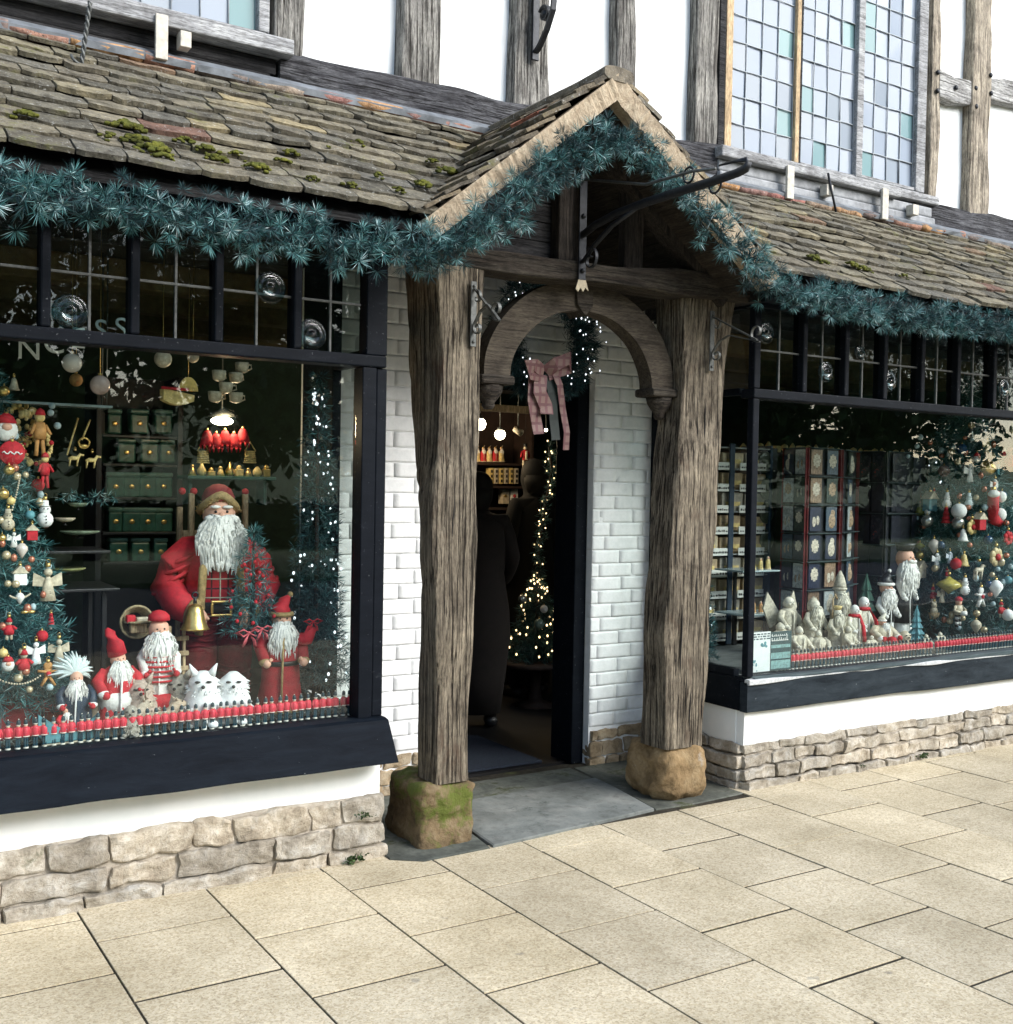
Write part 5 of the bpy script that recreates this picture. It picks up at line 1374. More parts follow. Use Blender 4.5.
    if kind == 'flower':
        for k in range(7):
            a = 2*PI*k/7; p.ball((math.cos(a)*r_*.55,-.002,math.sin(a)*r_*.5), r_*.34,1,.6,1,8)
        p.ball((0,-r_*.2,0), r_*.3,1,.7,1,8,1); return one('gilt_posy_ornament', 'ornament', p, [mat, red])
    if kind == 'basketbear':
        p.ball((0,0,-r_*.1), r_*.45,1,.8,1,10); p.ball((0,0,r_*.5), r_*.32,1,.9,1,10)
        for k in (-1,1): p.ball((k*r_*.27,0,r_*.8), r_*.13,1,.7,1,7)
        p.lathe([(r_*.4,-r_*.95),(r_*.6,-r_*.3),(r_*.52,-r_*.3)], (0,0,0), 12, 1); return one('bear_ornament', 'ornament', p, [mat, M['tanwood']])
    if kind == 'cracker':
        p.tube([(-r_*1.6,0,0),(-r_*1.1,0,0),(-r_*.9,0,0),(-r_*.2,0,0),(0,0,0),(r_*.2,0,0),(r_*.9,0,0),(r_*1.1,0,0),(r_*1.6,0,0)], [r_*.25,r_*.4,r_*.45,r_*.4,r_*.12,r_*.4,r_*.45,r_*.4,r_*.25], 10); return one('gold_cracker_ornament', 'ornament', p, mat)
PXM = lambda P: F/((P-Vector((0,0,CH))).dot(vd))
def put(tree, lst, pad=.012):
    for px, py, kind, hp, mat, label in lst:
        P = cone_hit(px, py, *tree, pad); ornament(kind, label, P, 1.18*hp/PXM(P), mat)
LTREE = (LT, 1.30, .30)
sufL = ' on the left tree'
put(LTREE, [
 (6,428,'beardface',24,white,'large white bearded face ornament near the top'+sufL),
 (12,453,'disc',21,red,'bright red disc with a thin white script band'+sufL),
 (4,391,'bauble',9,gold,'topmost gold bauble'+sufL),
 (14,384,'bell',13,cream,'cream bell at the very top'+sufL),
 (9,470,'bauble',9,gold,'gold bauble just under the red disc'+sufL),
 (3,494,'bauble',10,gold,'gold bauble at the very edge below the red disc'+sufL),
 (11,501,'bauble',7,yell,'small pale gold bauble above the cream snowman'+sufL),
 (38,485,'bauble',11,red,'round red bauble above the white snowman'+sufL),
 (45,513,'snowman',25,wh,'bright white snowman hanging at the right side'+sufL),
 (32,532,'house',14,red,'little red house with a pale roof under the white snowman'+sufL),
 (8,519,'snowman',20,cream,'small cream snowman'+sufL),
 (14,539,'angel',14,white,'small white angel below the cream snowman'+sufL),
 (2,538,'bauble',7,gold,'tiny gold bauble left of the small white angel'+sufL),
 (20,575,'house',17,wh,'large white house ornament halfway down'+sufL),
 (48,583,'angel',30,cream,'tall cream angel on the right side'+sufL),
 (28,612,'cracker',7,gold,'double gold cracker ornament'+sufL),
 (9,628,'elf',20,red,'red and cream elf left of the blue-green bough'+sufL),
 (36,652,'angel',20,wh,'fluffy white angel low down'+sufL),
 (24,662,'elf',24,red,'red elf low down beside the fluffy white angel'+sufL),
 (8,664,'beardface',13,white,'small bearded face ornament low down'+sufL),
 (48,674,'ginger',22,orange,'brown gingerbread man with a red heart'+sufL),
 (59,650,'angel',22,cream,'slim cream angel at the lower right side'+sufL),
 (51,621,'tower',14,red,'red tiered ornament on the right side'+sufL),
 (42,636,'bauble',10,red,'red bauble above the fluffy white angel'+sufL),
 (3,653,'bauble',8,yell,'pale gold bauble low at the edge'+sufL),
 (22,550,'drop',13,pearl,'pearly drop ornament beneath the small house'+sufL),
 (20,598,'drop',10,white,'white drop ornament below the large white house'+sufL),
 (30,515,'bauble',8,teal,'teal bauble left of the white snowman'+sufL)])
def fill(tree, n, x0, x1, y0, y1, kinds, seed, pad=.008):
    q = random.Random(seed); done = []
    for mat, label, grp, s0, s1 in kinds:
        for _ in range(n):
            for _t in range(30):
                px, py = q.uniform(x0, x1), q.uniform(y0, y1)
                if all((px-a)**2+(py-b)**2 > 20 for a, b in done): break
            done.append((px, py)); P = cone_hit(px, py, *tree, pad)
            if (P.x-tree[0].x)**2+(P.y-tree[0].y)**2 > (tree[2]*1.12)**2: continue
            t = thing('small_bauble', label, 'bauble', P, 0, grp); r_ = q.uniform(s0, s1)/2
            p = MB(); p.ball((0,0,0), r_, 1,1,q.choice([1,1,1.25]),10); p.build('body', mat, t, False)
copper = pm('copper_pink_glaze', (.45,.17,.11), .25, .4, 30, .4); ice = pm('ice_blue_frost', (.38,.50,.54), .6, .3, 50); champ = pm('champagne_glaze', (.52,.43,.28), .25, .35, 30, .3)
fill(LTREE, 11, 0, 58, 400, 690, [(copper, 'small plain copper pink bauble among the ornaments of the left tree', 'copper baubles on the left tree', .022, .030), (ice, 'small plain ice blue frosted bauble among the ornaments of the left tree', 'ice blue baubles on the left tree', .020, .030), (champ, 'small plain champagne bauble among the ornaments of the left tree', 'champagne baubles on the left tree', .022, .034)], 3)
# bead chains
p = MB()
for (a, b, c) in (((0,680),(22,690),(40,676)), ((12,510),(18,490),(20,475)), ((10,596),(20,602),(30,594))):
    for i in range(16):
        u = i/15; x = a[0]*(1-u)**2+2*b[0]*u*(1-u)+c[0]*u*u; y = a[1]*(1-u)**2+2*b[1]*u*(1-u)+c[1]*u*u
        p.ball(cone_hit(x, y, *LTREE, .014), .004, 1,1,1,6)
o = p.build('bead_chain', cream, None); tag(o, 'chain of small cream beads looped over the decorated tree at the left', 'bead chain')

# ---- hanging things at top of left window
def hang(px, py, Y, r_, mat, label):
    P = at(px, py, Y); t = thing('bauble', label, 'bauble', P)
    p = MB(); p.ball((0,0,0), r_, 1,1,1,20); p.build('body', mat, t, False)
    p = MB(); p.tube([(0,0,r_*.95),(0,0,r_*1.2)], r_*.2, 8); p.tube([(0,0,r_*1.2),(0,0,2.44-P.z)], .0012, 4); p.build('hanger', gold, t, False)
hang(72, 363, 4.35, .036, pearl, 'large pearly cream bauble hanging upper left in the left window')
hang(100, 385, 4.38, .037, pm('rose_glaze', (.55,.42,.40), .15, .3, 18), 'large rose-tinted bauble hanging right of and below the cream one')
hang(76, 380, 4.7, .026, orange, 'small amber bauble hanging behind and between the two large baubles')
hang(163, 359, 4.4, .034, cream, 'cream bauble half hidden by the transom above the hanging gold sleigh')
hang(193, 357, 4.55, .024, cream, 'smaller cream bauble at the transom right of the hanging gold sleigh')
# gold sleigh hanging
P = at(181, 393, 4.4)
t = thing('hanging_sleigh', 'gold paper sleigh hanging in the upper middle of the left window', 'sleigh ornament', P)
p = MB(); n_ = 10; vs = []
for i in range(n_+1):
    u = i/n_; x = -.075+.12*u; top = .012+.0*u - .02*u; bot = -.035-.02*math.sin(PI*u)
    vs += [(x,-.025,bot*.9),(x,-.03,top),(x,.03,top),(x,.025,bot*.9)]
fs = [(i*4+k, i*4+(k+1) % 4, (i+1)*4+(k+1) % 4, (i+1)*4+k) for i in range(n_) for k in range(4)] + [(3,2,1,0), tuple(n_*4+k for k in range(4))]
p.add(vs, fs); p.build('sleigh_body', yell, t, False)
p = MB(); p.tube([(-.085,-.032,.014),(.02,-.032,.012)], .006, 6); p.build('rim', red, t, False)
p = MB(); pr2 = [(math.cos(a)*.038, math.sin(a)*.055) for a in [PI*i/12 for i in range(13)]]
vs = [(x+.03,.0,z+.01) for x, z in pr2] + [(x+.03,.012,z+.01) for x, z in pr2]
p.add(vs, [tuple(range(13))[::-1], tuple(range(13,26))] + [(i, i+1, 14+i, 13+i) for i in range(12)]); p.tube([(.03,.005,.065),(.03,.005,.5)], .0012, 4); p.build('back_rest', gold, t, False)
# bunch of hanging cups
CUPS = [(219,376,'upper left'),(236,378,'upper right'),(226,388,'middle'),(215,397,'lower left'),(236,398,'lower right'),(242,368,'topmost right')]
for i, (a, b, wd_) in enumerate(CUPS):
    P = at(a, b, 4.42+.02*(i % 2)); t = thing('hanging_cup', wd_+' pale cup in the bunch of cups hanging in the left window', 'cup', P, R.uniform(-1,1), 'cups hanging in a bunch')
    p = MB(); p.lathe([(.013,-.02),(.024,-.014),(.028,.01),(.028,.022),(.025,.022),(.022,-.008)], (0,0,0), 16); p.build('cup_body', cream, t, False)
    p = MB(); p.tube([(.027,0,.012),(.042,0,.012),(.044,0,-.004),(.027,0,-.010)], .0035, 6); p.build('handle', cream, t, False)
# lamp + red/gold decorations cluster at (195-260,415-475)
P = at(222, 448, 4.75)
t = thing('glowing_shop_lamp', 'bright white shop lamp glowing above the red bells in the left window', 'lamp', at(222, 421, 4.8))
p = MB(); p.ball((0,0,0), .032, 1.6, 1, .6, 12); p.build('lamp_bulb', M['bulb'], t, False)
p = MB(); p.lathe([(.06,.02),(.05,.035),(.01,.05)], (0,0,0), 14); p.tube([(0,0,.05),(0,0,.5)], .003, 5); p.build('lamp_shade', M['ironlight'], t, False)
q2 = random.Random(40)
for i, (a, b) in enumerate([(207,438),(216,441),(225,438),(234,441),(243,436)]):
    P = at(a, b, 4.72); t = thing('red_bell', ['leftmost','second from left','middle','fourth from left','rightmost'][i]+' of the five red fabric bells under the glowing lamp', 'bell', P, 0, 'red bells under the lamp')
    p = MB(); p.lathe([(.03,-.03),(.026,-.01),(.02,.015),(.012,.03),(.002,.034)], (0,0,0), 12)
    for k in range(8): p.tube([(math.cos(k*.8)*.028,math.sin(k*.8)*.028,-.03),(math.cos(k*.8)*.026,math.sin(k*.8)*.026,-.05)], [.007,.001], 5)
    p.build('bell_body', red, t, False); p = MB(); p.ball((0,0,.036), .007,1,1,1,6); p.build('knob', gold, t, False)
sh = thing('gold_display_shelf', 'dark green shelf of gilt trinkets behind the head of the largest doll', 'shelf', at(228, 478, 4.85))
P = at(228, 478, 4.85)
p = MB(); p.cbox(P.x-.20, P.x+.20, 4.78, 4.95, P.z-.008, P.z+.008); p.build('board', green, sh)
p = MB()
for k in (-1, 1): p.cbox(P.x+k*.17-.008, P.x+k*.17+.008, 4.84, 4.94, P.z-.12, P.z-.009)
p.build('bracket', green, sh)
names_ = ['gilt angel','gold pear','gilt star box','brass teapot','gold bird','gilt apple','gold drum','gilt vase','gold cone']
for i in range(9):
    x = P.x-.17+i*.042; s_ = q2.uniform(.035, .065)
    t = thing('gilt_trinket', ['leftmost','second','third','fourth','middle','sixth','seventh','eighth','rightmost'][i]+' gilt trinket along the dark green shelf behind the largest doll', 'trinket', (x, 4.82, P.z+.008), 0, 'gilt trinkets on the shelf')
    p = MB()
    if i % 3 == 0: p.lathe([(.02,0),(.012,.02),(.008,s_*.7),(.003,s_*.75)], (0,0,0), 10); p.ball((0,0,s_*.8), .009)
    elif i % 3 == 1: p.lathe([(.01,0),(.02,.01),(.021,.025),(.01,.04),(.003,s_)], (0,0,0), 12)
    else: p.cbox(-.017,.017,-.015,.015,0,s_*.6); p.ball((0,0,s_*.7), .012)
    p.build('body', yell if i % 2 else gold, t, False)
# gilt hanging wreath things left and right of the bells
for (a, b, lab) in ((203, 458, 'gilt woven basket ornament hanging left of the red bells'), (250, 458, 'gilt woven basket ornament hanging right of the red bells')):
    P = at(a, b, 4.74); t = thing('gilt_basket', lab, 'ornament', P); p = MB()
    for k in range(7): p.tube([(math.cos(u)*(.026-.001*k), math.sin(u)*.02, -.02+k*.008) for u in [2*PI*i/14 for i in range(15)]], .0035, 5, 0, False)
    p.lathe([(.024,-.022),(.022,-.018)], (0,0,0), 14); p.tube([(-.025,0,.03),(0,0,.07),(.025,0,.03)], .003, 5); p.build('body', yell, t, False)
# red wooden puppets & gold wreath cluster at left (25-60,405-500), rocking horses
for (a, b, hh_, lab) in ((40, 432, 48, 'tall jointed wooden puppet with a red cap hanging beside the decorated tree'), (45, 470, 36, 'red jointed puppet hanging below the taller puppet')):
    P = at(a, b, 4.45); s_ = hh_/PXM(P); t = thing('wooden_puppet', lab, 'puppet', P, .2)
    p = MB(); p.lathe([(s_*.12,-s_*.15),(s_*.14,.0),(s_*.1,s_*.2)], (0,0,0), 12, 0, 1,.7)
    for k in (-1,1): p.tube([(k*s_*.05,0,-s_*.15),(k*s_*.08,0,-s_*.5)], s_*.045, 7); p.tube([(k*s_*.11,0,s_*.15),(k*s_*.2,-.01,-s_*.05)], s_*.035, 6)
    b_ = p.build('body', red if hh_ < 40 else orange, t, False)
    p = MB(); p.ball((0,0,s_*.3), s_*.1); p.build('head', yell, t, False)
    p = MB(); p.lathe([(s_*.11,s_*.35),(s_*.08,s_*.45),(s_*.01,s_*.5)], (0,0,0), 10); p.build('cap', red, t, False)
P = at(36, 447, 4.5); t = thing('gilt_wreath', 'gold and red beaded wreath hanging behind the puppets at the left', 'wreath', P)
p = MB(); q2 = random.Random(6)
for i in range(60):
    a = 2*PI*i/60; p.ball((math.cos(a)*.05+q2.uniform(-.008,.008), q2.uniform(-.01,.01), math.sin(a)*.062+q2.uniform(-.008,.008)), q2.uniform(.006,.011),1,1,1,6, q2.choice([0,0,0,1]))
p.build('beads', [yell, red], t, False)
P = at(22, 425, 4.55); t = thing('gilt_cluster', 'cluster of gold cones and filigree hanging at the top left above the wreath', 'ornament', P)
p = MB()
for i in range(60): 
    v_ = rvec(q2); p.ball((v_.x*.06, v_.y*.03, v_.z*.08), q2.uniform(.006,.013),1,1,1.3,6)
p.build('cones', yell, t, False)
for i, (a, b, lab) in enumerate(((75, 459, 'gold rocking horse ornament hanging on a cord under the glass shelf'), (92, 461, 'second gold rocking horse ornament, right of the first'), (84, 443, 'small gilt bird ring hanging above the rocking horses'))):
    P = at(a, b, 4.6); s_ = (18 if i < 2 else 12)/PXM(P)
    if i < 2: ornament('horse', lab, P, s_, yell)
    else:
        t = thing('gilt_ring', lab, 'ornament', P); p = MB(); p.tube([(math.cos(u)*.02,0,math.sin(u)*.02) for u in [2*PI*k/16 for k in range(17)]], .004, 6, 0, False); p.ball((0,0,-.012),.011,1.5,.7,.8,8); p.build('ring', gold, t, False)
p = MB(); p.tube([at(67,455,4.6), at(78,418,4.62)], .0035, 6); p.tube([at(82,440,4.6), at(90,420,4.62)], .0035, 6); o = p.build('gold_cords', yell, None); tag(o, 'two slanting gold hanging cords above the rocking horse ornaments', 'swing')  # hanging cords of two ornaments, drawn as thin rods
# glass shelf with pale front edge
a, b = at(-60, 396, 4.5), at(113, 407, 4.5)
sh = thing('glass_shelf', 'glass shelf with a pale bright edge crossing the upper left of the left window', 'shelf', (b.x, 4.55, b.z))
p = MB(); p.cbox(a.x, b.x, 4.50, 4.62, b.z-.005, b.z+.005, .002); p.build('pane', pm('pale_glass_edge', (.30,.38,.40), .15, .2, 10), sh)
p = MB(); p.tube([(b.x-.02,4.6,b.z),(b.x-.02,4.6,2.4)], .003, 6); p.tube([(b.x-.02,4.52,b.z),(b.x-.02,4.52,2.4)], .003, 6); p.build('hanging_wire', M['ironlight'], sh)
# lettering
cv = bpy.data.curves.new('lettering', 'FONT'); cv.extrude = .002
lets = [('N', 29, 350), ('C', 54, 344), ('E', 78, 339), ('S', 101, 331), ('S', 121, 329)]
lw = thing('window_lettering', 'white letters ending in CESS hung across the top of the left window behind the rail', 'lettering', at(75, 340, 4.16))
dg = bpy.context.evaluated_depsgraph_get()
for ch, px, py in lets:
    c_ = bpy.data.curves.new('letter', 'FONT'); c_.body = ch; c_.size = .105; c_.extrude = .002; c_.align_x = 'CENTER'; c_.align_y = 'CENTER'
    o_ = bpy.data.objects.new('tmp', c_); COL.objects.link(o_); bpy.context.view_layer.update()
    me = bpy.data.meshes.new_from_object(o_.evaluated_get(bpy.context.evaluated_depsgraph_get())); bpy.data.objects.remove(o_)
    P = at(px, py, 4.16); 
    me.transform(Matrix.Translation(P - wloc(lw)) @ Matrix.Rotation(PI/2, 4, 'X'))
    me.materials.clear(); me.materials.append(white)
    lo = bpy.data.objects.new('letter', me); COL.objects.link(lo); lo.parent = lw
# green jars / tins on back shelves
SH = [(434, [(114,'narrow'),(139,'wide'),(163,'dim')]), (463, [(126,'wide'),(149,'wide'),(168,'dim')]), (497, [(115,'wide'),(131,'wide'),(147,'dim'),(163,'dim')]), (532, [(115,'narrow'),(131,'wide'),(147,'wide'),(163,'wide')]), (562, [(118,'wide'),(140,'wide'),(160,'narrow')])]
ordn = ['top','second','third','fourth','bottom']
rack = thing('tin_shelves', 'dark shelving with rows of green tins deep in the left window', 'shelving', (1.3, 5.5, .9))
p = MB()
for zpy, _ in SH:
    a, b = at(102, zpy, 5.40), at(176, zpy, 5.40); p.cbox(a.x, b.x, 5.38, 5.62, a.z-.014, a.z, .003)
p.build('shelf_board', black, rack)
a, b = at(102, 430, 5.4), at(176, 430, 5.4)
p = MB(); p.cbox(a.x-.03, a.x-.002, 5.38, 5.64, .1, 2.0, .004); p.cbox(b.x+.002, b.x+.03, 5.38, 5.64, .1, 2.0, .004); p.cbox(a.x, b.x, 5.622, 5.64, .1, 2.0, .003); p.build('frame', black, rack)
tm = pm('green_tin', (.035,.12,.085), .35, .5, 25); tl_ = pm('green_tin_lid', (.10,.20,.16), .3, .4, 30)
for si, (zpy, row) in enumerate(SH):
    for k, (px, wd_) in enumerate(row):
        P = at(px, zpy, 5.44); w = .032 if wd_ == 'narrow' else .042
        t = thing('green_tin', ['first','second','third','fourth'][k]+' green tin from the left on the '+ordn[si]+' shelf in the left window', 'tin', (P.x, 5.46, P.z), 0, 'green tins on the back shelves')
        p = MB(); p.cbox(-w,w,-.035,.035,0,.095,.008); p.build('tin_body', tm, t, False)
        p = MB(); p.cbox(-w-.003,w+.003,-.038,.038,.0955,.118,.008); p.build('lid', tl_, t, False)
        p = MB(); p.ball((0,-.0365,.05), .012, 1.2,.2,1,8); p.build('motif', gold, t, False)
# plates
for i, (a, b, w, mt_, lab) in enumerate(((80,533,19,pm('sage_plate',(.22,.28,.20),.3,.5,40),'sage green oval plate on the middle shelf left of the green tins'), (68,570,17,pm('olive_plate',(.32,.34,.14),.3,.5,40),'olive gold patterned plate lying lower down beside the tree'), (78,505,10,pm('sage_plate',(.22,.28,.20),.3,.5,40),'small sage plate on the upper display beside the tree'), (65,520,10,cream,'small cream dish above the sage oval plate'))):
    P = at(a, b, 4.7); t = thing('display_plate', lab, 'plate', P); r_ = w/PXM(P); p = MB(); p.lathe([(r_*.3,-.008),(r_*.7,-.004),(r_,.006),(r_*.98,.009),(r_*.7,.0)], (0,0,0), 24, 0, 1, .8); p.build('plate', mt_, t, False)
    p = MB(); p.lathe([(r_*.25,-.02),(r_*.1,-.016),(r_*.12,-.0085)], (0,0,0), 12); p.build('stand', black, t, False)
a, b = at(20, 545, 4.72), at(105, 549, 4.72)
sh = thing('dark_display_table', 'dark stepped display stand between the decorated tree and the tins', 'display stand', (b.x-.2, 4.8, .0))
p = MB(); p.cbox(a.x, b.x, 4.62, 4.93, b.z-.012, b.z, .003); p.build('upper_shelf', black, sh)
b2 = at(112, 585, 4.72); p = MB(); p.cbox(a.x, b2.x, 4.58, 4.93, b2.z-.012, b2.z, .003); p.build('lower_shelf', black, sh)
p = MB()
for x in (a.x+.02, b.x-.02):
    for y in (4.64, 4.9): p.cbox(x-.01, x+.01, y-.01, y+.01, .556, b2.z-.013)
p.build('leg', black, sh)
q2 = random.Random(50)
for (a, b, w) in ((52,498,10),):
    pass
# small teal swag on shelf
P = at(88, 497, 4.66); mb = MB()
for i in range(14): needles(mb, P+Vector((-.1+i*.016, q2.uniform(-.02,.02), q2.uniform(-.015,.02))), rvec(q2), 16, .04, .0016, q2, 1, 0, .2)
o = mb.build('fir_swag', [M['firlight'], M['needlefrost']], None); tag(o, 'short frosted fir swag lying right of the red bauble side of the tree', 'fir swag')
P = at(75, 528, 4.69); 
# wooden chair behind the largest doll
P = on(186, 560, 4.78, PLZ)
t = thing('wooden_chair', 'pale wooden chair back with red knobs behind the left shoulder of the largest doll', 'chair', P)
zt = at(186, 493, 4.78).z - PLZ
p = MB()
for x in (-.03, .02, .26): p.cbox(x-.012, x+.012, -.012, .012, 0, zt-(.06 if x == -.03 else 0), .004)
p.build('post', M['tanwood'], t, False)
p = MB(); p.cbox(-.04,.27,-.008,.008,zt-.2,zt-.16,.004); p.cbox(-.04,.27,-.008,.008,zt-.32,zt-.29,.004); p.build('back_rail', M['tanwood'], t, False)
p = MB(); p.cbox(-.04,.27,-.28,-.013,.38,.40,.004); p.build('seat', M['tanwood'], t, False)
p = MB()
for x in (-.02, .03, .26): p.ball((x,0,zt+.008), .016)
p.build('knob', red, t, False)
# slim lit tree at right in left window
p_ = on(308, 690, 4.42, PLZ)
fir('slim_lit_tree', 'slim dark tree with white fairy lights at the right side of the left window', p_+Vector((.03,0,0)), 1.42, .13, random.Random(60), 34, 10, .05, [M['fir'], M['firlight']], 105, M['fairy'], frost=.12)
# second strand top
# ================================================================== RIGHT WINDOW DISPLAY
# shelving unit with brown boxes
U = at(733, 560, 4.95)
xa, xb = at(700, 560, 4.9).x+.02, at(768, 560, 4.9).x+.06
unit = thing('box_shelving', 'tall shelving of brown boxes with white price tags in the right window', 'shelving', ((xa+xb)/2, 5.1, .6))
zt = at(733, 447, 4.95).z; zb_ = .60
p = MB(); NR = 9; hh = (zt-zb_)/NR
for k in range(NR+1): p.cbox(xa, xb, 4.96, 5.2, zb_+k*hh-.008, zb_+k*hh, .002)
p.build('shelf_board', pm('pale_grey_shelf', (.25,.27,.27), .6, .3, 20), unit)
p = MB(); p.cbox(xa-.02, xa-.002, 4.955, 5.22, .57, zt+.02); p.cbox(xb+.002, xb+.02, 4.955, 5.22, .57, zt+.02); p.cbox((xa+xb)/2-.05, (xa+xb)/2-.01, 4.945, 4.9585, .57, zt+.02); p.build('upright', navy, unit)
p = MB(); q = random.Random(9)
for k in range(NR):
    for c in range(2):
        x0 = xa+.02+c*(xb-xa)/2; 
        p.cbox(x0+.02, x0+(xb-xa)/2-.06, 4.952, 4.9585, zb_+k*hh-.010, zb_+k*hh+.036, .001)
tgs = p.build('price_tag', pm('price_tag_white', (.70,.70,.66), .6, .1, 80), unit)
p = MB()
for k in range(NR):
    for c in range(2):
        x0 = xa+.02+c*(xb-xa)/2; z = zb_+k*hh+.008
        x = x0+.03
        while x < x0+(xb-xa)/2-.07:
            w = q.uniform(.006,.016); p.box(x, x+w, 4.9505, 4.9515, z-.004, z+q.uniform(.003,.010)); x += w+q.uniform(.003,.008)
p.build('price_figures', black, tgs)
bx = [pm('brown_card_box', (.42,.31,.19), .7, .4, 20), pm('ochre_card_box', (.55,.45,.31), .7, .4, 20), pm('grey_card_box', (.34,.31,.26), .7, .4, 20)]
rn = ['bottom','second','third','fourth','fifth','sixth','seventh','eighth','top']
for k in range(NR):
    for c in range(3):
        w = (xb-xa)/3
        x0 = xa+c*w+.01
        t = thing('card_box', ['left','middle','right'][c]+' brown box on the '+rn[k]+' shelf of the box shelving', 'box', (x0+w/2-.005, 5.05, zb_+k*hh), 0, 'boxes on the tall shelving')
        p = MB(); ww = w/2-.014; p.cbox(-ww, ww, -.075+q.uniform(0,.02), .09, .001, hh*q.uniform(.72,.88), .003); p.build('carton', q.choice(bx), t, False)
        p = MB(); p.box(-ww*.7, ww*.7, -.0775, -.0765, .012+.02, .012+.045); p.build('label_strip', yell, t, False)
# half-glass tiers in corner near side window
for i, (zpy, lab) in enumerate(((565, 'upper'), (608, 'lower'))):
    P = at(752, zpy+5, 4.75); t = thing('corner_shelf', lab+' clear shelf with little figures in the corner of the right window', 'shelf', P, 0)
    p = MB(); p.cbox(P.x-.16, P.x+.14, 4.66, 4.9, P.z-.006, P.z+.004, .002); p.build('board', pm('pale_glass_edge', (.30,.38,.40), .15, .2, 10), t)
    p = MB(); p.cbox(P.x-.01, P.x+.01, 4.88, 4.9, .573, P.z-.007); p.build('support', black, t)
    for j in range(3):
        X_ = Vector((P.x-.02+j*.06, 4.72, P.z+.004))
        robed('little_figure', 'tiny tan figurine on the '+lab+' corner shelf, '+['left','middle','right'][j]+' of three', 'figurine', X_, .085-.01*(j % 2), yell if i == 0 else orange, cream, cream, False, None, 'hood', None, 0, .36, 'figurines on the corner shelves', random.Random(j), arms=False)

# card racks
cardart = []
def cardmat(name, bg, fg):
    mt, nt, b = newmat(name)
    co = coords(nt); n = ntex(nt, co, 34, 3, .6, .6); rnd_ = isl(nt)
    c = ramp(nt, n, [(.44, bg), (.50, fg), (.60, fg), (.66, (.30,.04,.03))], 'CONSTANT')
    nt.links.new(c, b.inputs['Base Color']); b.inputs['Roughness'].default_value = .35; return mt
cm = [pm('navy_card', (.018,.025,.055), .4, .5, 60), pm('navy_card', (.018,.025,.055)), pm('blue_card', (.05,.08,.12), .4, .6, 60), pm('pale_card', (.42,.46,.47), .4, .6, 50), pm('pale_card', (.36,.40,.42)), pm('brown_card', (.26,.17,.11), .4, .7, 60), pm('green_card', (.03,.05,.045), .4, .6, 60)]  # pale cards weighted up to put a lit look into the colours
dm = [cardmat('dark_card', (.010,.012,.022), (.035,.035,.05)), pm('dark_card_plain', (.016,.018,.03), .4, .5, 30)]
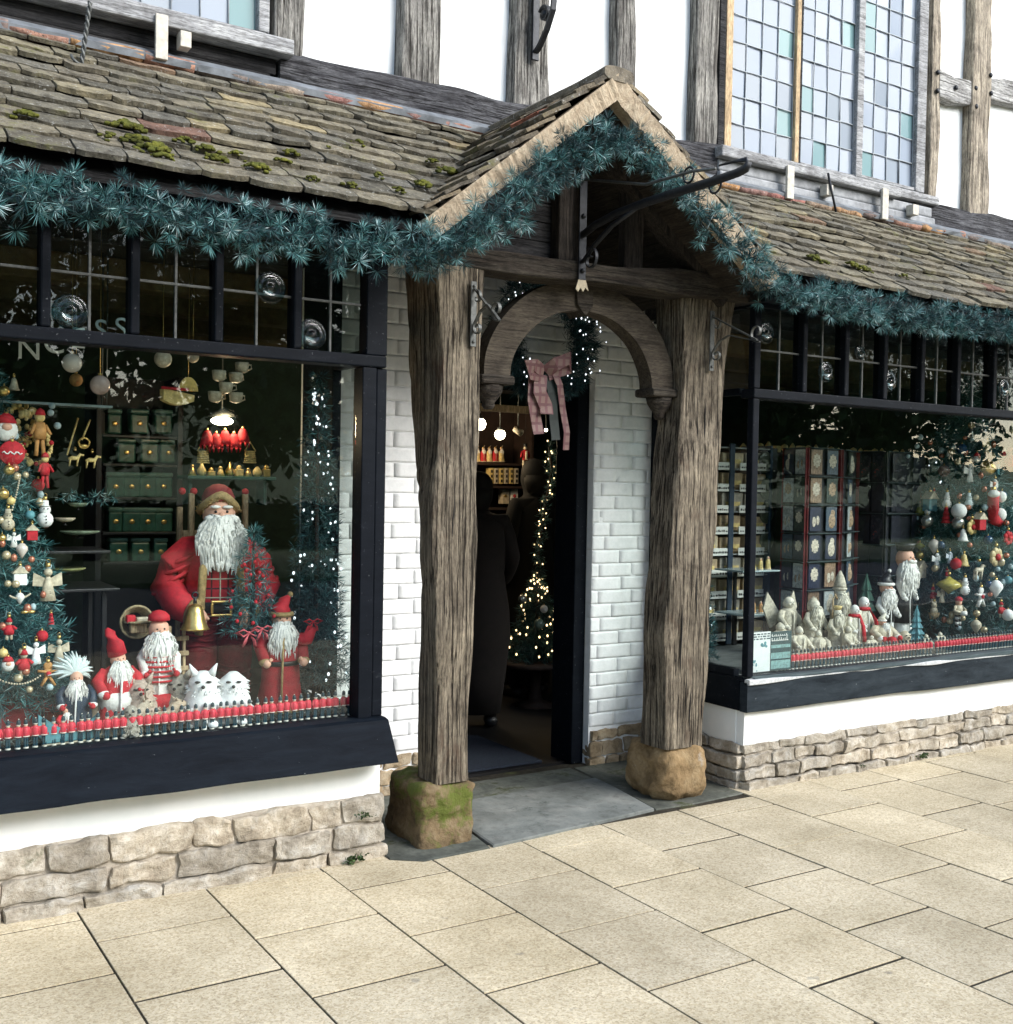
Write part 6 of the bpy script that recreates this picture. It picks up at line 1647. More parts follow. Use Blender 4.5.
def rack(name, label, faces, ztop, zbot, rows, mats, rackm, edge, lit):
    """faces: list of (p0, p1, ncols) in plan"""
    c0 = sum((Vector((*a, 0))+Vector((*b, 0)) for a, b, _ in faces), Vector((0,0,0)))/(2*len(faces))
    t = thing(name, label, 'card rack', (c0.x, c0.y, .573))
    fr_ = MB(); pk = MB(); h = (ztop-zbot)/rows
    q = random.Random(rows*3+len(faces)); ci = 0
    fr_.cbox(c0.x-.015, c0.x+.015, c0.y+.03, c0.y+.06, .573, ztop, .003)
    for a, b, nc in faces:
        A = Vector((*a, 0)); Bv = Vector((*b, 0)); U_ = (Bv-A); W = U_.length; U_.normalize(); N_ = Vector((U_.y, -U_.x, 0))
        fr_.obox((A+Bv)/2+Vector((0,0,(ztop+zbot)/2))-N_*.012, U_*W/2, N_*.004, Vector((0,0,(ztop-zbot)/2)))
        for k in range(rows+1): pk.obox((A+Bv)/2+Vector((0,0,zbot+k*h))+N_*.012, U_*W/2, N_*.014, Vector((0,0,.002)), 1)
        for s_ in (A, Bv): pk.obox(s_+Vector((0,0,(ztop+zbot)/2))+N_*.004, U_*.0025, N_*.010, Vector((0,0,(ztop-zbot)/2)))
    fr_.build('frame', rackm, t); pk.build('pocket_rail', [edge, M['ledge']], t)
    fn = ['left', 'front', 'right', 'fourth']
    rw = ['top','second','third','fourth','bottom','lowest']
    for fi, (a, b, nc) in enumerate(faces):
        A = Vector((*a, 0)); Bv = Vector((*b, 0)); U_ = (Bv-A); W = U_.length; U_.normalize(); N_ = Vector((U_.y, -U_.x, 0))
        for k in range(rows):
            for c in range(nc):
                w = min(W/nc*.86, .11); cc = A+U_*(W*(c+.5)/nc)+N_*.006+Vector((0,0,ztop-(k+.5)*h+.002))
                colw = '' if nc == 1 else [' left',' right'][c] if nc == 2 else ' column %d' % c
                lab = ('bright' if lit else 'dim')+' rack card, '+rw[k]+' row, '+fn[fi]+' face'+(','+colw+' column' if nc == 2 else '')
                ct = thing('greeting_card', lab, 'card', cc, 0, 'cards on the '+('dim' if not lit else 'bright')+' rack')
                p = MB(); p.obox((0,0,0), U_*w/2, N_*.003, Vector((0,0,h*.43)))
                mt_ = q.choice(mats); p.build('card_front', mt_, ct, False)
                if lit:
                    p = MB(); gg = q.choice([0,1,2])
                    if gg == 0:
                        for j in range(8): p.obox(N_*.0042+U_*(math.cos(j*.785)*w*.24)+Vector((0,0,math.sin(j*.785)*w*.28+h*.05)), U_*w*.10, N_*.0008, Vector((0,0,w*.10)))
                        p.obox(N_*.0044+Vector((0,0,h*.05)), U_*w*.16, N_*.0008, Vector((0,0,w*.16)))
                    elif gg == 1:
                        p.ball(N_*.004+Vector((0,0,-h*.08)), w*.32, 1,.12,1.3,10); p.ball(N_*.004+U_*w*.08+Vector((0,0,h*.2)), w*.2, 1,.12,1,8)
                    else:
                        p.ball(N_*.004-U_*w*.15+Vector((0,0,-h*.1)), w*.16, 1,.12,1.8,8); p.ball(N_*.004+U_*w*.2+Vector((0,0,-h*.05)), w*.14, 1,.12,1.9,8)
                    p.build('picture', q.choice([pm('card_picture_cream', (.60,.54,.44), .5, .6, 90), pm('card_picture_tan', (.40,.28,.18), .5, .7, 90), pm('card_picture_cream', (.6,.54,.44))]), ct, False)
P2 = lambda px, Y: (at(px, 520, Y).x, Y)
zt_ = at(820, 449, 4.75).z; zb2 = at(820, 616, 4.75).z
red_edge = pm('red_rack_rail', (.16,.015,.02), .5, .3, 30)
rack('card_rack', 'bright spinning card rack with rows of cream and navy greeting cards in the right window', [(P2(783,4.86), P2(806,4.66), 2), (P2(806,4.66), P2(838,4.70), 2), (P2(840,4.70), P2(856,4.92), 1)], zt_, zb2, 6, cm, pm('navy_rack', (.01,.012,.02), .5, .3, 20), red_edge, True)
zt_ = at(890, 452, 4.85).z; zb2 = at(890, 575, 4.85).z
rack('card_rack', 'dim card rack full of dark cards between the bright rack and the ornament tree', [(P2(858,4.98), P2(884,4.80), 2), (P2(884,4.80), P2(925,4.88), 2)], zt_, zb2, 4, dm, pm('navy_rack', (.01,.012,.02), .5, .3, 20), black, False)
zt_ = at(770, 448, 5.0).z; zb2 = at(770, 600, 5.0).z
# narrow dark rack of round plates
t = thing('plate_stand', 'narrow dark stand holding round plates left of the bright card rack', 'plate stand', at(771, 600, 5.0))
xp0, xp1 = at(762, 500, 4.98).x, at(779, 500, 4.98).x
p = MB(); p.cbox(xp0, xp1, 5.0, 5.02, zb2, zt_, .003); p.cbox((xp0+xp1)/2-.01, (xp0+xp1)/2+.01, 5.0, 5.03, .573, zb2-.001); p.build('panel', black, t)
for i, py in enumerate((462, 489, 513, 540)):
    P = at(767 if i else 766, py, 4.97); tt = thing('round_plate', ['topmost','second','third','lowest'][i]+' dark round plate on the narrow stand left of the bright rack', 'plate', P, 0, 'plates on the narrow stand')
    p = MB(); p.lathe([(.04,-.004),(.062,-.002),(.068,.006),(.04,.003)], (0,0,0), 24); p.v = [(x*.9, z, y) for x, y, z in p.v]; p.build('plate', pm('bronze_green_plate', (.055,.065,.045), .3, .6, 40), tt, False)

# nativity figurines
stone_fig = pm('nativity_stone', (.58,.53,.42), .7, .45, 60, 0, .8)
sf2 = pm('nativity_stone_light', (.70,.66,.55), .7, .4, 60, 0, .8)
def figR(px, hp, Y, **k):
    P = on(px, 650, Y, PRZ); return P, hp/PXM(P+Vector((0,0,.1)))
def nat(px, hp, Y, label, hat='hood', beard=False, rz=0, wide=.30, wings=False, staff=False, mat=None, z=None):
    P, h = figR(px, hp, Y)
    if z is not None: P.z = z
    t = robed('nativity_figure', label, 'figurine', P, h, mat or stone_fig, sf2, stone_fig if hat != 'crown' else yell, beard, sf2, hat, sf2, rz, wide, 'cream nativity figures', random.Random(int(px)))
    if wings:
        p = MB()
        for k in (-1, 1):
            pts = [(0,.0,h*.55),(k*h*.28,.02,h*.95),(k*h*.36,.02,h*.7),(k*h*.2,.02,h*.4)]
            vs = [(a, b+h*.1, c) for a, b, c in pts] + [(a, b+h*.1+h*.03, c) for a, b, c in pts]
            p.add(vs, [(0,1,2,3),(7,6,5,4),(0,4,5,1),(1,5,6,2),(2,6,7,3),(3,7,4,0)])
        p.build('wing', stone_fig, t, False)
    if staff:
        p = MB(); p.tube([(h*.2,-h*.2,0),(h*.2,-h*.2,h*.9),(h*.25,-h*.2,h*.98),(h*.3,-h*.2,h*.9)], h*.014, 6); p.build('staff', M['tanwood'], t, False)
    return t
nat(787, 66, 4.50, 'winged cream angel figurine at the back left of the nativity group', 'none', wings=True, wide=.34)
nat(780, 42, 4.36, 'kneeling cream figure with a bundle at the left end of the nativity group', 'hood', wide=.6, rz=.4)
nat(799, 42, 4.22, 'small hooded cream figure kneeling in front at the left of the nativity group', 'hood', wide=.42)
nat(813, 64, 4.40, 'tall bearded cream figure holding a lantern in the middle of the nativity group', 'hood', True, wide=.34, staff=True)
nat(818, 36, 4.21, 'low curved cream figure bending forward in front of the tall bearded figure', 'hood', wide=.5, rz=-.5)
nat(836, 55, 4.32, 'cream standing figure with folded arms right of the tall bearded one', 'crown', True, wide=.36)
nat(838, 72, 4.52, 'cream figure in a tall conical hat at the back of the nativity group', 'tall', True, wide=.3)
nat(848, 36, 4.24, 'short cream figure leaning left beside the red scarfed pair', 'hood', wide=.44, rz=.3)
for px, hp, lab in ((853, 58, 'left tall white figure of the pair with long red scarves'), (862, 64, 'right tall white figure of the pair with long red scarves')):
    P, h = figR(px, hp, 4.30+.05*(px > 855))
    t = robed('scarfed_snow_figure', lab, 'figurine', P, h, sf2, white, white, False, None, 'none', white, .1, .30, 'white figures with red scarves', random.Random(px), arms=True)
    p = MB(); p.tube([(math.cos(a)*h*.085, -h*.01+math.sin(a)*h*.08, h*.70) for a in [2*PI*i/14 for i in range(15)]], h*.028, 7, 0, False)
    sx_ = .04 if px < 855 else .10
    p.tube([(h*.02,-h*.10,h*.70),(h*sx_,-h*.17,h*.52),(h*sx_*1.4,-h*.19,h*.26)], [h*.035,h*.045,h*.05], 7, 0, True, .5); p.build('scarf', red, t, False)
P, h = figR(881, 42, 4.24)
t = robed('round_gnome', 'small round gnome in pale cap with a red parcel, right of the red scarfed pair', 'figurine', P, h, cream, white, sf2, True, None, 'cone', skin, 0, .62, None, random.Random(3), None, None, red)
p = MB(); p.ball((0,-h*.30,h*.34), h*.15); p.build('parcel', red, t, False)
P, h = figR(884, 78, 4.40)
t = robed('snowy_doll', 'smaller dark-coated white-bearded figure standing behind the round gnome', 'figurine', P, h, white, white, black, True, None, 'cone', skin, 0, .26, None, random.Random(4), None, None, white)
p = MB(); w = h*.26; p.lathe([(w*.52,h*.36),(w*.50,h*.5),(w*.46,h*.62),(w*.25,h*.73)], (0,0,0), 16, 0, 1, .82); p.build('coat', black, t, False)
P, h = figR(902, 112, 4.42)
t = robed('snowy_doll', 'tallest slim white figure with a long beard and dark coat left of the ornament tree', 'figurine', P, h, white, white, black, True, None, 'crown', skin, .1, .17, None, random.Random(5), None, None, white)
p = MB(); w = h*.17; p.lathe([(w*.60,h*.22),(w*.54,h*.4),(w*.50,h*.62),(w*.25,h*.73)], (0,0,0), 16, 0, 1, .82); p.build('coat', black, t, False)
p = MB(); p.lathe([(h*.10,0),(h*.09,h*.03),(h*.03,h*.05)], (0,0,0), 16); p.build('snow_base', white, t, False)
for px, hp, lab in ((865, 72, 'taller green model fir behind the red scarfed pair'), (916, 44, 'small tiered green model fir right of the tallest slim figure')):
    P, h = figR(px, hp, 4.46 if px < 900 else 4.26)
    t = thing('model_fir', lab, 'model tree', P, 0, 'little green model firs')
    p = MB()
    for k in range(6):
        r_ = h*.24*(1-k*.14); z = h*(.12+k*.14); n_ = 14
        vs = [(math.cos(2*PI*i/n_)*r_*(1.12 if i % 2 else .8), math.sin(2*PI*i/n_)*r_*(1.12 if i % 2 else .8), z) for i in range(n_)] + [(0,0,z+h*.24)]
        p.add(vs, [(i, (i+1) % n_, n_) for i in range(n_)] + [tuple(range(n_))[::-1]])
    p.build('foliage', green if px < 900 else teal, t, False)
    p = MB(); p.lathe([(h*.07,0),(h*.06,h*.02),(h*.03,h*.04),(h*.03,h*.13)], (0,0,0), 10); p.build('trunk', M['brown'], t, False)
animal('toy_penguin', 'small dark bird figurine with a cream front beside the small model fir', on(903, 646, 4.20, PRZ), 1.0, cream, -.2, False, 'figurine', True)
nat(926, 20, 4.20, 'tiny cream figurine at the foot of the small model fir', 'hood', wide=.5)
nat(940, 20, 4.22, 'tiny cream figurine half behind the soldiers under the ornament tree', 'hood', wide=.6)
nat(871, 26, 4.19, 'tiny cream figurine between the red scarfed pair and the round gnome', 'none', wide=.5)
# notices leaning in corner
def notice(px0, px1, py0, py1, Y, label, base, kind):
    A, B_ = at(px0, py0, Y), at(px1, py1, Y); w, h = B_.x-A.x, A.z-B_.z
    t = thing('window_notice', label, 'notice', (A.x+w/2, Y, B_.z), 0, None)
    p = MB(); p.cbox(-w/2, w/2, 0, .003, 0, h, .0008); p.build('sheet', base, t, False)
    q = random.Random(kind); p = MB(); p2 = MB()
    if kind == 1:
        for r_ in range(3):
            x = -w*.42
            while x < w*.4: 
                ww = q.uniform(.05,.16)*w; p.box(x, x+ww, -.0012, -.0004, h*(.93-r_*.06), h*(.96-r_*.06)); x += ww+w*.05
        for k in range(14):
            p2.ball((q.uniform(-.45,-.05)*w, -.001, q.uniform(.03,.30)*h), q.uniform(.02,.05)*w, 1,.05,1.2,8)
        for k in range(9): p2.ball((q.uniform(.1,.42)*w, -.001, q.uniform(.58,.72)*h), q.uniform(.03,.06)*w, 1,.05,1,8)
        p.build('printed_lines', navy, t, False); p2.build('printed_picture', teal, t, False)
    else:
        for z0, s_ in ((.88,.035),(.76,.06)):
            x = -w*.44
            while x < w*.3:
                ww = q.uniform(.05,.09)*w; hh_ = s_*h*q.uniform(.8,1.3)
                p.box(x, x+ww*.35, -.0012, -.0004, h*z0, h*z0+hh_*1.3); p.box(x, x+ww, -.0013, -.0005, h*z0, h*z0+hh_*.35); x += ww*1.3
        for z0, z1 in ((.58,.66),(.30,.46),(.05,.26)): p2.cbox(-w*.46, w*.44, -.0012, -.0003, h*z0, h*z1, .0003)
        p.build('white_heading', white, t, False); p2.build('printed_picture', pm('aqua_print', (.20,.36,.36), .5, .5, 60), t, False)
notice(748, 770, 633, 671, 4.10, 'white notice with teal pictures leaning in the left corner of the right window', pm('notice_paper', (.72,.76,.76), .6, .1, 20), 1)
notice(770.5, 791, 632, 669, 4.10, 'dark teal notice with white heading beside the white notice in the right window', pm('dark_teal_paper', (.02,.06,.07), .5, .3, 30), 2)
# ornament tree
RT = Vector((6.78, 4.80, PRZ+.02))
fir('christmas_tree', 'wide dark decorated fir covered in ornaments in the right window', RT, 1.72, .60, random.Random(70), 30, 54, .085, [M['firlight'], M['needlefrost']], 30, M['fairy'], frost=.16)  # pale needles mixed in brighten the foliage in place of light
# keep the crown inside the window: needles in front of glass are trimmed below
RTREE = (RT, 1.72, .60)
sR = ' on the right tree'
put(RTREE, [
 (944,471,'bauble',10,pm('pink_grey_glass', (.30,.20,.19), .15, .4, 30),'smoky pink glass bauble at the upper left'+sR),
 (970,472,'angel',17,white,'slim white angel left of the big gold bauble'+sR),
 (988,468,'bauble',13,gold,'big round gold bauble near the top'+sR),
 (977,458,'beardface',9,white,'small white face ornament above the big gold bauble'+sR),
 (998,469,'angel',10,teal,'pale teal angel right of the big gold bauble'+sR),
 (995,486,'angel',14,white,'white angel right of centre below the big gold bauble'+sR),
 (962,449,'bauble',9,blueb,'dark blue bauble near the top'+sR),
 (1011,461,'bauble',10,red,'red bauble at the far right near the top'+sR),
 (1002,495,'bauble',8,blueb,'dark blue bauble right of the long red stocking'+sR),
 (947,500,'snowman',15,white,'cream snowman above the red tiered ornament'+sR),
 (969,500,'snowman',14,pm('pale_aqua_white', (.60,.70,.72), .6, .2, 40),'pale aqua snowman right of the white round bauble'+sR),
 (959,511,'bauble',13,wh,'bright white round bauble right of the red tiered ornament'+sR),
 (946,517,'tower',17,red,'red tiered ornament with a white tip'+sR),
 (930,501,'house',17,teal,'pale blue house ornament at the left side'+sR),
 (934,494,'elf',9,red,'little red elf above the pale blue house'+sR),
 (927,521,'bauble',11,clear,'silvery bauble at the left side'+sR),
 (927.5,512,'bauble',5,white,'tiny white bauble on top of the silvery bauble'+sR),
 (920,511,'bauble',8,pm('olive_glass', (.22,.22,.05), .2, .4, 30),'olive green bauble at the far left side'+sR),
 (958,523,'bauble',11,clear,'silver bauble under the bright white round bauble'+sR),
 (993,508,'boot',32,red,'large red stocking with white fur bears on the right side'+sR),
 (980,521,'house',15,red,'red house ornament with white roof'+sR),
 (963,535,'bell',13,white,'white bell below the silver bauble'+sR),
 (934,546,'drop',13,pearl,'pearly pointed drop at the left side'+sR),
 (937,560,'angel',14,wh,'bright white angel left of the red bauble'+sR),
 (950,557,'angel',11,pm('pale_blue_white', (.60,.66,.74), .6, .2, 40),'pale blue bird-like angel just left of the red bauble'+sR),
 (956,564,'bauble',10,red,'red round bauble in the middle'+sR),
 (964,560,'bell',13,yell,'pale gold bell right of the red bauble in the middle'+sR),
 (979,571,'horse',18,cream,'cream rocking horse ornament on the right side'+sR),
 (996,557,'flower',20,pm('gilt_cream', (.60,.48,.26), .5, .4, 40),'gilt posy with a red centre on the right side'+sR),
 (972,527,'flower',16,yell,'gilt posy ornament under the red house'+sR),
 (1008,538,'flower',15,red,'red posy at the far right edge'+sR),
 (920,569,'house',15,cream,'cream cottage ornament at the left side'+sR),
 (949,585,'top',19,pm('gold_green_glaze', (.50,.42,.10), .25, .4, 30),'large gold green spinning top ornament'+sR),
 (947,573,'elf',9,red,'little red elf riding on the gold green spinning top'+sR),
 (965,586,'snowman',16,wh,'bright white snowman right of the gold green spinning top'+sR),
 (996,588,'drop',15,wh,'white drop bauble low on the right side'+sR),
 (981,597,'ginger',18,white,'white gingerbread-style star figure with a red middle'+sR),
 (933,594,'elf',14,red,'red soldier-like elf low on the left side'+sR),
 (942,595,'angel',13,cream,'small cream angel right of the red soldier-like elf'+sR),
 (934,610,'basketbear',16,cream,'cream bear in a basket low on the left side'+sR),
 (1001,609,'elf',14,red,'red and white elf low on the right side'+sR),
 (1008,615,'bauble',10,wh,'white bauble at the low right edge'+sR),
 (976,626,'drop',12,cream,'cream drop ornament just above the soldiers'+sR),
 (920,555,'bauble',7,gold,'small gold bauble above the cream cottage ornament'+sR),
 (908,560,'bauble',7,yell,'small pale gold bauble left of the cream cottage ornament'+sR),
 (912,572,'bauble',6,teal,'small teal bauble at the far left side'+sR),
 (920,546,'top',8,pm('olive_glass', (.22,.22,.05), .2, .4, 30),'small olive spinning top left of the pearly drop'+sR),
 (941,545,'bauble',7,blueb,'small dark blue bauble right of the pearly drop'+sR),
 (988,540,'bauble',8,blueb,'small dark blue bauble above the cream rocking horse'+sR),
 (989,584,'bauble',6,blueb,'tiny dark blue bauble left of the white drop bauble'+sR),
 (987,446,'angel',12,pm('gilt_cream', (.60,.48,.26), .5, .4, 40),'gilt angel near the top of the tree'+sR),
 (971,433,'bell',9,clear,'silver bell high up'+sR),
 (1003,452,'house',7,red,'tiny red and white house high on the right'+sR),
 (948,454,'bell',5,white,'tiny white bell high on the left'+sR),
 (1008,580,'bauble',7,teal,'teal bauble at the far right edge'+sR)], .02)
fill(RTREE, 22, 908, 1012, 425, 632, [(copper, 'small plain copper pink bauble among the ornaments of the right tree', 'copper baubles on the right tree', .030, .045), (ice, 'small plain ice blue frosted bauble among the ornaments of the right tree', 'ice blue baubles on the right tree', .028, .045), (champ, 'small plain champagne bauble among the ornaments of the right tree', 'champagne baubles on the right tree', .030, .050)], 7, .015)
# striped nutcracker
P = cone_hit(958, 628, *RTREE, .03)
t = thing('nutcracker', 'red-capped toy drummer with striped legs hanging low in the middle'+sR, 'nutcracker', P)
s_ = 32/PXM(P)
p = MB(); p.lathe([(s_*.14,s_*.42),(s_*.15,s_*.6),(s_*.12,s_*.72)], (0,0,0), 12, 0, 1,.8)
for k in (-1,1): p.tube([(k*s_*.14,0,s_*.68),(k*s_*.28,-.01,s_*.55),(k*s_*.12,-s_*.14,s_*.5)], s_*.05, 7)
p.build('body', cream, t, False)
p = MB()
for j in range(5):
    for k in (-1,1): p.lathe([(s_*.055,s_*(.04+j*.08)),(s_*.055,s_*(.115+j*.08))], (k*s_*.07,0,0), 8, j % 2)
p.build('striped_leg', [black, white], t, False)
p = MB(); p.ball((0,0,s_*.80), s_*.1); p.build('head', skin, t, False)
p = MB(); p.ball((0,0,s_*.90), s_*.12,1,1,.75); p.build('cap', red, t, False)
p = MB(); p.lathe([(s_*.11,0),(s_*.11,s_*.12)], (0,-s_*.18,s_*.42), 12); p.build('drum', white, t, False)
o_n = None

# pale gold band of garland behind the rack tops
P0, P1 = at(750, 446, 5.15), at(925, 449, 5.15)
sh = thing('back_display_shelf', 'high shelf crowded with pale gold trinkets behind the card racks', 'shelf', ((P0.x+P1.x)/2, 5.3, P0.z-.03))
p = MB(); p.cbox(P0.x, P1.x, 5.18, 5.4, P0.z-.045, P0.z-.03); p.build('board', M['brown'], sh)
p = MB(); p.cbox(P0.x+.05, P0.x+.08, 5.3, 5.33, .02, P0.z-.046); p.cbox(P1.x-.08, P1.x-.05, 5.3, 5.33, .02, P0.z-.046); p.build('support', M['brown'], sh)
q = random.Random(14)
n_ = int((P1.x-P0.x)/.075)
for i in range(n_):
    x = P0.x+.04+i*.075; t = thing('gold_trinket', 'pale gold trinket in the row on the high shelf behind the card racks', 'trinket', (x, 5.25, P0.z-.03), 0, 'pale gold trinkets in a row')
    p = MB(); k = i % 3; s_ = q.uniform(.05,.075)
    if k == 0: p.lathe([(.02,0),(.028,s_*.4),(.012,s_*.8),(.003,s_)], (0,0,0), 10)
    elif k == 1: p.cbox(-.022,.022,-.02,.02,0,s_*.8)
    else: p.lathe([(.012,0),(.012,.01),(.026,.03),(.02,.05),(.003,.06)], (0,0,0), 12)
    p.build('body', yell, t, False)

# slim lit tree seen through the side pane
fir('slim_lit_tree', 'dark tree with white fairy lights at the side pane of the right window', (4.16, 4.56, PRZ), .62, .09, random.Random(61), 14, 9, .05, [M['fir'], M['firlight']], 40, M['fairy'], frost=.12)

# ================================================================== DOORWAY
P = at(544, 338, 4.58)
t = thing('door_wreath', 'dark fir wreath with white fairy lights hanging above the shop door', 'wreath', P)
mb = MB(); lt = MB(); q = random.Random(90)
for i in range(800):
    a = 2*PI*q.random(); rr_ = .235+q.uniform(-.08,.07); c = P+Vector((math.cos(a)*rr_, q.uniform(-.05,.03), math.sin(a)*rr_*1.0))
    needles(mb, c, Vector((math.cos(a), -.6, math.sin(a)))+rvec(q)*.6, 24, .06, .0017, q, .9, 0, .02)
for i in range(95):
    a = 2*PI*q.random(); rr_ = .235+q.uniform(-.09,.09); c = P+Vector((math.cos(a)*rr_, -.09+q.uniform(-.02,.01), math.sin(a)*rr_)); lt.ball(c, q.uniform(.0025,.0045), 1,1,1.3,6)
p = MB(); p.tube([P+Vector((math.cos(a)*.225,0,math.sin(a)*.225)) for a in [2*PI*i/28 for i in range(29)]], .02, 8, 0, False)
p.build('ring', M['brown'], t); mb.build('foliage', [M['needledark'], M['fir']], t); lt.build('light_string', M['fairy'], t)
def tartan2():
    mt, nt, b = newmat('pink_tartan_ribbon'); co = coords(nt, (26,26,22)); sep = nt.nodes.new('ShaderNodeSeparateXYZ'); nt.links.new(co, sep.inputs[0]); cs = (.19,.12,.105)
    def st(o, lo):
        f_ = nt.nodes.new('ShaderNodeMath'); f_.operation = 'FRACT'; nt.links.new(o, f_.inputs[0]); return ramp(nt, f_.outputs[0], [(0,0),(lo,1)], 'CONSTANT')
    c = mixc(nt, st(sep.outputs[0], .6), cs, (.14,.06,.065)); c = mixc(nt, st(sep.outputs[2], .7), c, (.12,.055,.058)); nt.links.new(c, b.inputs['Base Color']); b.inputs['Roughness'].default_value = .7; return mt
M['rib'] = tartan2()
t = thing('tartan_bow', 'faded pink tartan ribbon bow with long tails hanging under the door wreath', 'ribbon bow', at(540, 365, 4.42))
Y = 4.42
def rb(mb, pts, w, tk=.004):
    pts = [at(a, b, Y+c) for a, b, c in pts]
    vs = []
    for i, P_ in enumerate(pts):
        tg = (pts[min(i+1, len(pts)-1)]-pts[max(i-1, 0)]).normalized(); n_ = tg.cross(Vector((0,1,0))).normalized()
        yy = Vector((0, tk, 0)); vs += [P_+n_*w/2, P_-n_*w/2, P_-n_*w/2+yy, P_+n_*w/2+yy]
    fs = [(i*4+k, i*4+(k+1) % 4, (i+1)*4+(k+1) % 4, (i+1)*4+k) for i in range(len(pts)-1) for k in range(4)] + [(3,2,1,0), tuple((len(pts)-1)*4+k for k in range(4))]
    mb.add(vs, fs, 0, False)
p = MB(); rb(p, [(544,372,0),(536,365,-.04),(530,362,-.05),(533,374,-.03),(543,376,0)], .06); rb(p, [(546,372,0),(556,364,-.04),(570,358,-.05),(568,368,-.03),(548,374,0)], .065); p.build('loop', M['rib'], t)
p = MB(); rb(p, [(541,374,0),(540,392,-.02),(546,406,-.01),(547,414,-.02)], .075); rb(p, [(534,378,.01),(533,400,.0),(537,424,.01),(539,434,0)], .06); rb(p, [(552,366,0),(560,385,-.02),(563,410,0),(567,432,-.01),(566,450,0)], .035); p.build('tail', M['rib'], t)
p = MB(); rb(p, [(549,372,.01),(552,392,.0),(554,420,.01),(556,440,0)], .05); p.build('dark_tail', pm('dark_green_ribbon', (.012,.02,.018), .7, .3, 40), t)
# strand of lights above the left of the arch
# hanging string of lights behind arch left
# interior things seen through the door
fir('small_lit_tree', 'decorated tree with warm fairy lights standing inside the shop doorway', Vector((at(536,660,6.3).x, 6.3, at(536,660,6.3).z)), .62, .22, random.Random(63), 13, 16, .06, [M['fir'], M['firlight']], 75, M['fairywarm'], frost=.1)
sp_ = Vector((at(536,660,6.3).x, 6.3, 0)); o = thing('round_side_table', 'dark round table under the lit tree inside the doorway', 'table', sp_)
zt = at(536,660,6.3).z
p = MB(); p.lathe([(.26,zt-.03),(.26,zt-.002)], sp_, 22); p.build('tabletop', M['brown'], o)
p = MB(); p.lathe([(.16,0.006),(.05,.04),(.035,.1),(.035,zt-.031)], sp_, 12); p.build('leg', M['brown'], o)
for i, (a, b, hp, mt_, lab) in enumerate(((522,599,9,clear,'large silver bauble at the left of the lit doorway tree'), (539,624,11,pm('sage_glass', (.14,.20,.17), .2, .3, 20),'sage green bauble low on the lit doorway tree'), (544,609,8,white,'white bauble in the middle of the lit doorway tree'))):
    P = cone_hit2 = at(a, b, 6.08); ornament('bauble', lab, P, hp/PXM(P), mt_)
# lit tall garland up from the tree
pts = [at(x, y, 6.35) for x, y in ((541,590),(538,560),(542,530),(546,500),(552,470),(549,447))]
mb = MB(); q = random.Random(44); lt = MB()
for P in path_pts(pts, .02):
    for _ in range(2): needles(mb, P+rvec(q)*.03, rvec(q), 14, .05, .0018, q, 1, 0, .35)
    if q.random() < .8: lt.ball(P+rvec(q)*.045, .0055, 1,1,1,6)
t = thing('lit_garland', 'slim garland with warm lights rising above the tree inside the doorway', 'garland', pts[0]); p = MB(); p.tube(pts, .008, 6); p.build('stem', M['brown'], t)
mb.build('foliage', [M['firlight'], M['needlefrost']], t); lt.build('light_string', M['fairywarm'], t)
# ceiling lamps
for a, b, r_, lab in ((479.5,424,.045,'brightest round shop lamp beside the left post in the doorway'), (500,434.5,.038,'second round shop lamp further in through the doorway'), (546,430,.012,'small pale shop lamp deep inside near the ribbon tails')):
    P = at(a, b, 6.6); t = thing('round_shop_lamp', lab, 'lamp', P); p = MB(); p.ball((0,0,0), r_,1,1,1,14); p.build('lamp_bulb', M['bulb'], t, False)
    p = MB(); p.tube([(0,0,r_*.9),(0,0,2.55-P.z)], .005, 6); p.lathe([(r_*.7,r_*.6),(r_*.5,r_*1.2),(.005,r_*1.4)], (0,0,0), 12); p.build('lamp_holder', M['ironlight'], t, False)
P = at(518, 431, 6.6); t = thing('spot_lamp', 'small tilted white spot lamp on the shop ceiling rail', 'lamp', P); p = MB(); p.tube([(-.03,0,.015),(.03,0,-.015)], [.02,.026], 10); p.build('lamp_body', cream, t, False); p = MB(); p.tube([(0,0,.02),(0,0,2.55-P.z)], .005, 6); p.build('stem', M['ironlight'], t, False)
# ceiling beam strip, lamplight put into its pale colour
P0, P1 = at(474, 404, 5.45), at(546, 411, 5.45)
t = thing('lamplit_beam_strip', 'ceiling beam strip coloured pale for lamplight, crossing the top of the doorway inside', 'batten', P0); p = MB(); p.cbox(P0.x-.1, P1.x, 5.44, 5.5, P1.z-.02, P1.z+.02, .005); p.build('batten', M['tanwood'], t)
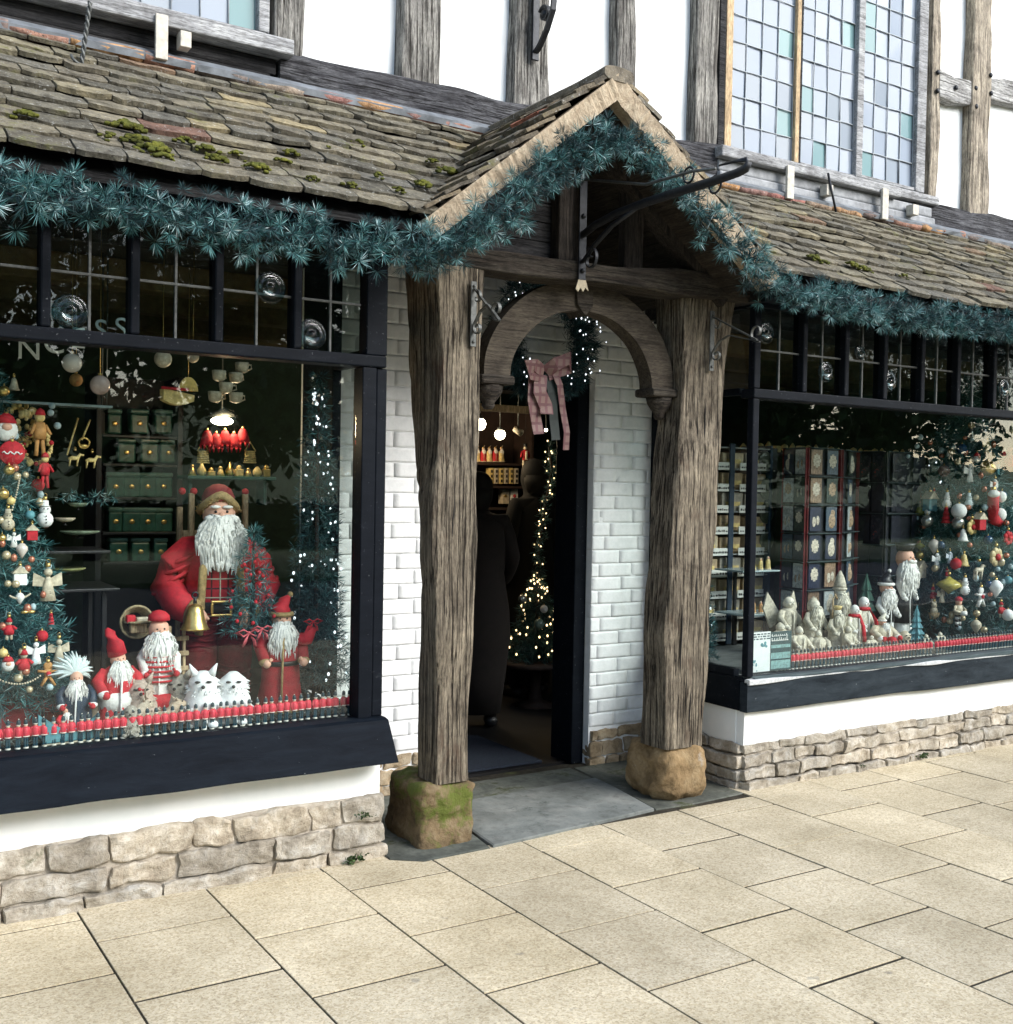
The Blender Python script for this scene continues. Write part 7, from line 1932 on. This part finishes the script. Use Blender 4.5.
# wall shelving in the shop
YS = 7.3
sh = thing('wall_shelving', 'dark shelving with small goods inside the shop, seen through the doorway', 'shelving', (at(500,600,YS).x, YS, 0))
X0, X1 = at(470, 500, YS).x, at(530, 500, YS).x
p = MB()
for py in (463, 486, 508, 531, 551, 568, 589): z = at(500, py, YS).z; p.cbox(X0, X1, YS, YS+.25, z-.018, z, .003)
p.build('shelf_board', M['brown'], sh)
p = MB(); p.cbox(X0-.03, X0-.002, YS, YS+.27, .01, 2.1); p.cbox(X1+.002, X1+.03, YS, YS+.27, .01, 2.1); p.cbox(X0, X1, YS+.255, YS+.27, .01, 2.1); p.build('frame', M['brown'], sh)
def goods(px0, px1, py, hp, n, mats, lab, grp, name='small_gift', Yg=YS+.08, holes=False):
    for i in range(n):
        px = px0+(px1-px0)*(i+.5)/n; P = at(px, py, Yg); s_ = 1/PXM(P); w = (px1-px0)/n*s_*.5
        t = thing(name, lab+', '+['first','second','third','fourth','fifth','sixth','seventh'][i]+' from the left', 'gift', P, 0, grp)
        p = MB(); w_ = max(.012, min(w*.85*1.05, .07)); p.cbox(-w_, w_, -.03, .03, 0.001, hp*s_, .003); p.build('body', mats[i % len(mats)], t, False)
        p = MB()
        if holes:
            for r_ in range(3):
                for c in range(1): p.cbox(-w_*.45, w_*.45, -.0345, -.0305, hp*s_*(.1+.3*r_), hp*s_*(.28+.3*r_), .001)
            p.build('window_hole', black, t, False)
        else:
            p.ball((0,-.03,hp*s_*.55), w_*.5,1,.3,1,8); p.build('motif', red if i % 2 else gold, t, False)
goods(487, 517, 484, 16, 6, [yell, cream], 'pale lit model house on the shelf inside the doorway', 'model houses on a shop shelf', 'model_house', holes=True)
goods(499, 517, 504, 15, 2, [cream, white], 'framed picture card on the shelf below the model houses', 'picture cards in the shop')
goods(503, 515, 530, 11, 2, [red, cream], 'small red and cream pack low on the shop shelving', 'packs on the shop shelving')
goods(497, 508, 551, 16, 1, [cream], 'cream advent house on the shop shelving', 'advent houses')
goods(497, 519, 568, 9, 3, [grey, cream], 'small grey parcel low on the shop shelving', 'grey parcels')
goods(495, 519, 588, 9, 3, [navy, grey], 'dim boxed item on the lowest shop shelf', 'dim boxed items')
q = random.Random(71)
for i, px in enumerate((477, 483, 489, 495, 501)):
    P = at(px, 462, YS+.06); h = 16/PXM(P); robed('toy_figure', 'little red and cream toy figure on the top shop shelf, '+['first','second','third','fourth','fifth'][i]+' from the left', 'figurine', P, h, red if i % 2 else yell, cream, gold, True, None, 'cone', None, 0, .4, 'toy figures on the top shop shelf', random.Random(i), arms=False)
P = at(525, 468, 6.9); h = 25/PXM(P)
t = thing('hanging_nutcracker', 'white and red nutcracker hanging in the middle of the doorway view', 'nutcracker', P)
p = MB(); p.lathe([(h*.12,h*.3),(h*.14,h*.5),(h*.13,h*.68),(h*.05,h*.74)], (0,0,0), 12, 0, 1,.7)
for k in (-1,1): p.tube([(k*h*.14,0,h*.66),(k*h*.2,0,h*.42)], h*.045, 6)
p.build('coat', red, t, False)
p = MB(); p.lathe([(h*.05,h*.32),(h*.06,h*.5),(h*.05,h*.68)], (0,-h*.09,0), 8)
for k in (-1,1): p.tube([(k*h*.07,0,h*.32),(k*h*.07,0,0)], h*.055, 7)
p.build('white_trousers', cream, t, False)
p = MB(); p.ball((0,0,h*.8), h*.08); p.build('head', cream, t, False); p = MB(); p.lathe([(h*.08,h*.85),(h*.09,h*.98)], (0,0,0), 10); p.build('hat', black, t, False); p = MB(); p.tube([(0,0,h*.98),(0,0,2.5-P.z)], .0015, 4); p.build('cord', black, t, False)
# door mat
t = thing('door_mat', 'dark blue door mat just inside the open shop door', 'door mat', (3.06, 5.25, .004)); p = MB(); p.cbox(2.72, 3.40, 4.95, 5.65, .006, .02, .004); p.build('mat', pm('dark_blue_mat', (.018,.025,.04), .95, .4, 80, 0, .8), t)
# lower furniture: cardboard carton
P = at(508, 655, 6.9); t = thing('brown_carton', 'plain brown carton standing on the shop floor beyond the doorway', 'carton', (P.x, 7.0, .006)); p = MB(); p.cbox(-.16,.16,-.16,.16,0,.55,.004); p.build('carton_body', pm('dim_carton', (.10,.08,.05), .8, .3, 20), t, False); p = MB(); p.cbox(-.16,.16,-.03,.03,.5505,.5535,.001); p.build('tape', M['tanwood'], t, False)

# ---- people inside the shop, seen from behind in dark coats
def skinmesh(name, nodes, edges, mat, parent, sub=2):
    me = bpy.data.meshes.new(name); me.from_pydata([n[0] for n in nodes], edges, []); o = bpy.data.objects.new(name, me); COL.objects.link(o)
    md = o.modifiers.new('skin', 'SKIN'); 
    if not me.skin_vertices: 
        bpy.context.view_layer.objects.active = o
    for i, n in enumerate(nodes):
        sv = me.skin_vertices[0].data[i]; sv.radius = (n[1], n[2] if len(n) > 2 else n[1])
    me.skin_vertices[0].data[0].use_root = True
    md.use_smooth_shade = True; ss = o.modifiers.new('sub', 'SUBSURF'); ss.levels = sub; ss.render_levels = sub
    me.materials.append(mat); o.parent = parent; return o
def person(label, loc, rz, H_, coat, hairm, bag=False):
    t = thing('person', label, 'person', loc, rz); k = H_/1.7
    N_ = [((0,0,.93),.15,.11),((0,0,1.12),.13,.10),((0,0,1.32),.16,.11),((0,0,1.44),.10,.08),((0,-.01,1.50),.055,.055),((0,-.02,1.58),.085,.095),((0,-.02,1.66),.075,.085),
          ((.17,0,1.40),.07,.07),((.24,.01,1.15),.055,.055),((.22,-.10,.95),.045,.045),((.215,-.15,.88),.035,.045),
          ((-.17,0,1.40),.07,.07),((-.24,.01,1.15),.055,.055),((-.20,-.14,1.0),.045,.045),((-.17,-.2,.98),.035,.045),
          ((.09,0,.85),.10,.10),((.10,-.01,.50),.065,.07),((.10,.02,.10),.045,.05),((.105,-.10,.045),.045,.035),
          ((-.09,0,.85),.10,.10),((-.10,.0,.50),.065,.07),((-.10,.04,.10),.045,.05),((-.105,-.08,.045),.045,.035)]
    N_ = [((a[0][0]*k, a[0][1]*k, a[0][2]*k), a[1]*k, a[2]*k) for a in N_]
    E_ = [(0,1),(1,2),(2,3),(3,4),(4,5),(5,6),(2,7),(7,8),(8,9),(9,10),(2,11),(11,12),(12,13),(13,14),(0,15),(15,16),(16,17),(17,18),(0,19),(19,20),(20,21),(21,22)]
    skinmesh('body', N_, E_, coat, t)
    p = MB(); p.lathe([(.17*k,.10*k),(.20*k,.34*k),(.23*k,.62*k),(.22*k,.8*k),(.18*k,1.05*k),(.20*k,1.25*k),(.19*k,1.38*k),(.10*k,1.46*k)], (0,0,0), 20, 0, 1, .7); p.build('coat', coat, t, False)
    p = MB(); p.ball((0,.012*k,1.635*k), .10*k, .95,1,1.08,16); p.lathe([(.06*k,1.48*k),(.09*k,1.56*k),(.095*k,1.62*k)], (0,.03*k,0), 14); p.build('hair', hairm, t, False)
    p = MB()
    for s_, c in ((1,(.215,-.165,.87)), (-1,(-.17,-.215,.975))):
        c = Vector(c)*k; p.ball(c, .036*k, .8,.6,1.1,10)
        for f_ in range(4): p.tube([c+Vector((-.022+f_*.015,-.01,-.03))*k, c+Vector((-.022+f_*.015,-.022,-.062+abs(f_-1.5)*.004))*k, c+Vector((-.022+f_*.014,-.012,-.085+abs(f_-1.5)*.006))*k], [.009*k,.0085*k,.006*k], 7)
        p.tube([c+Vector((-s_*.028,0,.0))*k, c+Vector((-s_*.045,-.02,-.03))*k], [.011*k,.008*k], 7)
    p.build('hand', skin, t, False)
    for sx_, sy_ in ((.105, -.10), (-.105, -.08)):
        p = MB(); p.tube([(sx_*k,(sy_+.13)*k,.045*k),(sx_*k,sy_*k,.04*k),(sx_*k*1.05,(sy_-.09)*k,.03*k)], [.045*k,.048*k,.035*k], 10, 0, True, .8); p.build('shoe', black, t, False)
    return t
coatm = pm('near_black_coat', (.002,.002,.0025), .9, .3, 20); coat2 = pm('dark_brown_coat', (.010,.006,.005), .9, .3, 20); hair = pm('dark_hair', (.003,.0025,.002), .8, .4, 60)
P = at(533, 480, 6.6); person('person in a black coat seen from behind inside the shop doorway', (P.x, 6.6, .006), PI+.2, 1.66, coatm, hair)
P = at(487, 520, 5.9); person('person in a dark brown coat inside the shop, half hidden by the left post', (P.x-.06, 5.9, .006), PI-.5, 1.55, coat2, hair)

# ================================================================== SMALL GREENERY AT THE FOOT OF THE WALLS
def weed(px, py, Y, s_, label, n=60, seed=1):
    P = at(px, py, Y); t = thing('weed', label, 'plant', P, 0, 'weeds rooted in the stone joints'); q = random.Random(seed); p = MB()
    for _ in range(n):
        c = Vector((q.gauss(0,.5)*s_, -abs(q.gauss(0,.2))*s_, q.uniform(0,.5)*s_)); d_ = rvec(q); d_.y = -abs(d_.y); w = d_.cross(rvec(q)).normalized()*s_*.12; L_ = s_*q.uniform(.2,.4)
        p.add([c, c+d_*L_*.5+w, c+d_*L_, c+d_*L_*.5-w], [(0,1,2,3)])
    p.build('leaves', M['leaf'], t, False); p = MB()
    for _ in range(7): p.tube([(q.uniform(-.2,.2)*s_,.01,0),(q.uniform(-.4,.4)*s_,-.01,s_*.4)], s_*.015, 4)
    p.build('stem', M['leaf'], t, False)
weed(352, 862, 4.0, .05, 'tuft of green weed on the pavement at the right foot of the left stone plinth', 90, 1)
weed(365, 817, 4.02, .035, 'small weed growing high in the joints near the right end of the left stone plinth', 50, 2)
weed(922, 757, 4.0, .045, 'low green weed at the foot of the right stone plinth', 70, 3)
weed(860, 768, 4.0, .03, 'small weed at the foot of the right plinth, left of the larger one', 40, 4)
P = at(478, 796, 4.0); t = thing('fallen_leaf', 'small orange fallen leaf on the slate step beside the left post', 'leaf', (P.x, 4.2, .016)); p = MB()
p.add([(-.02,0,.001),(0,-.012,.006),(.022,0,.002),(0,.013,.004),(-.02,0,-.001),(0,-.012,.004),(.022,0,0),(0,.013,.002)], [(0,1,2,3),(7,6,5,4)]); p.build('blade', orange, t, False)
p = MB(); p.tube([(.02,0,.002),(.035,.004,.004)], .001, 4); p.build('stem', M['brown'], t, False)

# ================================================================== STREET BEHIND THE CAMERA (seen only in the glass)
g = MB(); g.add([(-60,-9,-.2),(80,-9,-.2),(80,-9,-.05),(-60,-9,-.05),(-60,-20,0),(80,-20,0),(-60,-70,7),(80,-70,7),(-60,-70,-.2),(80,-70,-.2)], [(0,1,2,3),(3,2,5,4),(4,5,7,6),(6,7,9,8),(8,9,1,0)]); g.build('grass_bank', pm('grass', (.07,.12,.035), .95, .4, 4), kind='structure')
def bigtree(x, y, h, r, seed):
    q = random.Random(seed); t = thing('street_tree', 'broad leafy tree across the street, mirrored in the shop glass', 'tree', (x, y, -.1), 0, 'trees across the street')
    tr = MB(); tr.tube([(x,y,-.1),(x+.1,y,h*.3),(x,y+.1,h*.6),(x,y,h*.85)], [.28,.2,.14,.04], 10)
    for k in range(7):
        a = q.uniform(0, 2*PI); z = h*q.uniform(.25,.6); tr.tube([(x,y,z),(x+math.cos(a)*r*.4,y+math.sin(a)*r*.4,z+h*.12),(x+math.cos(a)*r*.8,y+math.sin(a)*r*.8,z+h*.2)], [.09,.06,.02], 7)
    tr.build('trunk', M['brown'], t)
    mb = MB()
    cl = [Vector((x+q.uniform(-1,1)*r*.8, y+q.uniform(-1,1)*r*.7, h*q.uniform(.27,1))) for _ in range(85)]
    for c in cl:
        for _ in range(130):
            P = c + rvec(q)*q.uniform(.1,1)*r*.27; d_ = rvec(q)*.17; e_ = rvec(q)*.10
            mb.add([P-d_, P+e_, P+d_, P-e_], [(0,1,2,3)])
    mb.build('crown', M['leaf'], t)
for i, (x, y, h, r_) in enumerate(((-6,-13,8,3.6),(-.5,-14,7.5,3.4),(4.5,-13.5,8.5,3.8),(10,-14,8,3.6),(15.5,-13,8,3.6),(21,-14,8,3.8),(27,-14,8,3.8))): bigtree(x, y, h, r_, i+5)
t = thing('hedge', 'long clipped hedge added across the street to hide low sky from the glass', 'hedge', (10,-17,-.1)); mb = MB(); q = random.Random(2)  # unseen hedge added to keep bright sky gaps out of the reflections
core = MB(); core.box(-22, 44, -18.3, -17.3, -.1, 1.0); core.build('inner_branches', pm('hedge_core', (.012,.022,.008), .9, .4, 3), t)
for _ in range(7000):
    P = Vector((q.uniform(-22,44), -17.3+q.uniform(-.05,.25), q.uniform(-.1,1.15))); d_ = rvec(q)*.13; e_ = rvec(q)*.07; mb.add([P-d_, P+e_, P+d_, P-e_], [(0,1,2,3)])
mb.build('foliage', M['leaf'], t)

# ================================================================== LIGHT
w = bpy.data.worlds.new('World'); sc.world = w; w.use_nodes = True; nt = w.node_tree
sky = nt.nodes.new('ShaderNodeTexSky'); sky.sky_type = 'NISHITA'; sky.sun_disc = False
SE, SA = math.radians(30), math.radians(-56)   # sun azimuth measured from +x: in front of the facade, to the right
sdir = Vector((math.cos(SA)*math.cos(SE), math.sin(SA)*math.cos(SE), math.sin(SE)))
sky.sun_elevation = SE; sky.sun_rotation = math.atan2(sdir.x, sdir.y); sky.dust_density = 1.0; sky.air_density = 1.0
hs = nt.nodes.new('ShaderNodeHueSaturation'); hs.inputs['Saturation'].default_value = .8; nt.links.new(sky.outputs[0], hs.inputs['Color']); nt.links.new(hs.outputs[0], nt.nodes['Background'].inputs[0]); nt.nodes['Background'].inputs[1].default_value = .15
l = bpy.data.lights.new('sun', 'SUN'); l.energy = 2.85; l.angle = math.radians(42); l.color = (1,.98,.95)
lo = bpy.data.objects.new('sun', l); COL.objects.link(lo); lo.rotation_euler = (-sdir).to_track_quat('-Z', 'Y').to_euler()
def lamp(name, loc, e, c=(1,.75,.45), r_=.05):
    l = bpy.data.lights.new(name, 'POINT'); l.energy = e; l.color = c; l.shadow_soft_size = r_; o = bpy.data.objects.new(name, l); COL.objects.link(o); o.location = loc
P = at(479.5,424,6.6); lamp('lamp_light', P+Vector((-.1,.35,-.10)), 3.5)
P = at(500,434.5,6.6); lamp('lamp_light', P+Vector((0,.4,-.10)), 2.5)
P = at(222,421,4.8); lamp('lamp_light', P-Vector((0,.09,.0)), 2.0)
sc.view_settings.view_transform = 'Standard'; sc.view_settings.look = 'None'; sc.view_settings.gamma = 1
sc.view_settings.exposure = 1.26
sc.cycles.max_bounces = 8; sc.cycles.transparent_max_bounces = 16; sc.cycles.caustics_reflective = False; sc.cycles.caustics_refractive = False
sc.cycles.sample_clamp_indirect = 4
